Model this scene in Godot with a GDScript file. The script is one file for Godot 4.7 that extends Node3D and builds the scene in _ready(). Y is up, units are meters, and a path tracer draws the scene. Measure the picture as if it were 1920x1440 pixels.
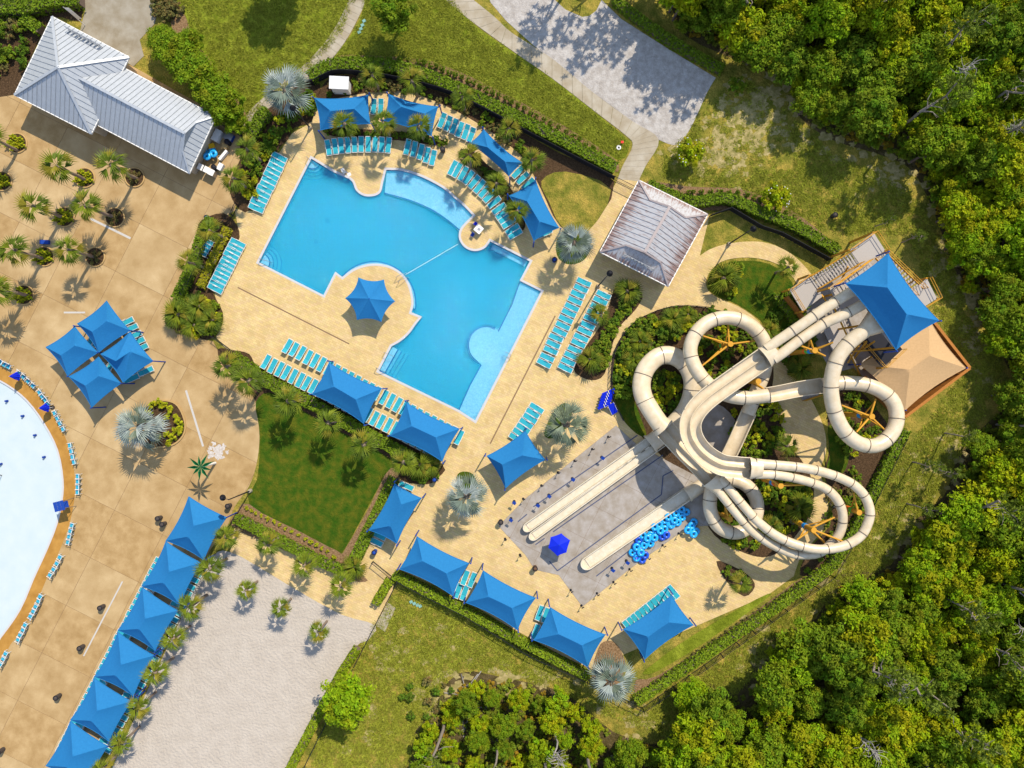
extends Node3D
# Camera height over the ground and ground metres per photograph pixel (nadir view).
const H := 90.0
const S := 0.0675
const SITE := 0.4712            # the site's own axis, 27 degrees
var used := {}
var M := {}
var rng := RandomNumberGenerator.new()

class MB:
	var v := PackedVector3Array()
	var n := PackedVector3Array()
	var c := PackedColorArray()
	var t := PackedVector2Array()
	var col := Color(1, 1, 1)
	func tri(a: Vector3, b: Vector3, d: Vector3) -> void:
		var nn := (d - a).cross(b - a)
		if nn.length_squared() < 1e-14: return
		nn = nn.normalized()
		v.append(a); v.append(b); v.append(d)
		n.append(nn); n.append(nn); n.append(nn)
		c.append(col); c.append(col); c.append(col)
	func trin(a: Vector3, b: Vector3, d: Vector3, na: Vector3, nb: Vector3, nd: Vector3) -> void:
		# wind to agree with the normals
		if (d - a).cross(b - a).dot(na + nb + nd) < 0.0:
			v.append(a); v.append(d); v.append(b); n.append(na); n.append(nd); n.append(nb)
		else:
			v.append(a); v.append(b); v.append(d); n.append(na); n.append(nb); n.append(nd)
		c.append(col); c.append(col); c.append(col)
	func face(a: Vector3, b: Vector3, d: Vector3, e: Vector3, out: Vector3) -> void:
		if (d - a).cross(b - a).dot(out) >= 0.0:
			tri(a, b, d); tri(a, d, e)
		else:
			tri(a, d, b); tri(a, e, d)
	func box(p: Vector3, s: Vector3, bs := Basis()) -> void:
		var x := bs.x * s.x * 0.5
		var y := bs.y * s.y * 0.5
		var z := bs.z * s.z * 0.5
		face(p + y - x - z, p + y + x - z, p + y + x + z, p + y - x + z, y)
		face(p - y - x - z, p - y + x - z, p - y + x + z, p - y - x + z, -y)
		face(p + x - y - z, p + x + y - z, p + x + y + z, p + x - y + z, x)
		face(p - x - y - z, p - x + y - z, p - x + y + z, p - x - y + z, -x)
		face(p + z - y - x, p + z + y - x, p + z + y + x, p + z - y + x, z)
		face(p - z - y - x, p - z + y - x, p - z + y + x, p - z - y + x, -z)
	func beam(a: Vector3, b: Vector3, w: float, h: float) -> void:
		var z := b - a
		var l := z.length()
		if l < 1e-4: return
		z /= l
		var x := Vector3.UP.cross(z)
		if x.length() < 0.05: x = Vector3.RIGHT
		x = x.normalized()
		box((a + b) * 0.5, Vector3(w, h, l), Basis(x, z.cross(x).normalized(), z))
	func tube(a: Vector3, b: Vector3, ra: float, rb: float, seg := 10, caps := true) -> void:
		var z := (b - a).normalized()
		var x := Vector3.UP.cross(z)
		if x.length() < 0.05: x = Vector3.RIGHT
		x = x.normalized()
		var y := z.cross(x)
		for i in seg:
			var p := TAU * i / seg
			var q := TAU * (i + 1) / seg
			var np := x * cos(p) + y * sin(p)
			var nq := x * cos(q) + y * sin(q)
			trin(a + np * ra, b + np * rb, b + nq * rb, np, np, nq)
			trin(a + np * ra, b + nq * rb, a + nq * ra, np, nq, nq)
			if caps:
				trin(b, b + np * rb, b + nq * rb, z, z, z)
				trin(a, a + np * ra, a + nq * ra, -z, -z, -z)
	func torus(p: Vector3, r: float, rr: float, bs := Basis(), seg := 20, sd := 10) -> void:
		for i in seg:
			for j in sd:
				var q := []
				for k in [[0, 0], [1, 0], [1, 1], [0, 1]]:
					var a: float = TAU * (i + k[0]) / seg
					var b: float = TAU * (j + k[1]) / sd
					var dirr := bs.x * cos(a) + bs.z * sin(a)
					var nn := dirr * cos(b) + bs.y * sin(b)
					q.append(p + dirr * r + nn * rr); q.append(nn)
				trin(q[0], q[2], q[4], q[1], q[3], q[5])
				trin(q[0], q[4], q[6], q[1], q[5], q[7])
	func ball(p: Vector3, s: Vector3, seg := 12, rings := 6) -> void:
		for i in seg:
			for j in rings:
				var q := []
				for k in [[0, 0], [1, 0], [1, 1], [0, 1]]:
					var a: float = TAU * (i + k[0]) / seg
					var b: float = PI * (j + k[1]) / rings
					var nn := Vector3(sin(b) * cos(a), cos(b), sin(b) * sin(a))
					q.append(p + nn * s); q.append((nn / s).normalized())
				trin(q[0], q[2], q[4], q[1], q[3], q[5])
				trin(q[0], q[4], q[6], q[1], q[5], q[7])
	func mesh() -> ArrayMesh:
		var a := []
		a.resize(Mesh.ARRAY_MAX)
		a[Mesh.ARRAY_VERTEX] = v
		a[Mesh.ARRAY_NORMAL] = n
		a[Mesh.ARRAY_COLOR] = c
		if t.size() == v.size(): a[Mesh.ARRAY_TEX_UV] = t
		var m := ArrayMesh.new()
		m.add_surface_from_arrays(Mesh.PRIMITIVE_TRIANGLES, a)
		return m

func P(px: float, py: float, h := 0.0) -> Vector3:
	var k := S * (H - h) / H
	return Vector3((px - 960.0) * k, h, (py - 720.0) * k)

func P2(p: Vector2, h := 0.0) -> Vector3:
	return P(p.x, p.y, h)

func numbered(called: String) -> String:
	used[called] = used.get(called, -1) + 1
	return called if used[called] == 0 else "%s_%03d" % [called, used[called]]

func thing(called: String, label: String, category: String, at := Vector3.ZERO, turn := 0.0, group := "") -> Node3D:
	var o := Node3D.new()
	o.name = numbered(called)
	add_child(o)
	o.position = at
	o.rotation.y = turn
	tag(o, label, category, group)
	return o

func tag(o: Node, label: String, category: String, group := "") -> Node:
	o.set_meta("label", label)
	o.set_meta("category", category)
	if group: o.set_meta("group", group)
	return o

func obj(called: String, m, material: Material, parent: Node = null) -> MeshInstance3D:
	var o := MeshInstance3D.new()
	o.mesh = m.mesh() if m is MB else m
	o.material_override = material
	if parent == null:
		o.name = numbered(called)
		add_child(o)
	else:
		o.name = called
		parent.add_child(o, true)
	return o

func struct(called: String, m, material: Material, label := "", parent: Node = null) -> MeshInstance3D:
	var o := obj(called, m, material, parent)
	if parent == null:
		o.set_meta("kind", "structure")
		tag(o, label, called.replace("_", " "))
	return o

func copy(src: Node3D, at: Vector3, turn: float, label := "", group := "") -> Node3D:
	var r: Node3D = src.duplicate()
	r.name = numbered(src.get_meta("base"))
	add_child(r)
	r.position = at
	r.rotation.y = turn
	if label: r.set_meta("label", label)
	if group: r.set_meta("group", group)
	return r

# ---------------------------------------------------------------- materials
func noise_tex(sd: int, freq: float, lo: Color, hi: Color, oct := 4, size := 512, gain := 0.55, mid := -1.0, kind := FastNoiseLite.TYPE_SIMPLEX_SMOOTH) -> NoiseTexture2D:
	var f := FastNoiseLite.new()
	f.seed = sd
	f.frequency = freq
	f.noise_type = kind
	f.fractal_octaves = oct
	f.fractal_gain = gain
	var g := Gradient.new()
	g.set_color(0, lo)
	g.set_color(1, hi)
	if mid >= 0.0:
		g.set_offset(0, mid - 0.12)
		g.set_offset(1, mid + 0.12)
	var t := NoiseTexture2D.new()
	t.width = size
	t.height = size
	t.seamless = true
	t.noise = f
	t.color_ramp = g
	return t

func lin(r: float, g: float, b: float, a := 1.0) -> Color:
	var c := Color(r, g, b).linear_to_srgb()
	c.a = a
	return c

func mat(called: String, color: Color, rough := 0.8, o := {}) -> StandardMaterial3D:
	var m := StandardMaterial3D.new()
	m.resource_name = called
	m.albedo_color = color
	m.roughness = rough
	m.metallic_specular = o.get("spec", 0.2)
	m.metallic = o.get("metal", 0.0)
	if o.has("tex"):
		m.albedo_texture = o.tex
		m.uv1_triplanar = not o.has("uv")
		m.uv1_world_triplanar = not o.has("uv") and not o.has("local")
		var k: float = 1.0 / o.get("size", 10.0)
		m.uv1_scale = Vector3(k, k, k)
		if o.has("stretch"): m.uv1_scale *= o.stretch
	if o.has("detail"):
		m.detail_enabled = true
		m.detail_albedo = o.detail
		m.detail_blend_mode = BaseMaterial3D.BLEND_MODE_MUL
		m.detail_uv_layer = BaseMaterial3D.DETAIL_UV_2
		m.uv2_triplanar = true
		m.uv2_world_triplanar = not o.has("local")
		var k2: float = 1.0 / o.get("dsize", 2.0)
		m.uv2_scale = Vector3(k2, k2, k2)
	if o.has("bump"):
		m.heightmap_enabled = true
		m.heightmap_texture = o.bump
		m.heightmap_scale = o.get("bumpcm", 3.0)
	if o.has("vc"): m.vertex_color_use_as_albedo = true
	if o.has("back"):
		m.backlight_enabled = true
		m.backlight = o.back
	if o.has("coat"):
		m.clearcoat_enabled = true
		m.clearcoat = o.coat
		m.clearcoat_roughness = 0.15
	M[called] = m
	return m

func materials() -> void:
	var W := Color(1, 1, 1)
	var g1 := noise_tex(1, 0.012, Color(0.62, 0.66, 0.5), W, 5, 1024, 0.62)
	var g2 := noise_tex(2, 0.045, Color(0.45, 0.47, 0.4), W, 5, 512, 0.75)
	var speck := noise_tex(3, 0.09, Color(0.80, 0.80, 0.80), W, 4, 512, 0.8)
	var patch := noise_tex(4, 0.008, Color(0.82, 0.78, 0.71), W, 5, 1024, 0.6)
	var dry := noise_tex(5, 0.010, Color(0.52, 0.62, 0.40), Color(1, 0.92, 0.80), 5, 1024, 0.62)
	var gb := noise_tex(6, 0.06, Color(0, 0, 0), W, 4, 512, 0.8)
	mat("grass", lin(0.410, 0.450, 0.046), 0.95, {"tex": g1, "size": 34.0, "detail": g2, "dsize": 3.1, "bump": gb, "bumpcm": 14.0, "spec": 0.15})
	mat("field", lin(0.670, 0.540, 0.170), 0.95, {"tex": dry, "size": 26.0, "detail": g2, "dsize": 3.7, "bump": gb, "bumpcm": 14.0, "spec": 0.15})
	mat("turf", lin(0.180, 0.225, 0.040), 0.95, {"tex": noise_tex(7, 0.02, Color(0.50, 0.74, 0.46), Color(1, 0.88, 0.66), 4, 512, 0.5), "size": 14.0, "detail": g2, "dsize": 2.6, "bump": gb, "bumpcm": 9.0, "spec": 0.15})
	mat("litter", lin(0.235, 0.165, 0.092), 0.95, {"tex": g1, "size": 15.0, "detail": g2, "dsize": 1.7, "bump": gb, "bumpcm": 12.0, "spec": 0.1})
	mat("mulch", lin(0.270, 0.158, 0.092), 0.95, {"tex": noise_tex(8, 0.03, Color(0.5, 0.5, 0.5), W, 5, 512, 0.75), "size": 5.0, "detail": g2, "dsize": 0.9, "bump": gb, "bumpcm": 8.0, "spec": 0.1})
	mat("straw", lin(0.700, 0.450, 0.275), 0.95, {"tex": noise_tex(9, 0.03, Color(0.55, 0.5, 0.45), W, 5, 512, 0.75), "size": 5.0, "detail": g2, "dsize": 0.9, "bump": gb, "bumpcm": 7.0, "spec": 0.1})
	mat("plaza", lin(0.515, 0.362, 0.182), 0.75, {"tex": patch, "size": 30.0, "detail": speck, "dsize": 4.0})
	mat("plaza2", lin(0.490, 0.335, 0.160), 0.75, {"tex": patch, "size": 19.0, "detail": speck, "dsize": 4.4})
	mat("plaza3", lin(0.540, 0.390, 0.205), 0.75, {"tex": patch, "size": 37.0, "detail": speck, "dsize": 3.6})
	mat("band", lin(0.490, 0.260, 0.060), 0.7, {"tex": patch, "size": 17.0, "detail": speck, "dsize": 2.0})
	mat("deck", lin(0.570, 0.435, 0.222), 0.75, {"tex": paver_tex(), "size": 4.32, "uv": true, "detail": noise_tex(10, 0.011, Color(0.90, 0.885, 0.85), W, 5, 1024, 0.6), "dsize": 31.0})
	mat("walk", lin(0.470, 0.420, 0.335), 0.8, {"tex": patch, "size": 21.0, "detail": speck, "dsize": 2.3})
	mat("greypad", lin(0.405, 0.370, 0.340), 0.75, {"tex": patch, "size": 15.0, "detail": speck, "dsize": 2.0})
	mat("gravel", lin(0.72, 0.675, 0.625), 0.9, {"tex": noise_tex(11, 0.02, Color(0.78, 0.76, 0.74), W, 5, 512, 0.7), "size": 13.0, "detail": noise_tex(12, 0.2, Color(0.55, 0.55, 0.55), W, 3, 512, 0.8), "dsize": 2.2, "bump": gb, "bumpcm": 5.0})
	mat("drive", lin(0.360, 0.325, 0.260), 0.85, {"tex": patch, "size": 19.0, "detail": speck, "dsize": 2.3})
	mat("sand", lin(0.440, 0.385, 0.322), 0.95, {"tex": noise_tex(13, 0.01, Color(0.94, 0.935, 0.93), W, 4, 512, 0.5), "size": 12.0, "detail": noise_tex(14, 0.12, Color(0.88, 0.88, 0.88), W, 3, 512, 0.6), "dsize": 4.5, "bump": noise_tex(15, 0.05, Color(0, 0, 0), W, 3, 512, 0.55), "bumpcm": 7.0})
	mat("coping", lin(0.52, 0.50, 0.49), 0.6, {"tex": speck, "size": 1.5})
	mat("plaster", lin(0.42, 0.70, 0.82), 0.6, {"tex": noise_tex(16, 0.02, Color(0.9, 0.94, 0.97), W, 4, 512, 0.6), "size": 9.0, "detail": noise_tex(28, 0.03, Color(0.80, 0.88, 0.93), W, 3, 512, 0.6), "dsize": 5.5})
	mat("splash", lin(0.415, 0.462, 0.470), 0.5, {"tex": noise_tex(17, 0.015, Color(0.95, 0.97, 0.97), W, 4, 512, 0.6), "size": 22.0})
	var water := mat("water", lin(0.006, 0.365, 0.53, 0.36), 0.04, {"spec": 0.5})
	water.transparency = BaseMaterial3D.TRANSPARENCY_ALPHA
	water.normal_enabled = true
	var wn := noise_tex(18, 0.035, Color(0, 0, 0), W, 3, 512, 0.6)
	wn.as_normal_map = true
	wn.bump_strength = 11.0
	water.normal_texture = wn
	water.normal_scale = 1.0
	water.uv1_triplanar = true
	water.uv1_world_triplanar = true
	water.uv1_scale = Vector3.ONE / 9.0
	var deep := mat("deepwater", lin(0.004, 0.39, 0.63, 0.36), 0.2, {"spec": 0.0})
	deep.transparency = BaseMaterial3D.TRANSPARENCY_ALPHA
	deep.specular_mode = BaseMaterial3D.SPECULAR_DISABLED
	mat("navytile", lin(0.010, 0.030, 0.26), 0.4)
	mat("sail", lin(0.021, 0.172, 0.390), 0.75, {"tex": noise_tex(19, 0.03, Color(0.88, 0.9, 0.92), W, 4, 256, 0.6), "size": 2.5, "local": true, "back": lin(0.012, 0.12, 0.3)})
	mat("tansail", lin(0.52, 0.335, 0.170), 0.8, {"tex": noise_tex(20, 0.03, Color(0.9, 0.9, 0.88), W, 4, 256, 0.6), "size": 2.5, "local": true, "back": lin(0.2, 0.13, 0.06)})
	mat("royal", lin(0.006, 0.020, 0.45), 0.6)
	mat("post", lin(0.012, 0.045, 0.24), 0.45)
	mat("teal", lin(0.030, 0.345, 0.425), 0.7, {"tex": speck, "size": 0.6, "local": true})
	mat("sling", lin(0.040, 0.35, 0.50), 0.7, {"tex": speck, "size": 0.6, "local": true})
	mat("white", lin(0.58, 0.57, 0.55), 0.45)
	mat("cream", lin(0.625, 0.535, 0.400), 0.32, {"tex": noise_tex(21, 0.012, Color(0.90, 0.87, 0.80), W, 4, 512, 0.6), "size": 7.0, "detail": noise_tex(22, 0.04, Color(0.94, 0.93, 0.91), W, 4, 512, 0.7), "dsize": 2.5, "spec": 0.5})
	mat("runout", lin(0.56, 0.495, 0.385), 0.35, {"tex": noise_tex(23, 0.02, Color(0.93, 0.91, 0.86), W, 4, 256, 0.6), "size": 4.0, "spec": 0.5})
	mat("seam", lin(0.13, 0.10, 0.075), 0.7)
	mat("yellow", lin(0.58, 0.29, 0.035), 0.5, {"tex": speck, "size": 1.2})
	mat("wood", lin(0.45, 0.19, 0.045), 0.7, {"tex": noise_tex(24, 0.05, Color(0.7, 0.65, 0.6), W, 4, 256, 0.7), "size": 2.0})
	mat("grating", lin(0.40, 0.36, 0.32), 0.6, {"tex": speck, "size": 1.0})
	mat("steel", lin(0.30, 0.30, 0.31), 0.35, {"metal": 0.8})
	mat("black", lin(0.018, 0.018, 0.022), 0.5)
	mat("darkbrown", lin(0.10, 0.055, 0.030), 0.7)
	mat("roofmetal", lin(0.37, 0.385, 0.40), 0.45, {"metal": 0.1, "tex": noise_tex(25, 0.02, Color(0.86, 0.87, 0.88), W, 5, 512, 0.7), "size": 6.0, "spec": 0.5})
	mat("rustmetal", lin(0.335, 0.33, 0.335), 0.5, {"metal": 0.1, "tex": rust_tex(), "uv": true, "size": 1.0, "spec": 0.5})
	mat("trim", lin(0.62, 0.60, 0.56), 0.6)
	mat("wallpaint", lin(0.45, 0.36, 0.25), 0.8)
	mat("bark", lin(0.17, 0.125, 0.095), 0.9, {"tex": speck, "size": 0.7})
	mat("palmbark", lin(0.24, 0.18, 0.135), 0.9, {"tex": speck, "size": 0.5})
	mat("deadwood", lin(0.36, 0.33, 0.30), 0.9, {"tex": speck, "size": 0.7})
	mat("leaf", Color.WHITE, 0.6, {"vc": true, "spec": 0.15, "back": lin(0.30, 0.36, 0.03)})
	mat("frond", Color.WHITE, 0.5, {"vc": true, "spec": 0.2, "back": lin(0.22, 0.28, 0.05)})
	mat("silver", Color.WHITE, 0.5, {"vc": true, "spec": 0.35})
	mat("tube", lin(0.010, 0.30, 0.62), 0.3, {"spec": 0.5})
	mat("tubedark", lin(0.006, 0.06, 0.42), 0.3, {"spec": 0.5})
	mat("bin", lin(0.055, 0.045, 0.040), 0.5)
	mat("planter", lin(0.46, 0.30, 0.125), 0.75, {"tex": speck, "size": 1.0})
	mat("plasticgreen", lin(0.012, 0.13, 0.045), 0.4)
	mat("wetwhite", lin(0.52, 0.50, 0.48), 0.6, {"tex": noise_tex(27, 0.03, Color(0.78, 0.72, 0.66), W, 4, 256, 0.8), "size": 3.0})
	mat("drain", lin(0.17, 0.105, 0.06), 0.8)
	mat("lanepaint", lin(0.06, 0.07, 0.115), 0.7)
	mat("paintwhite", lin(0.50, 0.47, 0.43), 0.7, {"tex": speck, "size": 0.8})
	mat("orangeband", lin(0.65, 0.13, 0.02), 0.5)
	mat("greenband", lin(0.10, 0.42, 0.05), 0.5)
	mat("blueband", lin(0.02, 0.25, 0.62), 0.5)
	mat("valvelid", lin(0.16, 0.30, 0.26), 0.6)
	mat("pinebark", lin(0.27, 0.225, 0.185), 0.9, {"tex": speck, "size": 0.7})
	mat("bare", lin(0.820, 0.620, 0.340), 0.95, {"tex": g1, "size": 12.0, "detail": g2, "dsize": 1.9, "spec": 0.1})
	mat("gold", lin(0.62, 0.36, 0.02), 0.6)

func rust_tex() -> ImageTexture:
	# rust that starts at the panels' cut lower ends and runs in streaks, on faded paint
	var im := Image.create(256, 128, false, Image.FORMAT_RGB8)
	var f := FastNoiseLite.new()
	f.seed = 61
	f.frequency = 0.07
	f.fractal_octaves = 4
	for x in 256:
		var n1 := f.get_noise_2d(x * 1.7, 0.0) * 0.5 + 0.5
		var reach := 0.16 + 0.6 * n1 * n1
		for y in 128:
			var v := y / 128.0
			var sp := f.get_noise_2d(x * 2.0, y * 0.5 + 300.0) * 0.5 + 0.5
			var a := clampf((reach - v) * 3.0 + (sp - 0.45) * 1.5, 0.0, 1.0) * 0.7
			var b := clampf((sp - 0.55) * 1.6, 0.0, 0.3)
			im.set_pixel(x, y, Color(1, 1, 1).lerp(Color(0.62, 0.40, 0.32), maxf(a, b)))
	im.generate_mipmaps()
	return ImageTexture.create_from_image(im)

func paver_tex() -> ImageTexture:
	var im := Image.create(512, 512, false, Image.FORMAT_RGB8)
	var r := RandomNumberGenerator.new()
	r.seed = 77
	im.fill(Color(0.88, 0.86, 0.80))
	# running bond of small pavers: 16 courses of 8
	for j in 16:
		for i in 9:
			var k := r.randf_range(0.93, 1.0)
			var x := i * 64 - (32 if j % 2 == 1 else 0)
			im.fill_rect(Rect2i(x + 2, j * 32 + 2, 60, 28), Color(k, k * r.randf_range(0.97, 1.0), k * r.randf_range(0.92, 1.0)))
	im.generate_mipmaps()
	return ImageTexture.create_from_image(im)

# ---------------------------------------------------------------- flat shapes
func pv(a: Array) -> PackedVector2Array:
	var r := PackedVector2Array()
	for i in range(0, a.size(), 2): r.append(Vector2(a[i], a[i + 1]))
	return r

func spl(a, closed := true, n := 4) -> PackedVector2Array:
	var p: PackedVector2Array = a if a is PackedVector2Array else pv(a)
	var r := PackedVector2Array()
	var m := p.size()
	for i in (m if closed else m - 1):
		var p0 := p[(i - 1 + m) % m] if closed or i > 0 else p[0]
		var p1 := p[i]
		var p2 := p[(i + 1) % m]
		var p3 := p[(i + 2) % m] if closed or i + 2 < m else p[m - 1]
		for k in n: r.append(p1.cubic_interpolate(p2, p0, p3, float(k) / n))
	if not closed: r.append(p[m - 1])
	return r

func arc(cx: float, cy: float, r: float, a0: float, a1: float, n := 16) -> PackedVector2Array:
	var o := PackedVector2Array()
	for i in n + 1:
		var a := deg_to_rad(lerpf(a0, a1, float(i) / n))
		o.append(Vector2(cx + r * cos(a), cy + r * sin(a)))
	return o

func area2(p: PackedVector2Array) -> float:
	var s := 0.0
	for i in p.size(): s += p[i].cross(p[(i + 1) % p.size()])
	return s * 0.5

func grow(p: PackedVector2Array, d: float) -> PackedVector2Array:
	# mitred offset by d pixels, outwards, vertex for vertex
	var sgn := 1.0 if area2(p) > 0.0 else -1.0
	var r := PackedVector2Array()
	var m := p.size()
	for i in m:
		var e1 := (p[i] - p[(i - 1 + m) % m]).normalized()
		var e2 := (p[(i + 1) % m] - p[i]).normalized()
		var n1 := Vector2(e1.y, -e1.x) * sgn
		var n2 := Vector2(e2.y, -e2.x) * sgn
		var b := n1 + n2
		b = b.normalized() if b.length() > 0.01 else n1
		r.append(p[i] + b * d / maxf(0.45, b.dot(n1)))
	return r

func cut(poly: PackedVector2Array, holes: Array) -> Array:
	var pieces := [poly]
	for h: PackedVector2Array in holes:
		var x := 0.0
		for q in h: x += q.x
		x /= h.size()
		var next := []
		for p in pieces:
			for rc in [pv([-9e3, -9e3, x, -9e3, x, 9e3, -9e3, 9e3]), pv([x, -9e3, 9e3, -9e3, 9e3, 9e3, x, 9e3])]:
				for half in Geometry2D.intersect_polygons(p, rc):
					next.append_array(Geometry2D.clip_polygons(half, h))
		pieces = next
	return pieces

func flat(mb: MB, poly: PackedVector2Array, y: float, thick := 0.0, h := 0.0) -> void:
	var id := Geometry2D.triangulate_polygon(poly)
	if id.is_empty():
		print("no triangles for a polygon of ", poly.size(), " at ", poly[0])
	for i in range(0, id.size(), 3):
		var a := P2(poly[id[i]], h); var b := P2(poly[id[i + 1]], h); var d := P2(poly[id[i + 2]], h)
		a.y = y; b.y = y; d.y = y
		if (d - a).cross(b - a).y < 0.0: var s := b; b = d; d = s
		var k := mb.v.size()
		mb.tri(a, b, d)
		for q in range(k, mb.v.size()):
			mb.t.append(Vector2(mb.v[q].x, mb.v[q].z).rotated(-SITE))
	if thick > 0.0:
		var sgn := 1.0 if area2(poly) > 0.0 else -1.0
		for i in poly.size():
			var a := P2(poly[i], h); var b := P2(poly[(i + 1) % poly.size()], h)
			a.y = y; b.y = y
			var e := b - a
			var out := Vector3(e.z, 0, -e.x) * sgn
			var k := mb.v.size()
			var dn := Vector3(0, -thick, 0)
			mb.face(a, b, b + dn, a + dn, out)
			for q in range(k, mb.v.size()): mb.t.append(Vector2(mb.v[q].x, mb.v[q].z).rotated(-SITE))

func sheet(poly: PackedVector2Array, y: float, holes := [], thick := 0.0) -> MB:
	var mb := MB.new()
	for p in (cut(poly, holes) if holes.size() else [poly]): flat(mb, p, y, thick)
	return mb

func ring(mb: MB, inner: PackedVector2Array, outer: PackedVector2Array, y0: float, y1: float, closed := true) -> void:
	# a kerb: top face between two matching outlines, both sides
	var m := inner.size()
	for i in (m if closed else m - 1):
		var j := (i + 1) % m
		var a := P2(inner[i]); var b := P2(inner[j]); var c := P2(outer[j]); var d := P2(outer[i])
		var up := Vector3(0, y1, 0)
		var lo := Vector3(0, y0, 0)
		mb.face(a + up, b + up, c + up, d + up, Vector3.UP)
		mb.face(a + up, b + up, b + lo, a + lo, (a - d))
		mb.face(d + up, c + up, c + lo, d + lo, (d - a))

func ribbon(mb: MB, line: PackedVector2Array, w: float, y: float) -> void:
	# a flat strip w metres wide along a line of pixels
	for i in line.size() - 1:
		var a := P2(line[i]); var b := P2(line[i + 1])
		a.y = y; b.y = y
		var s := (b - a).cross(Vector3.UP).normalized() * w * 0.5
		mb.face(a + s, b + s, b - s, a - s, Vector3.UP)

func strip_poly(left: Array, right: Array) -> Array:
	# slabs between two matching edge lines
	var r := []
	for i in left.size() - 1:
		r.append(PackedVector2Array([left[i], left[i + 1], right[i + 1], right[i]]))
	return r

func slabs(parent: Node3D, poly: PackedVector2Array, holes: Array, su: float, sv: float, gap: float, y: float, mats: Array, ou := 0.0, ov := 0.0) -> void:
	var u := Vector2(cos(SITE), sin(SITE))
	var v := Vector2(-u.y, u.x)
	var r := RandomNumberGenerator.new()
	r.seed = 5
	for i in range(-30, 60):
		for j in range(-30, 60):
			var o := u * (i * su + ou) + v * (j * sv + ov)
			var cell := PackedVector2Array([o, o + u * (su - gap), o + u * (su - gap) + v * (sv - gap), o + v * (sv - gap)])
			var mb := MB.new()
			for q in Geometry2D.intersect_polygons(cell, poly):
				var parts := [q]
				for h in holes:
					var nx := []
					for z in parts: nx.append_array(Geometry2D.clip_polygons(z, h))
					parts = nx
				for z in parts:
					if absf(area2(z)) > 6.0 and not Geometry2D.is_polygon_clockwise(z): flat(mb, z, y + r.randf() * 0.004, 0.12)
					elif absf(area2(z)) > 6.0: flat(mb, z, y + r.randf() * 0.004, 0.12)
			if mb.v.size(): obj("slab", mb, mats[r.randi() % mats.size()], parent)

# ---------------------------------------------------------------- the setting
var POOL: PackedVector2Array
var SPLASH: PackedVector2Array
var L1: PackedVector2Array
var L2: PackedVector2Array

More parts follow.
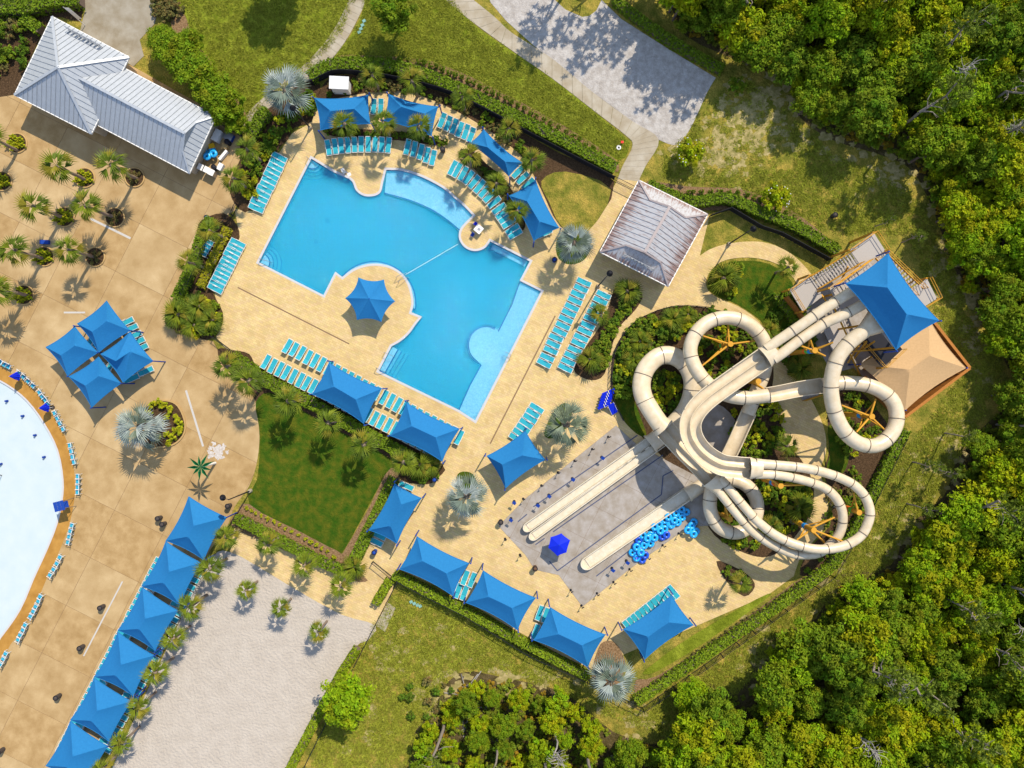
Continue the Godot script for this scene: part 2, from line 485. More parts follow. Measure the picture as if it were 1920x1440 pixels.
func setting() -> void:
	POOL = pv([584, 297, 625, 322, 655, 335])
	POOL.append_array(spl([655, 335, 662, 342, 668, 357, 680, 366, 692, 368, 705, 366, 714, 359, 718, 342, 724, 318], false, 3).slice(1))
	POOL.append_array(spl([724, 318, 755, 320, 792, 332, 830, 352, 850, 369, 870, 386, 887, 404], false, 3).slice(1))
	POOL.append_array(spl([887, 404, 867, 424, 861, 437, 862, 450, 870, 462, 882, 469, 896, 470, 910, 464, 919, 452], false, 3).slice(1))
	POOL.append_array(pv([994, 490, 975, 526, 1015, 546, 891, 789, 860, 769, 755, 718, 710, 696, 734, 649]))
	POOL.append_array(spl([734, 649, 750, 640, 767, 625, 780, 607, 791, 594], false, 3).slice(1))
	POOL.append(Vector2(771, 586))
	POOL.append_array(spl([771, 586, 775, 570, 773, 552, 767, 532, 755, 514, 737, 502, 717, 496, 697, 495, 677, 499, 659, 507, 642, 520], false, 2).slice(1))
	POOL.append_array(pv([629, 510, 607, 554, 485, 492]))
	SPLASH = spl([-260, 640, -120, 660, -40, 696, 12, 722, 50, 752, 82, 795, 107, 845, 117, 900, 115, 940, 105, 984, 86, 1032, 63, 1082, 37, 1142, 0, 1195, -60, 1270, -260, 1330], false, 3)

	var gp := pv([-8000, -8000, 8000, -8000, 8000, 8000, -8000, 8000])
	struct("ground", sheet(gp, 0.0, [grow(POOL, -0.5), grow(SPLASH, -0.5)]), M.field, "mown rough grass with dry patches around the water park")

	# lawns
	var l1 := spl([300, -60, 690, -60, 664, 10, 640, 66, 585, 132, 500, 200, 452, 246, 440, 205, 400, 120, 358, 60, 345, 20], true, 3)
	L1 = l1
	struct("lawn", sheet(l1, 0.012), M.grass, "lawn beside the entrance building and the curved path")
	var l2 := spl([690, -60, 800, -60, 880, 38, 960, 96, 1035, 148, 1110, 206, 1172, 258, 1180, 274, 1160, 300, 1080, 262, 1000, 215, 930, 178, 860, 145, 790, 122, 720, 118, 648, 118, 620, 118, 655, 70, 680, 20], true, 3)
	L2 = l2
	struct("lawn", sheet(l2, 0.012), M.grass, "lawn between the two paths above the pool hedge")
	var l3 := spl([1225, 262, 1300, 270, 1345, 160, 1420, 120, 1480, 190, 1520, 260, 1640, 300, 1720, 360, 1750, 460, 1800, 560, 1860, 660, 1890, 700, 1850, 760, 1790, 860, 1740, 900, 1690, 820, 1770, 700, 1760, 600, 1660, 440, 1560, 470, 1440, 390, 1350, 345, 1240, 340, 1215, 315], true, 3)
	struct("lawn", sheet(l3, 0.012), M.field, "rough lawn strip between the slide tower and the woods")

	# worn bare earth in ragged patches on the clearing and at the woods' edges
	var br := RandomNumberGenerator.new()
	br.seed = 12
	for z in [[[[1395, 245, 58, 42, 130], [1330, 300, 40, 22, 40], [1450, 190, 40, 25, 50], [1560, 270, 60, 18, 40], [1690, 330, 40, 22, 34], [1770, 470, 18, 50, 40], [1840, 620, 20, 40, 30]], "bare tan earth showing through the clearing beside the gravel area"], [[[1800, 830, 22, 34, 36], [1735, 905, 22, 26, 26], [1690, 1010, 24, 30, 26], [1560, 1100, 26, 16, 20], [1420, 1230, 20, 26, 24], [820, 1300, 26, 34, 40], [980, 1270, 50, 12, 30], [1180, 1360, 26, 18, 24]], "bare tan earth along the edge of the lower woods"], [[[720, 1240, 22, 20, 16], [830, 1200, 40, 20, 20], [700, 1350, 26, 34, 16]], "dry thin earth on the field beside the sand court fence"]]:
		var bm0 := MB.new()
		var lift := 0.0205
		for c in z[0]:
			for k in c[4]:
				var q := Vector2(c[0] + br.randfn() * c[2], c[1] + br.randfn() * c[3])
				var blot := PackedVector2Array()
				var rr := br.randf_range(2.0, 11.0)
				for w in 13: blot.append(q + Vector2(cos(w * TAU / 13.0) * 1.3, sin(w * TAU / 13.0)) * rr * br.randf_range(0.45, 1.15))
				flat(bm0, blot, lift)
				lift += 0.00006
		struct("bare_ground", bm0, M.bare, z[1])
	# woodland floor
	var w1 := spl([1235, -200, 1262, 20, 1290, 70, 1370, 108, 1470, 150, 1495, 215, 1560, 262, 1650, 290, 1710, 320, 1752, 400, 1790, 505, 1838, 600, 1880, 660, 1960, 700, 2600, 700, 2600, -200], true, 3)
	struct("forest_floor", sheet(w1, 0.018), M.litter, "leaf litter under the woods beside the lawn strip")
	var w2 := spl([2600, 735, 1960, 740, 1880, 770, 1800, 850, 1770, 930, 1700, 990, 1670, 1060, 1570, 1080, 1530, 1160, 1430, 1200, 1390, 1290, 1290, 1280, 1250, 1390, 1150, 1372, 1060, 1300, 950, 1272, 860, 1262, 800, 1340, 765, 1440, 740, 1900, 2600, 1900], true, 3)
	struct("forest_floor", sheet(w2, 0.018), M.litter, "leaf litter under the woods below the slides")

	# car park, paths, drive
	var park := pv([900, -60, 920, 5, 950, 40, 1000, 85, 1060, 131, 1110, 172, 1185, 227, 1235, 262])
	park.append_array(spl([1235, 262, 1262, 272, 1280, 262, 1300, 230, 1325, 175, 1342, 146], false, 3).slice(1))
	park.append_array(pv([1250, 90, 1165, 36, 1128, 0, 1118, 20, 1105, 30, 1092, 32, 1060, 18, 1035, -5, 1000, -60]))
	struct("parking_area", sheet(park, 0.03, [], 0.03), M.gravel, "pale gravel service area dappled with tree shadows")
	path_slabs("path", "pale concrete footpath with joints, curving past the silver palm", [672, -30, 670, 0, 655, 34, 636, 68, 611, 101, 580, 133, 543, 163, 506, 193, 480, 217, 456, 252], 15.0, 15, M.walk)
	var wl := spl([812, -20, 880, 37, 960, 95, 1035, 147, 1110, 205, 1172, 253, 1186, 273, 1167, 312, 1158, 336], false, 4)
	var wr := spl([862, -20, 925, 30, 960, 62, 1035, 110, 1110, 172, 1185, 227, 1235, 262, 1210, 312, 1197, 340], false, 4)
	var pn := Node3D.new()
	pn.name = numbered("path")
	add_child(pn)
	pn.set_meta("kind", "structure")
	tag(pn, "concrete service walk along the gravel area to the gate", "path")
	for i in wl.size() - 1:
		var g := 0.012
		var a := wl[i].lerp(wl[i + 1], g); var b := wl[i].lerp(wl[i + 1], 1.0 - g); var c := wr[i].lerp(wr[i + 1], 1.0 - g); var d := wr[i].lerp(wr[i + 1], g)
		var mb := MB.new()
		flat(mb, PackedVector2Array([a, b, c, d]), 0.05, 0.05)
		obj("slab", mb, M.walk, pn)
	var dr := MB.new()
	flat(dr, pv([150, -40, 300, -40, 296, 20, 290, 45, 262, 75, 270, 105, 250, 125, 150, 60, 160, 20]), 0.04, 0.04)
	struct("driveway", dr, M.drive, "grey concrete forecourt behind the entrance building")

	# left plaza of concrete slabs
	var band_o := grow(SPLASH, 24.0)
	var pz := pv([-300, 90, 20, 155, 110, 60, 250, 125, 400, 210, 452, 252, 470, 300, 448, 345, 440, 395])
	pz.append_array(pv([400, 420, 360, 480, 335, 545, 312, 590, 330, 625, 400, 640, 425, 690]))
	pz.append_array(spl([425, 690, 462, 712, 480, 755, 487, 800, 483, 860, 468, 910, 440, 950, 428, 985], false, 4).slice(1))
	pz.append_array(pv([395, 1030, 330, 1150, 250, 1310, 160, 1470, 100, 1600, -300, 1600]))
	var pn2 := Node3D.new()
	pn2.name = numbered("plaza")
	add_child(pn2)
	pn2.set_meta("kind", "structure")
	tag(pn2, "stained tan concrete plaza of large slabs around the splash pool", "plaza")
	slabs(pn2, pz, [band_o], 101.0, 100.0, 0.55, 0.03, [M.plaza, M.plaza, M.plaza2, M.plaza3], 20.0, 55.0)
	var base := MB.new()
	for q in cut(pz, [band_o]): flat(base, q, 0.012)
	obj("slab_bed", base, M.drain, pn2)
	# golden band and the shallow white splash pool
	var bm := MB.new()
	ring(bm, grow(SPLASH, 2.5), band_o, -0.3, 0.034, false)
	struct("pool_surround", bm, M.band, "golden tinted concrete band around the splash pool")
	var sm := MB.new()
	flat(sm, grow(SPLASH, 0.0), -0.10)
	struct("splash_pool", sm, M.splash, "white shallow splash pool floor under thin water")
	var rim := MB.new()
	ring(rim, grow(SPLASH, -0.6), grow(SPLASH, 2.6), -0.3, 0.045, false)
	struct("pool_edge", rim, M.coping, "white rim of the splash pool")

	# pool deck of small pavers
	var dk := pv([548, 250, 575, 235, 592, 190, 640, 170, 700, 165, 760, 165, 830, 190, 905, 235, 980, 290, 1015, 350, 1050, 420, 1095, 440, 1125, 400, 1159, 335, 1197, 339, 1330, 405, 1312, 480])
	dk.append_array(spl([1312, 480, 1330, 468, 1360, 458, 1400, 453, 1440, 456, 1482, 475, 1512, 503, 1532, 530], false, 3).slice(1))
	dk.append_array(pv([1500, 548]))
	dk.append_array(spl([1500, 548, 1488, 522, 1462, 498, 1430, 486, 1390, 483, 1352, 491, 1328, 514, 1325, 540, 1345, 558, 1385, 575, 1420, 600, 1450, 640, 1475, 690, 1512, 735, 1534, 775, 1547, 812, 1548, 850, 1538, 880, 1545, 915, 1553, 950, 1545, 990, 1520, 1020, 1498, 1050], false, 3).slice(1))
	dk.append_array(pv([1488, 1080, 1440, 1115, 1290, 1180, 1180, 1222, 1110, 1255, 1060, 1232, 960, 1178, 850, 1112, 745, 1066, 735, 1112, 705, 1175, 640, 1155, 560, 1113, 430, 1040, 440, 990]))
	dk.append_array(pv([640, 1070, 660, 1060, 700, 990, 745, 895, 800, 905, 830, 870, 730, 815, 600, 745, 490, 690, 425, 655, 405, 632]))
	dk.append_array(spl([405, 632, 417, 610, 418, 588, 405, 560, 402, 541], false, 3).slice(1))
	dk.append_array(pv([450, 445, 440, 392, 474, 396, 520, 292]))
	var garden := spl([1146, 700, 1152, 660, 1177, 615, 1218, 588, 1270, 574, 1332, 578, 1390, 598, 1428, 640, 1450, 690, 1447, 742, 1462, 790, 1480, 835, 1502, 862, 1524, 905, 1522, 955, 1495, 1000, 1468, 1030, 1430, 1045, 1380, 1030, 1340, 1004, 1312, 960, 1272, 890, 1215, 830, 1168, 785, 1148, 745], true, 3)
	struct("pool_deck", sheet(dk, 0.045, [grow(POOL, 0.6), grow(garden, -2.0)], 0.05), M.deck, "cream paver deck around the main pool and slides")
	struct("planting_bed", sheet(garden, 0.06), M.mulch, "mulched garden under the water slides")
	var isl := spl([1328, 540, 1332, 512, 1355, 496, 1392, 489, 1432, 492, 1460, 505, 1484, 528, 1494, 560, 1520, 620, 1500, 650, 1470, 670, 1455, 640, 1425, 600, 1385, 572, 1345, 555], true, 3)
	struct("lawn", sheet(isl, 0.05), M.turf, "small lawn island inside the curving slide path")
	var gr := spl([1556, 745, 1600, 720, 1680, 830, 1640, 920, 1596, 1010, 1540, 1070, 1500, 1078, 1515, 1032, 1552, 990, 1560, 950, 1552, 915, 1545, 880, 1554, 850, 1552, 800], true, 3)
	struct("planting_bed", sheet(gr, 0.03), M.mulch, "mulched strip between the slide path and the fence")
	struct("lawn", sheet(spl([1552, 800, 1575, 800, 1592, 840, 1585, 880, 1562, 900, 1549, 880, 1556, 850], true, 3), 0.042), M.turf, "sliver of lawn beside the slide path")

	# grey run-out pad with lane lines
	var pad := pv([935, 986, 985, 935, 1155, 798, 1192, 832, 1262, 870, 1330, 905, 1345, 960, 1330, 985, 1290, 988, 1180, 1067, 1092, 1137, 1070, 1108, 1048, 1078, 1003, 1068, 985, 1040, 950, 1003])
	var pads := Node3D.new()
	pads.name = numbered("run_out_pad")
	add_child(pads)
	pads.set_meta("kind", "structure")
	tag(pads, "grey concrete pad under the slide run-outs", "pavement")
	slabs(pads, pad, [], 62.0, 62.0, 0.4, 0.062, [M.greypad], 8.0, 30.0)
	var pb := MB.new()
	flat(pb, grow(pad, 0.3), 0.052)
	obj("slab_bed", pb, M.drain, pads)
	for ln in [[1037, 997, 1243, 853], [1045, 1070, 1240, 927, 1243, 892, 1262, 882], [971, 978, 988, 964], [1000, 950, 1195, 816], [1004, 1021, 1021, 1009], [1030, 1052, 1045, 1070], [1118, 1080, 1180, 1032]]:
		var mb := MB.new()
		ribbon(mb, pv(ln), 0.14, 0.0722)
		struct("lane_line", mb, M.lanepaint, "dark blue lane line on the grey run-out pad")
	# deck drains
	for ln in [[446, 539, 655, 645], [1041, 592, 919, 832]]:
		var mb := MB.new()
		ribbon(mb, pv(ln), 0.16, 0.0492)
		struct("drain_channel", mb, M.drain, "brown slot drain across the " + ("deck below the umbrella island" if ln[0] < 900 else "deck beside the shallow shelf"))
	for ln in [[[349, 732, 381, 837], 0.26], [[170, 410, 245, 447], 0.28], [[120, 586, 160, 586], 0.22], [[230, 1090, 157, 1230], 0.18]]:
		var mb := MB.new()
		ribbon(mb, pv(ln[0]), ln[1], 0.0385)
		struct("painted_strip", mb, M.paintwhite, "worn white strip on the tan plaza")

	var under := MB.new()
	flat(under, spl([1262, 835, 1292, 800, 1304, 770, 1342, 756, 1378, 788, 1374, 832, 1345, 878, 1318, 892, 1290, 872], true, 3), 0.068)
	struct("slide_slab", under, M.greypad, "grey concrete slab inside the double flume's bend")
	var cres := MB.new()
	flat(cres, spl([1150, 690, 1158, 662, 1170, 680, 1184, 735, 1202, 785, 1212, 818, 1192, 812, 1166, 784, 1151, 745], true, 3), 0.069)
	struct("lawn", cres, M.turf, "crescent of lawn between garden railing and wide loop")
	# lawns and beds set into the deck
	var turf := spl([480, 755, 506, 736, 560, 766, 640, 810, 734, 862, 722, 890, 690, 950, 646, 1030, 632, 1032, 560, 995, 468, 945, 482, 900, 487, 850, 486, 800], true, 3)
	var beds := [
		["mulched bed of palms between the plaza and the pool loungers", "mulch", [378, 413, 420, 400, 446, 425, 447, 455, 425, 500, 401, 541, 405, 560, 418, 585, 416, 608, 402, 630, 385, 637, 350, 626, 312, 610, 314, 585, 335, 550, 345, 520, 355, 480, 368, 440]],
		["mulched bed under the silver palm beside the footpath", "mulch", [454, 252, 500, 207, 548, 168, 588, 148, 602, 168, 592, 190, 585, 228, 552, 240, 540, 262, 516, 290, 472, 392, 442, 384, 430, 345, 450, 300]],
		["mulched bed behind the curved row of blue sails", "mulch", [602, 188, 606, 160, 628, 142, 670, 142, 735, 150, 800, 165, 850, 182, 900, 206, 950, 232, 1050, 288, 1152, 341, 1100, 435, 1050, 424, 1012, 350, 975, 290, 905, 237, 830, 196, 760, 172, 690, 174]],
		["palm bed along the upper edge of the square lawn", "mulch", [408, 655, 440, 657, 468, 664, 490, 691, 600, 746, 730, 816, 829, 870, 822, 895, 800, 908, 752, 900, 736, 864, 640, 812, 560, 768, 506, 738, 480, 753, 462, 715, 425, 695]],
		["mulched hedge bed along the lower edge of the square lawn", "straw", [467, 945, 560, 995, 634, 1033, 648, 1028, 694, 948, 736, 864, 754, 880, 742, 905, 700, 990, 668, 1062, 690, 1088, 650, 1085, 530, 1030, 436, 988, 446, 958]],
		["narrow palm bed below the two top sails", "mulch", [620, 240, 690, 243, 760, 248, 828, 262, 829, 274, 745, 263, 625, 256]],
		["narrow palm bed along the curved lounger row", "mulch", [862, 285, 885, 283, 915, 310, 945, 335, 975, 385, 985, 425, 970, 430, 948, 385, 915, 345]],
		["planting bed between the lounger columns and the garden path", "mulch", [1165, 528, 1204, 550, 1192, 580, 1162, 612, 1150, 640, 1134, 700, 1110, 713, 1082, 702, 1078, 686, 1098, 650, 1122, 616, 1140, 578, 1152, 540]],
		["oval bed under the silver palm beside the grey pad", "turf", [1020, 812, 1028, 822, 1042, 818, 1064, 800, 1072, 776, 1066, 758, 1052, 758, 1034, 778]],
		["small bed under the silver palm beside the two lower sails", "turf", [856, 894, 868, 884, 888, 890, 894, 915, 880, 930, 862, 922]],
		["round bed under the silver palm beside the shelter", "turf", [1046, 445, 1075, 440, 1100, 452, 1104, 475, 1088, 492, 1062, 495, 1044, 478]],
		["small triangular bed at the end of the lower deck", "mulch", [1343, 1052, 1375, 1062, 1405, 1080, 1415, 1100, 1395, 1118, 1362, 1090]],
		["round brown bed between two lower sails", "straw", [1122, 1215, 1135, 1202, 1152, 1204, 1165, 1222, 1172, 1250, 1150, 1290, 1110, 1270]],
		["straw strip with young shrubs above the pool hedge", "straw", [640, 104, 720, 106, 792, 111, 862, 135, 932, 169, 1002, 205, 1082, 251, 1142, 290, 1160, 310, 1150, 322, 1080, 282, 1008, 242, 938, 208, 868, 174, 798, 145, 740, 130, 650, 124]],
		["straw strip with young shrubs below the woods lawn", "straw", [1212, 340, 1290, 350, 1380, 354, 1440, 372, 1500, 405, 1560, 455, 1570, 476, 1540, 470, 1460, 420, 1400, 398, 1290, 392, 1240, 372]],
		["straw strip with small round shrubs behind the corner sail", "straw", [1192, 1275, 1230, 1268, 1330, 1205, 1440, 1128, 1500, 1085, 1520, 1090, 1440, 1146, 1320, 1232, 1205, 1310]],
		["brown mulch beside the parking lawn oak", "straw", [335, 15, 352, 40, 360, 70, 395, 115, 440, 180, 462, 215, 445, 222, 400, 180, 350, 110, 325, 60, 320, 20]],
		["planted verge left of the entrance building", "mulch", [-60, -40, 150, -40, 155, 10, 148, 40, 98, 35, 60, 105, 25, 178, -60, 150]],
	]
	for b in beds:
		struct("planting_bed", sheet(spl(b[2], true, 3), 0.066), M[b[1]], b[0])
	struct("lawn", sheet(turf, 0.075), M.turf, "square dark green lawn below the palm bed")
	struct("lawn", sheet(spl([1015, 340, 1060, 322, 1146, 356, 1096, 440, 1052, 424, 1030, 380], true, 3), 0.075), M.field, "dry lawn patch behind the curved sails")
	struct("lawn", sheet(spl([1205, 1262, 1230, 1240, 1300, 1190, 1420, 1122, 1440, 1120, 1320, 1205, 1232, 1258], true, 3), 0.075), M.grass, "thin lawn behind the corner sail")
	# sand court
	var sand := spl([200, 1460, 260, 1330, 330, 1180, 395, 1050, 432, 1035, 500, 1072, 560, 1108, 640, 1152, 704, 1172, 690, 1200, 668, 1212, 640, 1275, 545, 1460, 520, 1600, 120, 1600], true, 3)
	struct("sand_court", sheet(sand, 0.055), M.sand, "raked pale sand court beside the row of blue sails")
	var step := MB.new()
	flat(step, pv([704, 1172, 728, 1130, 742, 1140, 722, 1184]), 0.06, 0.06)
	struct("gate_slab", step, M.walk, "pale concrete slab outside the sand court gate")
	pool()

func path_slabs(called: String, label: String, line: Array, w: float, n: int, m: Material) -> void:
	var o := Node3D.new()
	o.name = numbered(called)
	add_child(o)
	o.set_meta("kind", "structure")
	tag(o, label, called)
	var p := spl(line, false, 3)
	for i in p.size() - 1:
		var d := (p[i + 1] - p[i]).normalized()
		var s0 := Vector2(-d.y, d.x) * w
		var s1 := s0
		if i + 2 < p.size():
			var e := ((p[i + 2] - p[i + 1]).normalized() + d).normalized()
			s1 = Vector2(-e.y, e.x) * w
		if i > 0:
			var e := ((p[i] - p[i - 1]).normalized() + d).normalized()
			s0 = Vector2(-e.y, e.x) * w
		var mb := MB.new()
		flat(mb, PackedVector2Array([p[i] + s0 + d * 0.2, p[i + 1] + s1 - d * 0.2, p[i + 1] - s1 - d * 0.2, p[i] - s0 + d * 0.2]), 0.05, 0.05)
		obj("slab", mb, m, o)

func pool() -> void:
	var o := Node3D.new()
	o.name = numbered("swimming_pool")
	add_child(o)
	o.set_meta("kind", "structure")
	tag(o, "large angular swimming pool with shelves, steps and a round peninsula", "pool")
	var fl := -1.25
	var mb := MB.new()
	flat(mb, POOL, fl)
	mb.t.clear()
	var sgn := 1.0 if area2(POOL) > 0.0 else -1.0
	for i in POOL.size():
		var a := P2(POOL[i]); var b := P2(POOL[(i + 1) % POOL.size()])
		var e := b - a
		mb.face(a + Vector3(0, -0.01, 0), b + Vector3(0, -0.01, 0), b + Vector3(0, fl, 0), a + Vector3(0, fl, 0), Vector3(-e.z, 0, e.x) * sgn)
	obj("basin", mb, M.plaster, o)
	# water-line tile band
	var tb := MB.new()
	var inn := grow(POOL, -0.25)
	for i in POOL.size():
		var a := P2(inn[i]); var b := P2(inn[(i + 1) % POOL.size()])
		var e := b - a
		tb.face(a + Vector3(0, -0.02, 0), b + Vector3(0, -0.02, 0), b + Vector3(0, -0.2, 0), a + Vector3(0, -0.2, 0), Vector3(-e.z, 0, e.x) * sgn)
	obj("tile_band", tb, M.navytile, o)
	var cp := MB.new()
	ring(cp, grow(POOL, -0.6), grow(POOL, 3.6), -0.02, 0.062)
	obj("coping", cp, M.coping, o)
	# shelves
	var sa := pv([724, 318])
	sa.append_array(spl([724, 318, 755, 320, 792, 332, 830, 352, 850, 369, 870, 386, 887, 404], false, 3).slice(1))
	sa.append(Vector2(866, 425))
	sa.append_array(spl([861, 432, 835, 410, 805, 391, 767, 375, 720, 362], false, 3))
	shelf(o, sa, -0.32, fl)
	var sb := pv([975, 526, 1015, 546, 891, 789, 860, 769, 881, 722, 902, 683])
	sb.append_array(spl([902, 683, 886, 668, 879, 648, 883, 630, 896, 617, 914, 613, 932, 620], false, 3).slice(1))
	sb.append_array(pv([960, 570]))
	shelf(o, sb, -0.30, fl)
	var e1 := MB.new()
	ribbon(e1, spl([862, 431, 835, 409, 805, 390, 767, 374, 720, 361], false, 3), 0.16, -0.305)
	ribbon(e1, pv([974, 529, 960, 570, 934, 621]), 0.16, -0.29)
	ribbon(e1, pv([902, 684, 881, 722, 860, 769]), 0.16, -0.29)
	obj("shelf_edge_tile", e1, M.navytile, o)
	# bench by the far corner
	shelf(o, pv([924, 456, 990, 488, 984, 499, 920, 466]), -0.45, fl)
	# curved steps: half-round below the shelf, quarter rounds in two corners, a straight flight
	for k in 4:
		var r := 40.0 - k * 3.0
		step(o, arc(912, 648, r + 3.0, 110, 305, 22), -0.94 + k * 0.19, fl)
		var r2 := 34.0 - k * 6.0
		var q := arc(584, 299, r2, 30, 118, 10)
		q.append(Vector2(585, 299))
		step(o, q, -1.02 + k * 0.2, fl)
		r2 = 36.0 - k * 6.5
		q = arc(487, 491, r2, -64, 28, 10)
		q.append(Vector2(487, 491))
		step(o, q, -1.02 + k * 0.2, fl)
		var w := 30.0 - k * 6.5
		var d := Vector2(0.89, 0.455) * w
		step(o, PackedVector2Array([Vector2(711, 695), Vector2(711, 695) + d, Vector2(735, 650) + d * 1.1, Vector2(735, 650)]), -1.02 + k * 0.2, fl)
	# white ledges round the peninsula
	for a in [[205, 312], [322, 368]]:
		var q := arc(700, 568, 78.5, a[0], a[1], 20)
		var qi := arc(700, 568, 71.0, a[0], a[1], 20)
		qi.reverse()
		q.append_array(qi)
		step(o, q, -0.5, fl)
	# floor drains
	for p in [[609, 409], [588, 450]]:
		var m := MB.new()
		m.box(P(p[0], p[1]) + Vector3(0, fl + 0.02, 0), Vector3(0.55, 0.04, 0.55))
		obj("floor_drain", m, M.navytile, o)
	# safety rope of small white floats
	var rp := MB.new()
	for i in 60:
		var q := Vector2(760, 515).lerp(Vector2(858, 458), i / 59.0)
		rp.ball(P2(q) + Vector3(0, -0.06, 0), Vector3(0.07, 0.05, 0.05), 6, 4)
	obj("float_line", rp, M.white, o)
	# the water: the surface, and the body of water below it tinting what lies deeper
	var wt := struct("water", sheet(grow(POOL, -0.4), -0.09), M.water, "clear turquoise water filling the swimming pool")
	var off := [sa, sb]
	for y in [-0.56, -0.80, -1.04]:
		var m := MB.new()
		for q in Geometry2D.clip_polygons(grow(POOL, -0.4), grow(sb, 0.3)):
			for z in Geometry2D.clip_polygons(q, grow(sa, 0.3)): flat(m, z, y)
		m.t.clear()
		obj("water_depth", m, M.deepwater, wt)

func shelf(o: Node3D, p: PackedVector2Array, y: float, fl: float) -> void:
	var m := MB.new()
	flat(m, grow(p, -0.3), y, y - fl)
	m.t.clear()
	obj("shelf", m, M.plaster, o)

func step(o: Node3D, p: PackedVector2Array, y: float, fl: float) -> void:
	var m := MB.new()
	flat(m, p, y, y - fl)
	m.t.clear()
	obj("step", m, M.plaster, o)
	var e := MB.new()
	ribbon(e, p.slice(0, p.size() - 1), 0.15, y + 0.006)
	obj("nosing", e, M.navytile, o)

# ---------------------------------------------------------------- shade sails
func sail(label: String, group: String, cr: Array, rd: Array, hc := 2.75, hr := 4.1, m: Material = null, post_out := 0.25, posts := [0, 1, 2, 3], called := "shade_sail", foot := 0.0) -> Node3D:
	if m == null: m = M.sail
	var c := []
	for i in 4: c.append(P(cr[i * 2], cr[i * 2 + 1], hc))
	if c[0].distance_to(c[1]) < c[1].distance_to(c[2]): c = [c[1], c[2], c[3], c[0]]
	var mid: Vector3 = (c[0] + c[1] + c[2] + c[3]) / 4.0
	var r: Array
	if rd.size() == 4:
		r = [P(rd[0], rd[1], hr), P(rd[2], rd[3], hr)]
	else:
		var ax: Vector3 = ((c[1] + c[2]) - (c[0] + c[3])) * 0.5
		var k: float = rd[0]
		r = [mid - ax * k, mid + ax * k]
		for i in 2: r[i].y = hr
	if r[0].distance_to((c[0] + c[3]) * 0.5) > r[1].distance_to((c[0] + c[3]) * 0.5): r.reverse()
	var base := Vector3(mid.x, foot, mid.z)
	var o := thing(called, label, "shade sail", base, 0.0, group)
	var off := Vector3(-base.x, -base.y, -base.z)
	var faces := [[c[0], c[1], r[0], r[1]], [c[1], c[2], r[1], r[1]], [c[2], c[3], r[1], r[0]], [c[3], c[0], r[0], r[0]]]
	var hem := MB.new()
	for f in faces:
		var mb := MB.new()
		var nu := 14
		var nv := 8
		var g := []
		var e: Vector3 = f[1] - f[0]
		var inw: Vector3 = ((f[2] + f[3]) * 0.5 - (f[0] + f[1]) * 0.5)
		inw.y = 0.0
		inw = inw.normalized()
		var bow := e.length() * 0.034
		for i in nu + 1:
			var s := float(i) / nu
			var ed: Vector3 = f[0].lerp(f[1], s) + inw * 4.0 * s * (1.0 - s) * bow - Vector3(0, 0.10 * sin(PI * s), 0)
			var rg: Vector3 = f[2].lerp(f[3], s) - Vector3(0, 0.06 * sin(PI * s) if f[2] != f[3] else 0.0, 0)
			var row := []
			for j in nv + 1:
				var t := float(j) / nv
				var w := 0.012 * sin(s * 37.0 + t * 9.0) * (1.0 - t) * sin(PI * s)
				row.append(ed.lerp(rg, t) - Vector3(0, 0.07 * sin(PI * t) * (0.35 + 0.65 * sin(PI * s)) * minf(1.0, t * 3.0) - w, 0) + off)
			g.append(row)
			if i > 0: hem.tube(g[i - 1][0], g[i][0], 0.045, 0.045, 6, false)
		for i in nu:
			for j in nv:
				var q := [g[i][j], g[i + 1][j], g[i + 1][j + 1], g[i][j + 1]]
				var nn := []
				for z in [[i, j], [i + 1, j], [i + 1, j + 1], [i, j + 1]]:
					var i0 := maxi(z[0] - 1, 0); var i1 := mini(z[0] + 1, nu)
					var j0 := maxi(z[1] - 1, 0); var j1 := mini(z[1] + 1, nv)
					var nq: Vector3 = (g[i1][z[1]] - g[i0][z[1]]).cross(g[z[0]][j1] - g[z[0]][j0])
					if nq.length() < 1e-6: nq = Vector3.UP
					if nq.y < 0.0: nq = -nq
					nn.append(nq.normalized())
				if q[0].distance_to(q[1]) > 1e-4: mb.trin(q[0], q[1], q[2], nn[0], nn[1], nn[2])
				if q[2].distance_to(q[3]) > 1e-4: mb.trin(q[0], q[2], q[3], nn[0], nn[2], nn[3])
		obj("panel", mb, m, o)
	obj("hem", hem, m, o)
	for i in posts:
		var d: Vector3 = c[i] - mid
		d.y = 0.0
		var top: Vector3 = c[i] + d.normalized() * post_out + off
		var pm := MB.new()
		pm.tube(Vector3(top.x, 0.0, top.z), top + Vector3(0, 0.22, 0), 0.085, 0.075, 10)
		pm.ball(top + Vector3(0, 0.24, 0), Vector3(0.1, 0.06, 0.1), 8, 4)
		obj("post", pm, M.post, o)
		var tb := MB.new()
		tb.tube(top + Vector3(0, 0.1, 0), c[i] + off, 0.03, 0.03, 6)
		obj("tie", tb, M.post, o)
	return o

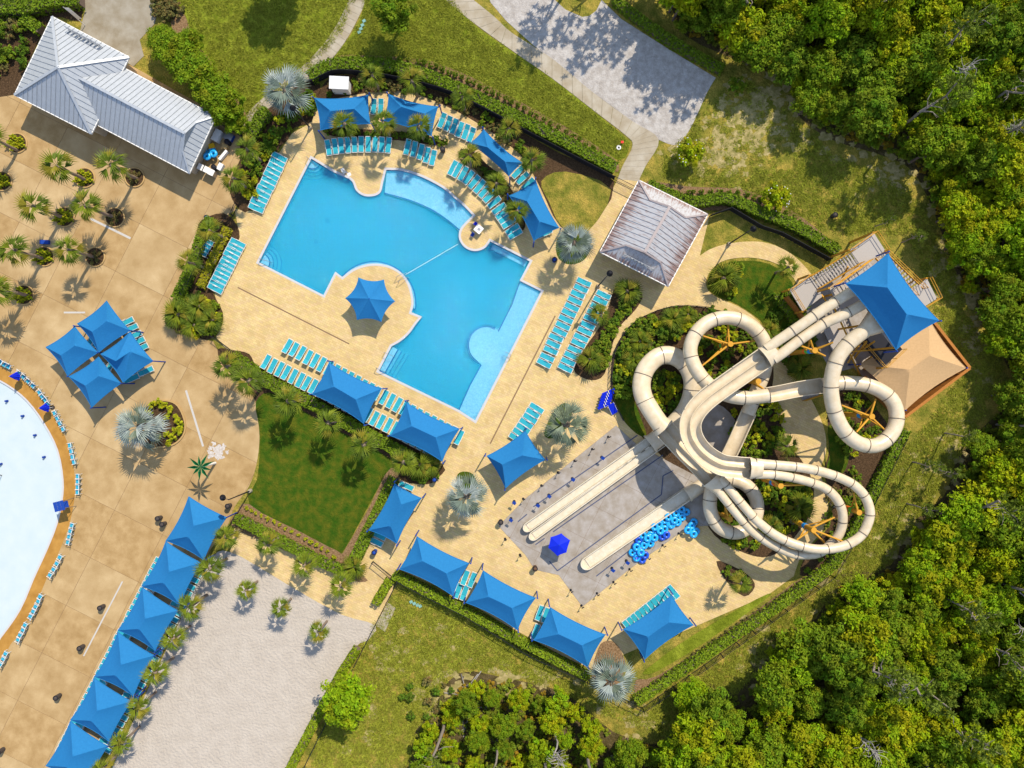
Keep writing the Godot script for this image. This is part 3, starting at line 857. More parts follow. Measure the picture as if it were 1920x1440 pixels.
func sails() -> void:
	var g := "blue hip sails around the pool deck"
	sail("blue sail beside the white utility shed, with palm before it", g, [590, 184, 690, 178, 694, 232, 601, 244], [620, 208, 664, 204])
	sail("blue sail with two loungers at its side, above the row of five", g, [729, 177, 821, 200, 809, 255, 720, 226], [752, 200, 796, 213])
	sail("blue sail over the first stretch of the curved lounger row", g, [907, 243, 979, 305, 954, 330, 882, 268], [914, 276, 947, 303])
	sail("blue sail between the curved lounger row and a silver palm", g, [1004, 338, 1048, 427, 1001, 451, 955, 367], [988, 377, 1011, 415])
	sail("blue sail of the square lawn's palm bed, farther from the grey pad", g, [617, 680, 715, 729, 682, 794, 585, 739], [626, 725, 667, 749])
	sail("blue sail at the end of the two long lounger rows", g, [762, 755, 861, 804, 829, 865, 732, 817], [772, 799, 817, 820])
	sail("lone blue sail below the short slanted lounger row", g, [985, 808, 1022, 862, 948, 915, 913, 855], [979, 854, 942, 871])
	sail("narrow blue sail along the square lawn's hedge", g, [740, 907, 790, 934, 744, 1019, 692, 994], [752, 946, 732, 986])
	sail("blue sail of the hedge row of three, beside the gate", g, [782, 1006, 879, 1056, 849, 1117, 749, 1067], [792, 1052, 837, 1075])
	sail("middle blue sail of three along the clipped hedge", g, [906, 1070, 1004, 1121, 970, 1181, 874, 1130], [916, 1119, 960, 1140])
	sail("blue sail of the hedge row of three, beside a silver palm", g, [1032, 1139, 1135, 1190, 1102, 1251, 1001, 1200], [1047, 1189, 1091, 1210])
	sail("blue sail behind the diagonal row of eight loungers", g, [1259, 1116, 1300, 1172, 1209, 1236, 1169, 1180], [1254, 1167, 1216, 1194])
	g = "cluster of four square blue sails on the plaza"
	sail("plaza cluster sail next to the round planters", g, [200, 564, 244, 620, 185, 661, 145, 607], [200, 602, 173, 622], 3.0, 4.3, null, 0.05, [0])
	sail("plaza cluster sail next to the splash pool chairs", g, [140, 612, 184, 661, 127, 705, 86, 651], [140, 648, 114, 666], 3.0, 4.3, null, 0.05, [3, 0])
	sail("plaza cluster sail next to the loungers and plaza bed", g, [244, 622, 287, 677, 231, 717, 189, 664], [244, 659, 217, 677], 3.0, 4.3, null, 0.05, [1])
	sail("plaza cluster sail next to the oval planter", g, [185, 669, 227, 719, 172, 764, 129, 706], [185, 705, 160, 723], 3.0, 4.3, null, 0.05, [1, 2, 0])
	g = "row of blue sails between the plaza and the sand"
	var rows := [[354, 931, 425, 970, 382, 1050, 311, 1014], [311, 1015, 377, 1055, 337, 1135, 266, 1099], [267, 1101, 334, 1145, 291, 1220, 221, 1182], [221, 1185, 289, 1229, 250, 1305, 177, 1269], [177, 1271, 247, 1315, 204, 1390, 132, 1350], [132, 1352, 202, 1399, 160, 1478, 86, 1436]]
	for i in rows.size():
		sail("%s blue sail from the tall lamp in the sand court row" % nth(i + 1) if i > 0 else "blue sail heading the sand court row, beside a tall lamp", g, rows[i], [0.12], 3.0, 4.5, null, 0.1, [0, 1])
	# umbrella of six points on the peninsula
	var tips := [672, 520, 720, 524, 741, 565, 715, 604, 669, 600, 647, 559]
	star_umbrella("hexagonal_umbrella", "blue six-pointed umbrella on the pool peninsula", tips, P(692, 560, 4.0), 2.5, M.sail, 0.12)
	star_umbrella("hexagonal_umbrella", "royal blue six-sided umbrella on the grey pad", [1052.5, 1000, 1069, 1013, 1062, 1036, 1045, 1042.5, 1028, 1027, 1032.5, 1007], P(1048.5, 1022, 2.75), 2.2, M.royal, 0.03)
	g = "folded umbrellas beside the splash pool"
	for p in [[38, 703, 2.0], [92, 761, 2.2]]:
		var o := thing("folded_umbrella", "folded royal blue umbrella between splash pool chairs", "umbrella", P(p[0] + 7, p[1] + 3), 0.0, g)
		var mb := MB.new()
		mb.tube(Vector3(0, 0, 0), Vector3(0, 2.7, 0), 0.035, 0.03, 8)
		obj("pole", mb, M.white, o)
		var cm := MB.new()
		for k in 7:
			var a := TAU * k / 7.0 + 0.2
			var d := Vector3(cos(a), 0, sin(a))
			cm.tube(Vector3(0, 2.6, 0), Vector3(0, 1.25, 0) + d * (0.42 if k % 2 else 0.3), 0.05, 0.17, 7)
		obj("canopy", cm, M.royal, o)
		var bm := MB.new()
		bm.tube(Vector3(0, 0.03, 0), Vector3(0, 0.12, 0), 0.3, 0.26, 14)
		obj("base", bm, M.bin, o)

func star_umbrella(called: String, label: String, tips: Array, apex: Vector3, ht: float, m: Material, bow: float) -> void:
	var o := thing(called, label, "umbrella", Vector3(apex.x, 0.0, apex.z))
	var off := Vector3(-apex.x, 0, -apex.z)
	var n: int = tips.size() / 2
	for i in n:
		var a: Vector3 = P(tips[i * 2], tips[i * 2 + 1], ht) + off
		var b: Vector3 = P(tips[(i * 2 + 2) % (n * 2)], tips[(i * 2 + 3) % (n * 2)], ht) + off
		var ap := apex + off
		var mb := MB.new()
		var inw := -(a + b) * 0.5
		inw.y = 0
		for k in 10:
			var s := k / 10.0
			var t := (k + 1) / 10.0
			var e0 := a.lerp(b, s) + inw * 4.0 * s * (1.0 - s) * bow
			var e1 := a.lerp(b, t) + inw * 4.0 * t * (1.0 - t) * bow
			for q in 5:
				var w0 := q / 5.0
				var w1 := (q + 1) / 5.0
				mb.face(e0.lerp(ap, w0), e1.lerp(ap, w0), e1.lerp(ap, w1), e0.lerp(ap, w1), Vector3.UP)
		obj("panel", mb, m, o)
		var rb := MB.new()
		rb.tube(a - Vector3(0, 0.03, 0), ap - Vector3(0, 0.08, 0), 0.025, 0.03, 6)
		obj("rib", rb, M.post, o)
	var pm := MB.new()
	pm.tube(Vector3.ZERO, Vector3(0, apex.y, 0), 0.09, 0.07, 10)
	obj("pole", pm, M.post, o)

# ---------------------------------------------------------------- loungers
var loungers0 := []
var chair0: Node3D

func make_lounger(back: float) -> Node3D:
	var by := 0.385 + sin(back) * 0.68
	var bz := -0.30 - cos(back) * 0.68
	var o := Node3D.new()
	o.set_meta("base", "sun_lounger")
	o.set_meta("category", "sun lounger")
	var f := MB.new()
	for s in [-1, 1]:
		f.beam(Vector3(s * 0.33, 0.36, -0.95), Vector3(s * 0.33, 0.36, 0.98), 0.04, 0.06)
		f.beam(Vector3(s * 0.33, 0.37, -0.30), Vector3(s * 0.33, by, bz), 0.035, 0.05)
		for z in [-0.72, 0.78]: f.beam(Vector3(s * 0.33, 0, z), Vector3(s * 0.33, 0.36, z), 0.05, 0.05)
	for z in [-0.93, 0.98]: f.beam(Vector3(-0.33, 0.36, z), Vector3(0.33, 0.36, z), 0.05, 0.06)
	f.beam(Vector3(-0.33, by, bz), Vector3(0.33, by, bz), 0.05, 0.06)
	obj("frame", f, M.white, o)
	for s in [-1, 1]:
		var a := MB.new()
		a.beam(Vector3(s * 0.37, 0.56, -0.42), Vector3(s * 0.37, 0.56, 0.16), 0.035, 0.03)
		a.beam(Vector3(s * 0.37, 0.36, 0.12), Vector3(s * 0.37, 0.56, 0.14), 0.03, 0.03)
		obj("armrest", a, M.white, o)
	var t := MB.new()
	for k in 6:
		var z0 := -0.30 + k * 0.2
		var y0 := 0.385 - 0.03 * sin(PI * k / 6.0)
		var y1 := 0.385 - 0.03 * sin(PI * (k + 1) / 6.0)
		t.face(Vector3(-0.315, y0, z0), Vector3(0.315, y0, z0), Vector3(0.315, y1, z0 + 0.2), Vector3(-0.315, y1, z0 + 0.2), Vector3.UP)
	obj("seat", t, M.teal, o)
	var b := MB.new()
	b.face(Vector3(-0.30, 0.385, -0.32), Vector3(0.30, 0.385, -0.32), Vector3(0.30, by, bz + 0.04), Vector3(-0.30, by, bz + 0.04), Vector3(0, 1, 0.3))
	obj("backrest", b, M.teal, o)
	return o

func make_chair() -> void:
	var c := Node3D.new()
	c.set_meta("base", "pool_chair")
	c.set_meta("category", "chair")
	var cf := MB.new()
	for s in [-1, 1]:
		cf.beam(Vector3(s * 0.27, 0, 0.28), Vector3(s * 0.27, 0.60, 0.24), 0.045, 0.045)
		cf.beam(Vector3(s * 0.27, 0, -0.26), Vector3(s * 0.27, 0.60, -0.26), 0.045, 0.045)
		cf.beam(Vector3(s * 0.29, 0.62, -0.28), Vector3(s * 0.29, 0.62, 0.28), 0.045, 0.035)
		cf.beam(Vector3(s * 0.25, 0.36, -0.22), Vector3(s * 0.25, 0.98, -0.42), 0.05, 0.05)
	cf.beam(Vector3(-0.27, 0.98, -0.42), Vector3(0.27, 0.98, -0.42), 0.05, 0.05)
	cf.beam(Vector3(-0.27, 0.40, 0.26), Vector3(0.27, 0.40, 0.26), 0.05, 0.05)
	obj("frame", cf, M.white, c)
	var cs := MB.new()
	cs.face(Vector3(-0.26, 0.41, -0.22), Vector3(0.26, 0.41, -0.22), Vector3(0.26, 0.43, 0.3), Vector3(-0.26, 0.43, 0.3), Vector3.UP)
	obj("seat", cs, M.sling, c)
	var cb := MB.new()
	cb.face(Vector3(-0.23, 0.42, -0.22), Vector3(0.23, 0.42, -0.22), Vector3(0.23, 0.95, -0.40), Vector3(-0.23, 0.95, -0.40), Vector3(0, 0.3, 1))
	obj("backrest", cb, M.sling, c)
	chair0 = c

var seen := {}

func nth(n: int) -> String:
	if n % 100 in [11, 12, 13]: return "%dth" % n
	return "%d%s" % [n, ["th", "st", "nd", "rd", "th", "th", "th", "th", "th", "th"][n % 10]]

func place(src: Node3D, x: float, y: float, dx: float, dy: float, label: String, group: String) -> void:
	if "%s" in label:
		seen[label] = seen.get(label, 0) + 1
		label = label % nth(seen[label])
	var d := Vector2(dx, dy).normalized()
	if src == loungers0[1]:
		var u := rng.randf()
		src = loungers0[0] if u < 0.18 else (loungers0[2] if u > 0.8 else src)
	copy(src, P(x, y, 0.4) * Vector3(1, 0, 1) + Vector3(0, 0.047, 0), atan2(-d.x, -d.y) + rng.randfn(0.0, 0.018), label, group)

func row(src: Node3D, x0: float, y0: float, x1: float, y1: float, n: int, dx: float, dy: float, label: String, group: String) -> void:
	for i in n:
		var t := i / maxf(1.0, n - 1.0)
		place(src, lerpf(x0, x1, t) + rng.randfn(0, 0.35), lerpf(y0, y1, t) + rng.randfn(0, 0.35), dx, dy, label, group)

func loungers() -> void:
	for b in [0.12, 0.42, 0.62]: loungers0.append(make_lounger(b))
	make_chair()
	var L: Node3D = loungers0[1]
	var top := [[616, 277], [628.5, 275], [640, 273.5], [652.5, 272.5], [665, 271.5], [677.5, 271], [690.5, 271], [703.5, 270.8], [716, 271.5], [728.5, 272.5]]
	for q in top: place(L, q[0], q[1], 0.02 * (q[0] - 670) / 10.0, -1, "%s teal lounger from the silver palm in the row of ten", "ten loungers below the first sail")
	for q in [[764, 276], [776.5, 280], [789, 285], [800.5, 291], [812, 296]]: place(L, q[0], q[1], 0.25, -1, "%s teal lounger of five by the palm bed, counted from the row of ten", "five loungers near the palm bed")
	for q in [[829, 226], [840.5, 231.5], [851.5, 237], [862, 243], [873.5, 247.5], [884, 253]]: place(L, q[0], q[1], 0.38, -1, "%s teal lounger of six between two sails, counted from the top sails", "six loungers between two sails")
	for q in [[701, 200], [714, 200]]: place(L, q[0], q[1], 0.1, -1, "%s teal lounger of the pair between the top sails, counted from the shed", "pair of loungers between sails")
	var cv := spl([849, 315, 872, 328, 896, 347, 918, 368, 938, 395, 952, 415, 966, 439], false, 8)
	for i in 15:
		var t := i / 14.0 * (cv.size() - 1.01)
		var k := int(t)
		var q := cv[k].lerp(cv[k + 1], t - k)
		var d := (cv[k + 1] - cv[k]).normalized()
		place(L, q.x, q.y, d.y, -d.x, "%s teal lounger of the long curved row, counted from the row of five", "curved row of loungers")
	row(L, 972, 322, 990, 345, 3, 0.75, -0.66, "teal lounger between the two curved-row sails", "loungers between the curved-row sails")
	place(L, 1022, 437, 0.9, -0.45, "single teal lounger beside the silver palm and a sail", "")
	row(L, 525, 296, 481, 390, 12, -0.9, -0.44, "%s teal lounger of the tight row, counted from the silver palm", "tight lounger row by the palm bed")
	row(L, 446, 456, 404, 541, 12, -0.89, -0.45, "%s teal lounger of the plaza bed row, counted from the storage yard", "tight lounger row by the plaza bed")
	row(L, 1095, 529, 1021, 681, 14, 0.9, 0.43, "%s teal lounger from the shelter in the column by the shallow shelf", "lounger column by the shallow shelf")
	row(L, 1132, 553, 1060, 690, 13, 0.9, 0.43, "%s teal lounger from the shelter in the column by the planting bed", "lounger column by the planting bed")
	row(L, 1006, 765, 968, 822, 7, 0.84, 0.54, "%s teal lounger of the slanted row, counted from the silver palm", "slanted row of loungers")
	row(L, 539, 649, 861, 820, 26, -0.45, 0.89, "%s teal lounger of the pool-side long row, counted from the plaza", "first long lounger row under sails")
	row(L, 499, 679, 829, 850, 27, -0.45, 0.89, "%s teal lounger of the hedge-side long row, counted from the plaza", "second long lounger row under sails")
	place(L, 762, 911, -0.9, -0.42, "teal lounger at the upper end of the narrow sail", "")
	row(L, 710, 1004, 704, 1016, 2, -0.9, -0.42, "teal lounger in the shade below the narrow sail", "loungers below the narrow sail")
	for q in [[872, 1083], [885.5, 1087], [859, 1107], [871, 1111]]: place(L, q[0], q[1], -0.35, 0.93, "teal lounger of the four between first and middle hedge sail", "four loungers between hedge sails")
	for q in [[1012, 1149], [1023, 1153], [1004, 1184], [1015, 1189]]: place(L, q[0], q[1], -0.35, 0.93, "teal lounger between the middle and last hedge sail", "loungers between hedge sails")
	for i in 12: place(L, lerpf(1262, 1178, i / 11.0), lerpf(1109, 1175, i / 11.0), 0.62, 0.78, "%s teal lounger of the diagonal row, counted from the triangular bed", "diagonal lounger row")
	for q in [[237, 604], [245, 616], [252, 629], [258, 641], [264, 653], [274, 696], [247, 710]]: place(L, q[0], q[1], -0.9, 0.42, "teal lounger at the edge of the four plaza sails", "loungers under the plaza sails")
	row(L, 168, 645, 215, 625, 4, 0.5, -0.86, "teal lounger in the gaps between the four plaza sails", "loungers in the sail gaps")
	row(L, 170, 693, 205, 690, 3, 0.5, -0.86, "teal lounger in the gaps between the four plaza sails", "loungers in the sail gaps")
	row(L, 303, 1055, 118, 1410, 33, 0.89, 0.45, "%s teal lounger under the sand sails' plaza edge, counted from the lamp", "loungers under the sand sail row")
	row(L, 366, 1073, 195, 1403, 28, -0.89, -0.45, "%s teal lounger under the sails' sand edge, counted from the lamp", "loungers at the sand edge")
	# upright chairs round the splash pool
	var gs := [[2, 679, 17, 687, 3, "beside a folded umbrella, three abreast"], [36, 699, 63, 722, 4, "with a folded umbrella amid them"], [75, 735, 92, 757, 4, "in the group above a folded umbrella"], [104, 774, 119, 804, 4, "in the group opposite the four plaza sails"], [133, 835, 140, 866, 4, "in the group opposite the oval planter"], [147, 893, 147, 922, 4, "in the group beside the lifeguard stand"], [136, 985, 129, 1016, 4, "in the group below the lifeguard stand"], [114, 1045, 96, 1078, 4, "in the second group below the lifeguard stand"], [78, 1118, 59, 1155, 5, "in the group of five at the golden band"], [49, 1171, 35, 1199, 4, "in the group after the group of five"], [12, 1225, 1, 1245, 3, "in the last group along the band"]]
	for q in gs:
		var d := Vector2(q[2] - q[0], q[3] - q[1]).normalized()
		row(chair0, q[0], q[1], q[2], q[3], q[4], -(-d.y), -d.x, "white framed blue sling chair " + q[5], "splash pool chairs " + q[5])

# ---------------------------------------------------------------- water slides
func path3(a: Array, stepm := 0.4) -> PackedVector3Array:
	var p := PackedVector3Array()
	for q in a: p.append(P(q[0], q[1], q[2]))
	var d := PackedVector3Array()
	var m := p.size()
	for i in m - 1:
		var p0 := p[i - 1] if i > 0 else p[0] * 2.0 - p[1]
		var p3 := p[i + 2] if i + 2 < m else p[m - 1] * 2.0 - p[m - 2]
		for k in 12: d.append(p[i].cubic_interpolate(p[i + 1], p0, p3, k / 12.0))
	d.append(p[m - 1])
	var r := PackedVector3Array([d[0]])
	var acc := 0.0
	for i in range(1, d.size()):
		acc += d[i].distance_to(d[i - 1])
		if acc >= stepm:
			r.append(d[i])
			acc = 0.0
	if r[r.size() - 1].distance_to(d[d.size() - 1]) > 0.05: r.append(d[d.size() - 1])
	return r

func frame(p: PackedVector3Array, i: int) -> Basis:
	var t := (p[mini(i + 1, p.size() - 1)] - p[maxi(i - 1, 0)]).normalized()
	var x := Vector3.UP.cross(t).normalized()
	return Basis(x, t.cross(x).normalized(), t)

func ring_loft(mb: MB, cs: Array, seg := 22) -> void:
	# cs: [centre, basis, rx, ry]
	for i in cs.size() - 1:
		for j in seg:
			var q := []
			for k in [[0, 0], [1, 0], [1, 1], [0, 1]]:
				var c: Array = cs[i + k[0]]
				var a: float = TAU * (j + k[1]) / seg
				var bs: Basis = c[1]
				q.append(c[0] + bs.x * cos(a) * c[2] + bs.y * sin(a) * c[3])
				q.append((bs.x * cos(a) / c[2] + bs.y * sin(a) / c[3]).normalized())
			mb.trin(q[0], q[2], q[4], q[1], q[3], q[5])
			mb.trin(q[0], q[4], q[6], q[1], q[5], q[7])

func tube_run(o: Node3D, a: Array, rx: float, ry: float, per: int, off: Vector3, m: Material) -> PackedVector3Array:
	var p := path3(a)
	for i in p.size(): p[i] += off
	var i := 0
	while i < p.size() - 1:
		var e := mini(i + per, p.size() - 1)
		if p.size() - 1 - e < per / 2: e = p.size() - 1
		var cs := []
		for k in range(i, e + 1): cs.append([p[k], frame(p, k), rx, ry])
		var mb := MB.new()
		ring_loft(mb, cs)
		# the inside of the shell, seen at open ends
		if i == 0 or e == p.size() - 1:
			for c in cs: c[2] -= 0.04; c[3] -= 0.04
			ring_loft(mb, cs)
		var sec := obj("tube_section", mb, m, o)
		var fb := frame(p, i)
		var fm := MB.new()
		var t := fb.z
		ring_loft(fm, [[p[i] - t * 0.035, fb, rx + 0.005, ry + 0.005], [p[i] - t * 0.035, fb, rx + 0.055, ry + 0.055], [p[i] + t * 0.035, fb, rx + 0.055, ry + 0.055], [p[i] + t * 0.035, fb, rx + 0.005, ry + 0.005]])
		obj("flange", fm, M.seam, sec)
		i = e
	return p

func sweep(mb: MB, p: PackedVector3Array, prof: PackedVector2Array, i0: int, i1: int) -> void:
	var m := prof.size()
	var nn := PackedVector2Array()
	var sg := 1.0 if area2(prof) > 0.0 else -1.0
	for k in m:
		var e1 := (prof[k] - prof[(k - 1 + m) % m]).normalized()
		var e2 := (prof[(k + 1) % m] - prof[k]).normalized()
		nn.append((Vector2(e1.y, -e1.x) + Vector2(e2.y, -e2.x)).normalized() * sg)
	for i in range(i0, i1):
		var f0 := frame(p, i)
		var f1 := frame(p, i + 1)
		for f in [f0, f1]: pass
		for k in m:
			var l := (k + 1) % m
			var a := p[i] + f0.x * prof[k].x + f0.y * prof[k].y
			var b := p[i] + f0.x * prof[l].x + f0.y * prof[l].y
			var c := p[i + 1] + f1.x * prof[l].x + f1.y * prof[l].y
			var d := p[i + 1] + f1.x * prof[k].x + f1.y * prof[k].y
			var na := f0.x * nn[k].x + f0.y * nn[k].y
			var nb := f0.x * nn[l].x + f0.y * nn[l].y
			var nc := f1.x * nn[l].x + f1.y * nn[l].y
			var nd := f1.x * nn[k].x + f1.y * nn[k].y
			mb.trin(a, b, c, na, nb, nc)
			mb.trin(a, c, d, na, nc, nd)

func double_profile(r: float) -> PackedVector2Array:
	var q := PackedVector2Array([Vector2(-2.0 * r - 0.14, 0.16), Vector2(-2.0 * r - 0.04, 0.17)])
	for i in 11: q.append(Vector2(-r - 0.03 + r * cos(PI + PI * i / 10.0), r * sin(PI + PI * i / 10.0)))
	q.append(Vector2(0, -0.10))
	for i in 11: q.append(Vector2(r + 0.03 + r * cos(PI + PI * i / 10.0), r * sin(PI + PI * i / 10.0)))
	q.append(Vector2(2.0 * r + 0.04, 0.17))
	q.append(Vector2(2.0 * r + 0.14, 0.16))
	q.append_array(PackedVector2Array([Vector2(2.0 * r + 0.12, -0.1), Vector2(1.8 * r, -0.85 * r), Vector2(r, -1.18 * r), Vector2(0, -r * 1.1), Vector2(-r, -1.18 * r), Vector2(-1.8 * r, -0.85 * r), Vector2(-2.0 * r - 0.12, -0.1)]))
	return q

func single_profile(r: float) -> PackedVector2Array:
	var q := PackedVector2Array([Vector2(-r - 0.1, 0.22), Vector2(-r, 0.22)])
	for i in 13: q.append(Vector2(r * cos(PI + PI * i / 12.0), r * 0.9 * sin(PI + PI * i / 12.0)))
	q.append_array(PackedVector2Array([Vector2(r, 0.22), Vector2(r + 0.1, 0.22), Vector2(r + 0.08, -0.1), Vector2(r * 0.75, -r * 0.72), Vector2(0, -r - 0.05), Vector2(-r * 0.75, -r * 0.72), Vector2(-r - 0.08, -0.1)]))
	return q

func flume_run(o: Node3D, a: Array, prof: PackedVector2Array, per: int, off: Vector3) -> PackedVector3Array:
	var p := path3(a)
	for i in p.size(): p[i] += off
	var i := 0
	while i < p.size() - 1:
		var e := mini(i + per, p.size() - 1)
		if p.size() - 1 - e < per / 2: e = p.size() - 1
		var mb := MB.new()
		sweep(mb, p, prof, i, e)
		obj("flume_section", mb, M.cream, o)
		if i > 0:
			var fm := MB.new()
			var f := frame(p, i)
			var out := PackedVector2Array()
			for q in prof: out.append(q * 1.02)
			var pp := PackedVector3Array([p[i] - f.z * 0.03, p[i] + f.z * 0.03])
			sweep(fm, pp, PackedVector2Array([Vector2(prof[0].x - 0.03, 0.1), Vector2(prof[0].x - 0.01, 0.22), Vector2(prof[0].x + 0.12, 0.22), Vector2(prof[0].x + 0.1, 0.1)]), 0, 1)
			obj("flange", fm, M.seam, o)
		i = e
	return p

func hood(o: Node3D, at: Vector3, dir: Vector3, rx0: float, ry0: float, rx1: float, ry1: float, l: float) -> void:
	dir = dir.normalized()
	var x := Vector3.UP.cross(dir).normalized()
	var bs := Basis(x, dir.cross(x), dir)
	var mb := MB.new()
	ring_loft(mb, [[at, bs, rx0 + 0.06, ry0 + 0.06], [at + dir * 0.12, bs, rx0 + 0.09, ry0 + 0.09], [at + dir * 0.3, bs, rx0, ry0], [at + dir * l * 0.6, bs, (rx0 + rx1) * 0.5, (ry0 + ry1) * 0.5], [at + dir * l, bs, rx1, ry1], [at + dir * (l + 0.02), bs, 0.05, 0.05]], 26)
	ring_loft(mb, [[at, bs, rx0 + 0.06, ry0 + 0.06], [at + dir * 0.02, bs, rx0 - 0.04, ry0 - 0.04], [at + dir * l * 0.7, bs, rx1, ry1 * 0.95]], 26)
	obj("hood", mb, M.cream, o)

func shift(mb: MB, off: Vector3) -> void:
	for i in mb.v.size(): mb.v[i] += off

func trough(o: Node3D, start: Vector2, end: Vector2, hw: float, y0: float, wall: float, off: Vector3) -> void:
	# a flat run-out lane with a rounded end: floor, rim and outer wall
	var d := (end - start).normalized()
	var n := Vector2(-d.y, d.x)
	var mk := func(w: float, ex: float) -> PackedVector2Array:
		var q := PackedVector2Array([start - n * w, end - n * w - d * hw])
		for i in range(1, 12):
			var a := -PI * 0.5 + PI * i / 12.0
			q.append(end - d * hw + d * cos(a) * (w + ex) + n * sin(a) * w)
		q.append(end + n * w - d * hw)
		q.append(start + n * w)
		return q
	var outer: PackedVector2Array = mk.call(hw, 2.0)
	var inner: PackedVector2Array = mk.call(hw - 2.2, 0.0)
	var fl := MB.new()
	flat(fl, inner, y0)
	fl.t.clear()
	shift(fl, off)
	obj("floor", fl, M.runout, o)
	var rm := MB.new()
	for i in outer.size() - 1:
		var a := P2(inner[i]); var b := P2(inner[i + 1]); var c := P2(outer[i + 1]); var e := P2(outer[i])
		var up := Vector3(0, y0 + wall, 0)
		var lo := Vector3(0, y0, 0)
		var a2 := a.lerp(e, 0.35); var b2 := b.lerp(c, 0.35)
		rm.face(a + lo, b + lo, b2 + up, a2 + up, (a - e) + Vector3.UP * 0.5)
		rm.face(a2 + up, b2 + up, c + up, e + up, Vector3.UP)
		rm.face(e + up, c + up, c + Vector3(0, 0.07, 0), e + Vector3(0, 0.07, 0), (e - a))
	shift(rm, off)
	obj("rim", rm, M.runout, o)
	var sp := MB.new()
	var q0 := end - d * (hw + 1.0)
	sp.beam(P2(q0 - n * (hw - 4.0)) + Vector3(0, y0 + 0.05, 0), P2(q0 + n * (hw - 4.0)) + Vector3(0, y0 + 0.05, 0), 0.22, 0.1)
	shift(sp, off)
	obj("stop_block", sp, M.runout, o)

func column(label: String, cx: float, cy: float, h: float, arms: Array, bands := []) -> void:
	var top := P(cx, cy, h)
	var o := thing("support_column", label, "support column", Vector3(top.x, 0.06, top.z), 0.0, "yellow slide columns")
	var off := -Vector3(top.x, 0.06, top.z)
	var mb := MB.new()
	mb.tube(Vector3.ZERO, Vector3(0, h - 0.06, 0), 0.30, 0.28, 16)
	var pn := obj("post", mb, M.yellow, o)
	var cp := MB.new()
	cp.tube(Vector3(0, h - 0.06, 0), Vector3(0, h, 0), 0.34, 0.33, 16)
	obj("cap", cp, M.yellow, pn)
	var ft := MB.new()
	ft.tube(Vector3(0, -0.1, 0), Vector3(0, 0.35, 0), 0.55, 0.5, 18)
	obj("footing", ft, M.walk, o)
	for b in bands:
		var bm := MB.new()
		bm.tube(Vector3(0, b[0], 0), Vector3(0, b[0] + 0.7, 0), 0.325, 0.325, 16)
		obj("band", bm, M[b[1]], pn)
	for a in arms:
		var e := P(a[0], a[1], a[2]) + off
		var am := MB.new()
		var hs: float = minf(h - 0.4, a[2] - 0.1)
		am.tube(Vector3(0, hs, 0), e, 0.13, 0.10, 10)
		am.tube(Vector3(0, maxf(0.6, hs - 1.7), 0), Vector3(0, hs, 0).lerp(e, 0.82), 0.09, 0.08, 8)
		obj("arm", am, M.yellow, o)

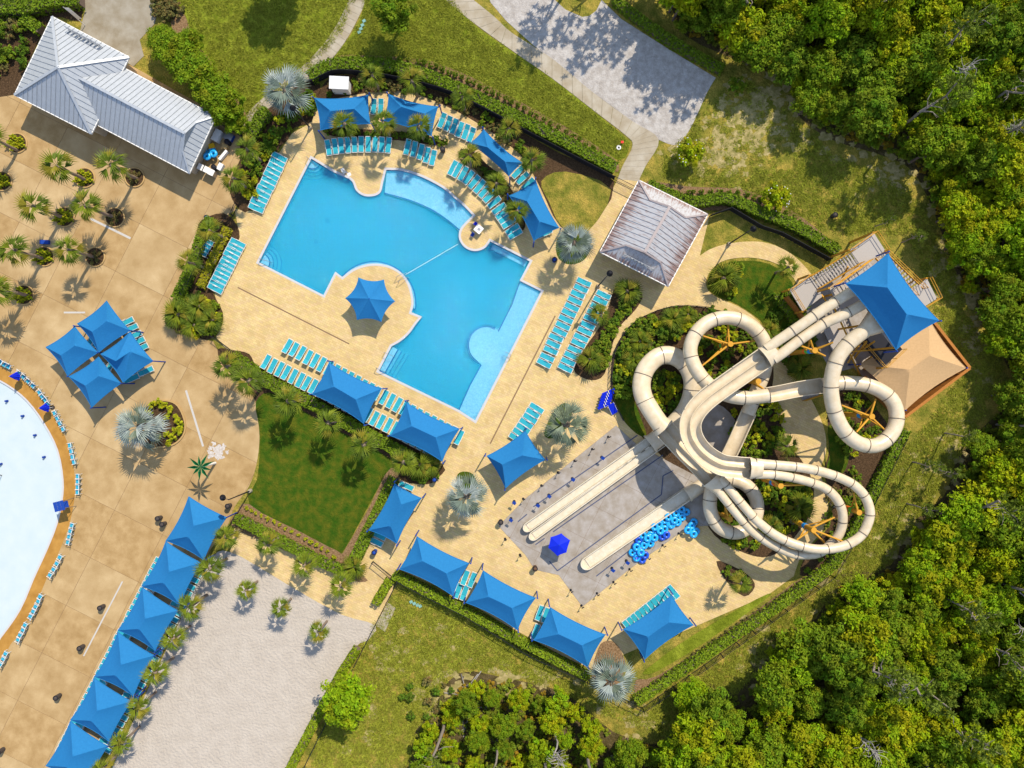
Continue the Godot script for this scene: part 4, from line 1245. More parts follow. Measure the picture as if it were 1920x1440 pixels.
func slides() -> void:
	# ---- twin body slide: tubes, double flume, tubes, flume, wide loop, twin run-out
	var b := P(1420, 780, 0.0)
	var o := thing("water_slide", "cream twin-lane slide with double flume and paired thin tubes", "water slide", b)
	var off := -b
	tube_run(o, [[1612, 538, 10.7], [1580, 557, 10.5], [1540, 583, 10.1], [1500, 611, 9.7], [1460, 638, 9.2], [1436, 655, 8.95]], 0.60, 0.55, 6, off, M.cream)
	tube_run(o, [[1634, 562, 10.7], [1605, 578, 10.5], [1578, 592, 10.2], [1545, 607, 9.8], [1500, 637, 9.4], [1470, 660, 9.15], [1450, 674, 8.95]], 0.60, 0.55, 6, off, M.cream)
	var dp := double_profile(0.56)
	var d1 := P(1405, 690, 8.7) - P(1440, 666, 8.8)
	hood(o, P(1433, 671, 8.72) + off, -d1, 1.25, 0.85, 1.0, 0.7, 1.5)
	flume_run(o, [[1433, 671, 8.7], [1400, 694, 8.55], [1360, 722, 8.4], [1325, 748, 8.3], [1303, 772, 8.2], [1294, 797, 8.1], [1300, 825, 8.0], [1321, 852, 7.9], [1352, 871, 7.8], [1382, 876, 7.7], [1408, 878, 7.65]], dp, 7, off)
	hood(o, P(1404, 878, 7.68) + off, Vector3(1, 0, 0.03), 1.22, 0.85, 1.0, 0.65, 1.5)
	tube_run(o, [[1416, 868, 7.7], [1432, 870, 7.68], [1455, 872, 7.6], [1497, 876, 7.5], [1530, 882, 7.4], [1553, 888, 7.3], [1580, 898, 7.2], [1603, 911, 7.1], [1621, 930, 7.0], [1630, 952, 6.9], [1630, 972, 6.8], [1618, 1000, 6.7], [1597, 1017, 6.6], [1570, 1027, 6.55], [1533, 1030, 6.4], [1495, 1022, 6.2], [1456, 1005, 6.0], [1420, 977, 5.8], [1390, 944, 5.6], [1360, 908, 5.4], [1348, 896, 5.3]], 0.55, 0.52, 5, off, M.cream)
	tube_run(o, [[1414, 889, 7.6], [1432, 889, 7.5], [1455, 890, 7.4], [1490, 896, 7.1], [1520, 904, 6.8], [1545, 914, 6.5], [1566, 932, 6.2], [1578, 955, 5.9], [1580, 978, 5.6], [1574, 1000, 5.3], [1560, 1018, 5.15], [1535, 1037, 5.1], [1500, 1040, 5.1], [1477, 1035, 5.1], [1441, 1017, 5.1], [1411, 996, 5.1], [1388, 971, 5.1], [1365, 943, 5.1], [1345, 918, 5.1], [1336, 908, 5.1]], 0.55, 0.52, 5, off, M.cream)
	var d2 := P(1240, 800, 4.2) - P(1336, 903, 5.0)
	hood(o, P(1333, 897, 5.05) + off, -d2, 1.22, 0.9, 0.95, 0.62, 1.6)
	flume_run(o, [[1336, 900, 5.0], [1312, 873, 4.75], [1285, 846, 4.5], [1260, 820, 4.25], [1239, 798, 4.05]], dp, 6, off)
	hood(o, P(1246, 804, 4.1) + off, d2, 1.28, 0.95, 1.1, 0.8, 1.0)
	tube_run(o, [[1240, 799, 4.05], [1222, 772, 3.8], [1207, 745, 3.55], [1203, 718, 3.3], [1212, 690, 3.05], [1234, 669, 2.8], [1260, 667, 2.55], [1284, 682, 2.3], [1297, 708, 2.05], [1297, 738, 1.8], [1286, 768, 1.5], [1268, 790, 1.3], [1247, 811, 1.15], [1224, 829, 1.1]], 1.12, 0.82, 7, off, M.cream)
	hood(o, P(1218, 833, 1.1) + off, P(1247, 811, 1.1) - P(1218, 833, 1.1), 1.2, 0.85, 1.1, 0.8, 0.6)
	var dd := (Vector2(986, 996) - Vector2(1226, 829)).normalized()
	var nn := Vector2(-dd.y, dd.x)
	trough(o, Vector2(1240, 819) - nn * -7.6, Vector2(983, 991), 8.6, 0.42, 0.42, off)
	trough(o, Vector2(1240, 819) + nn * -7.6, Vector2(994, 1007), 8.6, 0.42, 0.42, off)

	# ---- single wide tube slide with three rings
	b = P(1500, 720, 0.0)
	o = thing("water_slide", "cream single wide tube slide with three rings and a wide run-out", "water slide", b)
	off = -b
	hood(o, P(1644, 603, 10.5) + off, P(1600, 635, 10.2) - P(1644, 603, 10.5), 1.35, 1.1, 0.86, 0.86, 1.6)
	tube_run(o, [[1632, 612, 10.4], [1610, 628, 10.2], [1590, 645, 10.0], [1572, 668, 9.8], [1562, 695, 9.6], [1558, 725, 9.35], [1561, 755, 9.1], [1570, 785, 8.85], [1586, 812, 8.6], [1610, 831, 8.35], [1638, 836, 8.1], [1662, 824, 7.9], [1678, 800, 7.75], [1681, 775, 7.6], [1672, 750, 7.45], [1652, 733, 7.3], [1625, 722, 7.15], [1595, 718, 7.0], [1565, 719, 6.85], [1540, 723, 6.7]], 0.84, 0.84, 6, off, M.cream)
	flume_run(o, [[1540, 723, 6.7], [1500, 729, 6.55], [1460, 737, 6.4], [1437, 741, 6.3]], single_profile(0.82), 20, off)
	tube_run(o, [[1441, 741, 6.3], [1420, 744, 6.2], [1395, 746, 6.1], [1368, 742, 6.0], [1340, 730, 5.9], [1318, 710, 5.8], [1301, 684, 5.65], [1294, 655, 5.5], [1304, 626, 5.35], [1326, 605, 5.2], [1354, 596, 5.05], [1384, 599, 4.9], [1410, 613, 4.75], [1430, 636, 4.6], [1437, 664, 4.4], [1433, 695, 4.2], [1422, 725, 4.0], [1410, 755, 3.8], [1402, 776, 3.65]], 0.84, 0.84, 6, off, M.cream)
	flume_run(o, [[1404, 772, 3.65], [1390, 803, 3.45], [1376, 834, 3.25], [1362, 862, 3.1]], single_profile(0.82), 20, off)
	tube_run(o, [[1363, 860, 3.1], [1352, 880, 3.0], [1340, 903, 2.9], [1332, 930, 2.75], [1332, 957, 2.6], [1343, 982, 2.4], [1364, 997, 2.2], [1388, 997, 2.0], [1409, 983, 1.85], [1419, 960, 1.7], [1417, 934, 1.55], [1402, 912, 1.4], [1378, 900, 1.25], [1350, 899, 1.15], [1322, 907, 1.05], [1294, 925, 1.0]], 0.84, 0.84, 6, off, M.cream)
	hood(o, P(1288, 928, 1.0) + off, P(1322, 907, 1.0) - P(1288, 928, 1.0), 0.9, 0.85, 0.84, 0.82, 0.6)
	trough(o, Vector2(1304, 913.5), Vector2(1091, 1060), 12.0, 0.40, 0.45, off)

	# ---- columns
	column("yellow column inside the slide ring by the path", 1370, 645, 5.2, [[1318, 630, 5.1], [1365, 608, 4.6], [1416, 639, 4.3], [1311, 690, 5.3]], [[1.5, "greenband"]])
	column("yellow column inside the outermost slide ring", 1635, 781, 7.4, [[1578, 760, 8.6], [1606, 810, 8.0], [1661, 808, 7.5], [1642, 748, 7.0]], [[4.3, "blueband"]])
	column("yellow column on a white footing inside the paired tubes", 1526, 994, 6.3, [[1552, 1023, 5.0], [1590, 1019, 6.2], [1565, 970, 5.4], [1494, 1012, 5.8]], [[3.4, "blueband"], [1.6, "gold"]])
	column("yellow column between the two outer tube bends", 1611, 961, 6.6, [[1601, 924, 6.6], [1629, 962, 6.5]], [[3.6, "orangeband"], [4.4, "greenband"]])
	column("yellow column beside the double flume's junction", 1464, 911, 6.9, [[1440, 895, 7.2], [1510, 909, 6.7]], [[3.9, "blueband"], [4.8, "orangeband"]])
	column("yellow column with teal band below the twin tubes", 1528, 657, 8.6, [[1500, 648, 9.2], [1548, 668, 8.8], [1517, 630, 9.3], [1562, 642, 9.6]], [[5.6, "orangeband"], [6.3, "greenband"], [7.0, "blueband"]])
	column("yellow column under the straight double flume", 1422, 715, 7.6, [[1405, 692, 7.9], [1440, 735, 5.8]], [])
	column("yellow column inside the lowest slide ring", 1369, 974, 4.3, [[1336, 955, 2.6], [1400, 950, 4.6], [1358, 944, 4.6]], [])

# ---------------------------------------------------------------- slide tower
func rails(o: Node3D, line: Array, hgt := 1.05) -> void:
	# yellow guard rail along 3-D points: posts each a part, rails a part
	for i in line.size() - 1:
		var rm := MB.new()
		var a: Vector3 = line[i]
		var b: Vector3 = line[i + 1]
		for k in [1.0, 0.55]: rm.tube(a + Vector3(0, hgt * k, 0), b + Vector3(0, hgt * k, 0), 0.04, 0.04, 6)
		var gr := obj("guard_rail", rm, M.yellow, o)
		var n := maxi(1, int(a.distance_to(b) / 1.4))
		for j in n + 1:
			var q := a.lerp(b, float(j) / n)
			var pm := MB.new()
			pm.tube(q, q + Vector3(0, hgt, 0), 0.035, 0.035, 6)
			obj("rail_post", pm, M.yellow, gr)

func platform(o: Node3D, q: Array, h: float, off: Vector3, m: Material = null) -> void:
	var mb := MB.new()
	flat(mb, pv(q), h, 0.14, h)
	mb.t.clear()
	for i in mb.v.size(): mb.v[i] += off
	obj("deck", mb, M.grating if m == null else m, o)

func flight(o: Node3D, a: Vector3, b: Vector3, w: float, n: int) -> void:
	var d := b - a
	var f := Vector3(d.x, 0, d.z).normalized()
	var s := f.cross(Vector3.UP).normalized()
	for i in n:
		var t := MB.new()
		t.box(a + d * ((i + 0.5) / n), Vector3(w, 0.05, 0.27), Basis(s, Vector3.UP, s.cross(Vector3.UP)))
		obj("tread", t, M.grating, o)
	for k in [-1, 1]:
		var g := MB.new()
		g.beam(a + s * k * w * 0.52, b + s * k * w * 0.52, 0.07, 0.3)
		obj("stringer", g, M.yellow, o)
		rails(o, [a + s * k * w * 0.52, b + s * k * w * 0.52])

func tower() -> void:
	var b := P(1620, 580, 0.0)
	var o := thing("slide_tower", "yellow steel stair tower under the high blue sail", "tower", b)
	var off := -b
	# decks
	platform(o, [1480, 543, 1518, 516, 1536, 542, 1542, 556, 1505, 584], 3.4, off)
	platform(o, [1593, 468, 1638, 436, 1660, 470, 1614, 498], 5.9, off)
	platform(o, [1712, 545, 1738, 522, 1757, 560, 1728, 578], 8.0, off)
	platform(o, [1604, 540, 1660, 500, 1738, 600, 1676, 652, 1640, 606], 10.0, off)
	platform(o, [1555, 540, 1610, 500, 1640, 560, 1585, 596], 6.5, off)
	platform(o, [1612, 640, 1650, 606, 1692, 655, 1655, 690], 4.5, off, M.black)
	platform(o, [1545, 620, 1580, 590, 1606, 650, 1575, 690], 1.2, off)
	var A := P(1524, 531, 3.4) + off
	var B := P(1606, 481, 5.9) + off
	flight(o, A, B, 1.7, 16)
	flight(o, P(1650, 478, 5.9) + off, P(1722, 548, 8.0) + off, 1.3, 13)
	flight(o, P(1636, 497, 5.9) + off, P(1566, 548, 8.0) + off, 1.3, 13)
	flight(o, P(1500, 740, 0.1) + off, P(1530, 730, 1.4) + off, 1.6, 7)
	# guard rails
	rails(o, [P(1480, 543, 3.4) + off, P(1518, 516, 3.4) + off])
	rails(o, [P(1480, 543, 3.4) + off, P(1505, 584, 3.4) + off])
	rails(o, [P(1593, 468, 5.9) + off, P(1638, 436, 5.9) + off, P(1660, 470, 5.9) + off])
	rails(o, [P(1738, 522, 8.0) + off, P(1757, 560, 8.0) + off, P(1728, 578, 8.0) + off])
	rails(o, [P(1604, 540, 10.0) + off, P(1660, 500, 10.0) + off, P(1738, 600, 10.0) + off, P(1676, 652, 10.0) + off])
	rails(o, [P(1612, 640, 4.5) + off, P(1655, 690, 4.5) + off, P(1692, 655, 4.5) + off])
	# columns, beams and braces
	var legs := [[1604, 540, 10.0], [1660, 500, 10.0], [1738, 600, 10.0], [1676, 652, 10.0], [1640, 606, 10.0], [1480, 543, 3.4], [1518, 516, 3.4], [1505, 584, 3.4], [1638, 436, 5.9], [1593, 468, 5.9], [1660, 470, 5.9], [1757, 560, 8.0], [1728, 578, 8.0], [1738, 522, 8.0], [1555, 540, 6.5], [1585, 596, 6.5], [1612, 640, 4.5], [1655, 690, 4.5]]
	for q in legs:
		var t := P(q[0], q[1], q[2]) + off
		var m := MB.new()
		m.box(Vector3(t.x, t.y * 0.5, t.z), Vector3(0.22, t.y, 0.22))
		obj("column", m, M.yellow, o)
	var br := [[1604, 540, 9.8, 1660, 500, 9.8], [1660, 500, 9.8, 1738, 600, 9.8], [1738, 600, 9.8, 1676, 652, 9.8], [1676, 652, 9.8, 1604, 540, 9.8], [1555, 540, 6.3, 1610, 500, 6.3], [1585, 596, 6.3, 1640, 560, 6.3], [1540, 552, 3.2, 1560, 580, 4.5], [1563, 575, 6.3, 1600, 655, 6.3], [1600, 655, 4.4, 1640, 620, 4.4], [1588, 660, 4.6, 1684, 652, 4.6], [1590, 662, 1.5, 1640, 625, 4.6], [1605, 690, 1.0, 1660, 650, 4.4], [1615, 640, 0.3, 1590, 680, 4.0], [1594, 664, 4.2, 1612, 702, 0.3], [1625, 640, 6.0, 1602, 672, 2.0], [1640, 640, 6.5, 1610, 660, 3.5], [1560, 560, 0.4, 1590, 500, 5.8], [1600, 480, 0.4, 1640, 440, 5.6]]
	for q in br:
		var m := MB.new()
		m.beam(P(q[0], q[1], q[2]) + off, P(q[3], q[4], q[5]) + off, 0.14, 0.18)
		obj("brace", m, M.yellow, o)
	sail("high blue sail roofing the slide tower", "", [1665, 475, 1586, 532, 1680, 656, 1760, 601], [1664, 539, 1700, 589], 12.4, 14.6, null, 0.15, [0, 1, 2, 3], "tower_sail", 9.9)
	# pump enclosure
	sail("tan sail over the wooden pump yard", "", [1742, 598, 1811, 690, 1697, 769, 1612, 683], [1706, 693, 1743, 667], 2.9, 4.1, M.tansail, 0.02, [0, 1, 2, 3], "shade_sail")
	wall_run("timber_screen", "orange timber screen around the pump yard beside the tan sail", [[1752, 604], [1819, 690], [1697, 782], [1622, 706]], 2.6)
	wall_run("timber_screen", "orange timber screen beside the clipped hedges below the stair landing", [[1476, 556], [1512, 602]], 2.4)
	var yb := MB.new()
	flat(yb, pv([1470, 548, 1520, 520, 1640, 470, 1740, 590, 1800, 690, 1690, 770, 1600, 690, 1560, 700, 1510, 610]), 0.03)
	struct("tower_yard", yb, M.greypad, "grey concrete yard under the slide tower")

func wall_run(called: String, label: String, q: Array, h: float) -> void:
	var b := P(q[0][0], q[0][1], h) * Vector3(1, 0, 1)
	var o := thing(called, label, "screen", b)
	for i in q.size() - 1:
		var a := P(q[i][0], q[i][1], h) * Vector3(1, 0, 1) - b
		var c := P(q[i + 1][0], q[i + 1][1], h) * Vector3(1, 0, 1) - b
		var l := a.distance_to(c)
		var n := int(l / 0.9)
		for k in n:
			var m := MB.new()
			var s := a.lerp(c, (k + 0.02) / n)
			var e := a.lerp(c, (k + 0.98) / n)
			m.beam(s + Vector3(0, h * 0.5, 0), e + Vector3(0, h * 0.5, 0), 0.1, h - 0.1)
			obj("panel", m, M.wood, o)
		var t := MB.new()
		t.beam(a + Vector3(0, h, 0), c + Vector3(0, h, 0), 0.34, 0.09)
		obj("cap_rail", t, M.wood, o)

# ---------------------------------------------------------------- buildings
func roof_face(o: Node3D, q: Array, m: Material, pitch: float, dirp := Vector3.ZERO) -> void:
	# q: 3-4 world points of a roof plane; standing-seam panels run up the slope
	var n: Vector3 = (q[1] - q[0]).cross(q[2] - q[0]).normalized()
	if n.y < 0.0: n = -n
	var e := Vector3.UP.cross(n).normalized()      # along the eave
	var u := n.cross(e).normalized()               # up or down the slope
	var p2 := PackedVector2Array()
	var lo := 1e9
	var hi := -1e9
	for p in q:
		var z := Vector2((p - q[0]).dot(e), (p - q[0]).dot(u))
		p2.append(z)
		lo = minf(lo, z.x)
		hi = maxf(hi, z.x)
	if Geometry2D.is_polygon_clockwise(p2): p2.reverse()
	var ylo := 1e9
	var yhi := -1e9
	for p in q:
		ylo = minf(ylo, p.y)
		yhi = maxf(yhi, p.y)
	var k := floori(lo / pitch)
	while k * pitch < hi:
		var x := k * pitch
		var cell := PackedVector2Array([Vector2(x, -99), Vector2(x + pitch - 0.012, -99), Vector2(x + pitch - 0.012, 99), Vector2(x, 99)])
		for c in Geometry2D.intersect_polygons(p2, cell):
			if absf(area2(c)) < 0.02: continue
			var mb := MB.new()
			var id := Geometry2D.triangulate_polygon(c)
			for i in range(0, id.size(), 3):
				var w := []
				for j in 3: w.append(q[0] + e * c[id[i + j]].x + u * c[id[i + j]].y)
				mb.face(w[0], w[1], w[2], w[2], n)
			# the standing seam on one edge
			var y0 := 1e9
			var y1 := -1e9
			for z in c:
				if z.x < x + 0.03: y0 = minf(y0, z.y); y1 = maxf(y1, z.y)
			if y1 - y0 > 0.1:
				var a: Vector3 = q[0] + e * (x + 0.02) + u * y0
				var b: Vector3 = q[0] + e * (x + 0.02) + u * y1
				mb.box((a + b) * 0.5 + n * 0.03, Vector3(0.045, 0.07, y1 - y0), Basis(e, n, u))
			if m == M.rustmetal:
				for z in mb.v: mb.t.append(Vector2((z - q[0]).dot(e) / 9.0, clampf((z.y - ylo) / maxf(0.5, yhi - ylo), 0.02, 0.98)))
			obj("roof_panel", mb, m, o)
		k += 1

func gablet_roof(o: Node3D, w: Array, hr: float, in0: float, in1: float, f: float, m: Material, pt: float) -> void:
	# w: eave corners; the ridge runs from the w3-w0 end to the w1-w2 end; a small vertical gable over each hipped end
	var m0: Vector3 = (w[0] + w[3]) * 0.5
	var m1: Vector3 = (w[1] + w[2]) * 0.5
	var ax := (m1 - m0).normalized()
	var r0 := m0 + ax * in0
	var r1 := m1 - ax * in1
	r0.y = hr
	r1.y = hr
	var half: Vector3 = (w[0] - w[3]) * 0.5
	var lowp := func(r: Vector3, s: float) -> Vector3:
		var e := Vector3(r.x, w[0].y, r.z) + half * s
		return e.lerp(r, f)
	var n1: Vector3 = lowp.call(r1, 1.0); var s1: Vector3 = lowp.call(r1, -1.0)
	var n0: Vector3 = lowp.call(r0, 1.0); var s0: Vector3 = lowp.call(r0, -1.0)
	if in0 > 0.0:
		roof_face(o, [w[0], w[1], n1, r1, r0, n0], m, pt)
		roof_face(o, [w[2], w[3], s0, r0, r1, s1], m, pt)
		roof_face(o, [w[3], w[0], n0, s0], m, pt)
		var g0 := MB.new()
		g0.face(n0, r0, s0, s0, -ax)
		obj("gable", g0, m, o)
		for q in [[n0, r0], [r0, s0], [n0, w[0]], [s0, w[3]]]: ridge(o, q[0], q[1], m, 0.2)
	else:
		roof_face(o, [w[0], w[1], n1, r1, r0], m, pt)
		roof_face(o, [w[2], w[3], r0, r1, s1], m, pt)
	roof_face(o, [w[1], w[2], s1, n1], m, pt)
	var g1 := MB.new()
	g1.face(n1, r1, s1, s1, ax)
	obj("gable", g1, m, o)
	for q in [[n1, r1], [r1, s1], [n1, w[1]], [s1, w[2]]]: ridge(o, q[0], q[1], m, 0.2)
	ridge(o, r0, r1, m)

func ridge(o: Node3D, a: Vector3, b: Vector3, m: Material, w := 0.32) -> void:
	var mb := MB.new()
	mb.beam(a + Vector3(0, 0.05, 0), b + Vector3(0, 0.05, 0), w, 0.07)
	obj("ridge_cap", mb, m, o)

func gutter(o: Node3D, pts: Array) -> void:
	for i in pts.size() - 1:
		var mb := MB.new()
		mb.beam(pts[i] - Vector3(0, 0.06, 0), pts[i + 1] - Vector3(0, 0.06, 0), 0.14, 0.16)
		obj("gutter", mb, M.trim, o)

func buildings() -> void:
	# entrance building: square hipped pavilion and a lower wing with a dutch gable end
	var b := P(140, 170, 0.0)
	var o := thing("entrance_building", "entrance building with pale standing-seam hip roof and lower wing", "building", b)
	var f := -b
	var he := 3.6
	var A := P(98, 31, he) + f; var B := P(242, 107, he) + f; var C := P(171, 251, he) + f; var D := P(27, 178, he) + f
	var T := P(109, 126, 6.9) + f
	var pt := 0.62
	for q in [[A, B, T], [B, C, T], [C, D, T], [D, A, T]]: roof_face(o, q, M.roofmetal, pt)
	for q in [A, B, C, D]: ridge(o, q, T, M.roofmetal)
	gutter(o, [A, B, C, D, A])
	var hw := 3.2
	var W1 := P(226, 124, hw) + f; var W2 := P(405, 218, hw) + f; var W3 := P(355, 325, hw) + f
	var W4 := W3 + W1 - W2
	gablet_roof(o, [W1, W2, W3, W4], 5.6, -5.2, 1.2, 0.52, M.roofmetal, pt)
	gutter(o, [W1, W2, W3, W4])
	# walls set in under the eaves
	for q in [[[A, B, C, D], he], [[W1, W2, W3, W4], hw]]:
		var cc: Vector3 = (q[0][0] + q[0][1] + q[0][2] + q[0][3]) * 0.25
		var wl := []
		for p in q[0]:
			var z: Vector3 = cc + (p - cc) * 0.86
			z.y = 0.0
			wl.append(z)
		for i in 4:
			var m := MB.new()
			m.beam(wl[i] + Vector3(0, q[1] * 0.5 - 0.1, 0), wl[(i + 1) % 4] + Vector3(0, q[1] * 0.5 - 0.1, 0), 0.25, q[1] - 0.2)
			obj("wall", m, M.wallpaint, o)
		var sf := MB.new()
		sf.face(q[0][0] - Vector3(0, 0.12, 0), q[0][1] - Vector3(0, 0.12, 0), q[0][2] - Vector3(0, 0.12, 0), q[0][3] - Vector3(0, 0.12, 0), Vector3.DOWN)
		obj("soffit", sf, M.trim, o)
	sign_frame("slim sign rack standing on the entrance roof", A.lerp(B, 0.26) - f, A.lerp(B, 0.70) - f, (T - (A + B) * 0.5) * 0.10, 0.95)
	# shelter by the gate
	b = P(1226, 438, 0.0)
	o = thing("shelter", "square shelter with rust-stained metal roof and gablets", "shelter", b)
	f = -b
	A = P(1198, 338, 3.2) + f; B = P(1327, 402, 3.2) + f; C = P(1253, 537, 3.2) + f; D = P(1125, 472, 3.2) + f
	gablet_roof(o, [B, C, D, A], 5.3, 1.9, 1.9, 0.5, M.rustmetal, pt)
	gutter(o, [A, B, C, D, A])
	var cc := (A + B + C + D) * 0.25
	for p in [A, B, C, D]:
		var z: Vector3 = cc + (p - cc) * 0.88
		var m := MB.new()
		m.box(Vector3(z.x, 1.6, z.z), Vector3(0.4, 3.2, 0.4))
		obj("pillar", m, M.wallpaint, o)
	sign_frame("slim sign rack standing on the shelter roof", D.lerp(C, 0.28) - f, D.lerp(C, 0.72) - f, (cc - (D + C) * 0.5) * 0.16 + Vector3(0, 0.45, 0), 0.8)
	# utility shed
	b = P(643, 168)
	o = thing("utility_shed", "small white-topped utility shed behind the first sail", "shed", b, -0.05)
	var m2 := MB.new()
	m2.box(Vector3(0, 1.0, 0), Vector3(2.1, 2.0, 1.25))
	obj("wall", m2, M.trim, o)
	var m3 := MB.new()
	m3.box(Vector3(0, 2.05, 0), Vector3(2.4, 0.12, 1.55), Basis(Vector3.RIGHT, 0.06))
	obj("roof", m3, M.white, o)

func sign_frame(label: String, a: Vector3, b: Vector3, up: Vector3, h: float) -> void:
	a += up
	b += up
	var o := thing("roof_sign", label, "sign rack", a)
	var d := b - a
	for k in [0.15, 1.0]:
		var m := MB.new()
		m.beam(Vector3(0, h * k, 0), d + Vector3(0, h * k, 0), 0.05, 0.06)
		obj("rail", m, M.steel, o)
	for i in 7:
		var m := MB.new()
		m.tube(d * (i / 6.0) - Vector3(0, 0.4, 0), d * (i / 6.0) + Vector3(0, h, 0), 0.03, 0.03, 6)
		obj("upright", m, M.steel, o)
	for i in 9:
		var m := MB.new()
		m.beam(d * ((i + 0.25) / 9.0) + Vector3(0, h * 0.58, 0), d * ((i + 0.8) / 9.0) + Vector3(0, h * 0.58, 0), 0.06, h * (0.62 if i % 3 else 0.8))
		obj("letter_plate", m, M.trim, o)

# ---------------------------------------------------------------- vegetation
const LEAF_TONES := [0.70, 0.85, 0.95, 1.0, 1.08, 1.2, 1.32]

func leaf_tone(base: Color, r: RandomNumberGenerator) -> Color:
	# a leaf picks one of seven pigment tones by chance, wherever it hangs
	var k: float = LEAF_TONES[r.randi() % 7]
	return Color(base.r * k * r.randf_range(0.9, 1.1), base.g * k, base.b * k)

func leaf(mb: MB, p: Vector3, nrm: Vector3, s: float, r: RandomNumberGenerator) -> void:
	var x := nrm.cross(Vector3(r.randf_range(-1, 1), r.randf_range(-1, 1), r.randf_range(-1, 1)))
	if x.length() < 0.01: return
	x = x.normalized() * s * r.randf_range(0.45, 0.75)
	var y := nrm.cross(x).normalized() * s * r.randf_range(0.9, 1.5)
	var f := nrm * s * 0.22
	mb.tri(p - x + f, p - y, p + y)
	mb.tri(p + y, p - y, p + x + f)

func blob(mb: MB, c: Vector3, rad: Vector3, n: int, s: float, base: Color, r: RandomNumberGenerator, up := 0.45) -> void:
	for i in n:
		var d := Vector3(r.randfn(), r.randfn(), r.randfn()).normalized()
		if d.y < -0.55: d.y = -d.y
		var k := pow(r.randf(), 0.4)
		var nn := (d + Vector3(r.randfn(), r.randfn(), r.randfn()) * 0.45 + Vector3(0, up, 0)).normalized()
		mb.col = leaf_tone(base, r)
		leaf(mb, c + d * rad * k, nn, s * r.randf_range(0.7, 1.3), r)

func crown_mesh(sd: int, R: float, hh: float, blobs: int, per: int, s: float, base: Color) -> ArrayMesh:
	# clumps spread through the crown's volume, centre at the origin
	var r := RandomNumberGenerator.new()
	r.seed = sd
	var mb := MB.new()
	for i in blobs:
		var d := Vector3(r.randfn(), r.randfn() * 0.8 + 0.15, r.randfn()).normalized()
		var k := pow(r.randf(), 0.45) * r.randf_range(0.72, 1.0)
		var br := R * r.randf_range(0.15, 0.31)
		var cc := Color(base.r * r.randf_range(0.85, 1.2), base.g * r.randf_range(0.88, 1.15), base.b)
		blob(mb, Vector3(d.x * R, d.y * hh, d.z * R) * k, Vector3(br, br * 0.75, br), per, s, cc, r)
	return mb.mesh()

func trunk_mesh(sd: int, h: float, r0: float, limbs: int, R: float) -> ArrayMesh:
	var r := RandomNumberGenerator.new()
	r.seed = sd
	var mb := MB.new()
	var p := Vector3.ZERO
	var n := 6
	for i in n:
		var q := Vector3(r.randfn() * 0.12 * i, h * (i + 1) / n, r.randfn() * 0.12 * i)
		mb.tube(p, q, lerpf(r0, r0 * 0.35, float(i) / n), lerpf(r0, r0 * 0.35, (i + 1.0) / n), 8, false)
		p = q
	for i in limbs:
		var a := r.randf() * TAU
		var y := h * r.randf_range(0.5, 0.95)
		var m := Vector3(cos(a) * R * 0.4, y + R * 0.25, sin(a) * R * 0.4)
		var e := Vector3(cos(a + 0.3) * R * r.randf_range(0.7, 0.95), y + R * r.randf_range(0.3, 0.6), sin(a + 0.3) * R * 0.85)
		mb.tube(Vector3(0, y, 0), m, r0 * 0.35, r0 * 0.22, 6, false)
		mb.tube(m, e, r0 * 0.22, r0 * 0.07, 5, false)
	return mb.mesh()

func make_tree(base: String, cm: Mesh, ch: float, tm: Mesh, wood: Material) -> Node3D:
	var o := Node3D.new()
	o.set_meta("base", base)
	o.set_meta("category", "tree")
	obj("trunk", tm, wood, o)
	if cm:
		var c := obj("crown", cm, M.leaf, o)
		c.position.y = ch
	return o

func put(src: Node3D, at: Vector3, sc: float, label: String, group: String, sy := 1.0) -> Node3D:
	var n := copy(src, at, rng.randf() * TAU, label, group)
	n.scale = Vector3(sc, sc * sy, sc)
	return n

func pine_crown(sd: int, R: float, hh: float) -> ArrayMesh:
	var r := RandomNumberGenerator.new()
	r.seed = sd
	var mb := MB.new()
	for i in 34:
		var a := r.randf() * TAU
		var y := r.randf_range(-hh, hh)
		var k := R * r.randf_range(0.25, 1.0) * (1.0 - 0.45 * (y + hh) / (2.0 * hh))
		var c := Vector3(cos(a) * k, y, sin(a) * k)
		var col := Color(0.125, 0.165, 0.022) * r.randf_range(0.8, 1.3)
		for j in 34:
			var d := Vector3(r.randfn(), r.randfn() * 0.7 + 0.3, r.randfn()).normalized()
			mb.col = col * r.randf_range(0.75, 1.3)
			var e := c + d * r.randf_range(0.3, 0.6)
			var s := d.cross(Vector3(r.randfn(), r.randfn(), r.randfn())).normalized() * 0.045
			mb.tri(c + s, e, c - s)
			mb.tri(c + d * 0.15 + s * 1.5, e + s, c + d * 0.2 - s * 1.5)
	return mb.mesh()

var kinds := {}

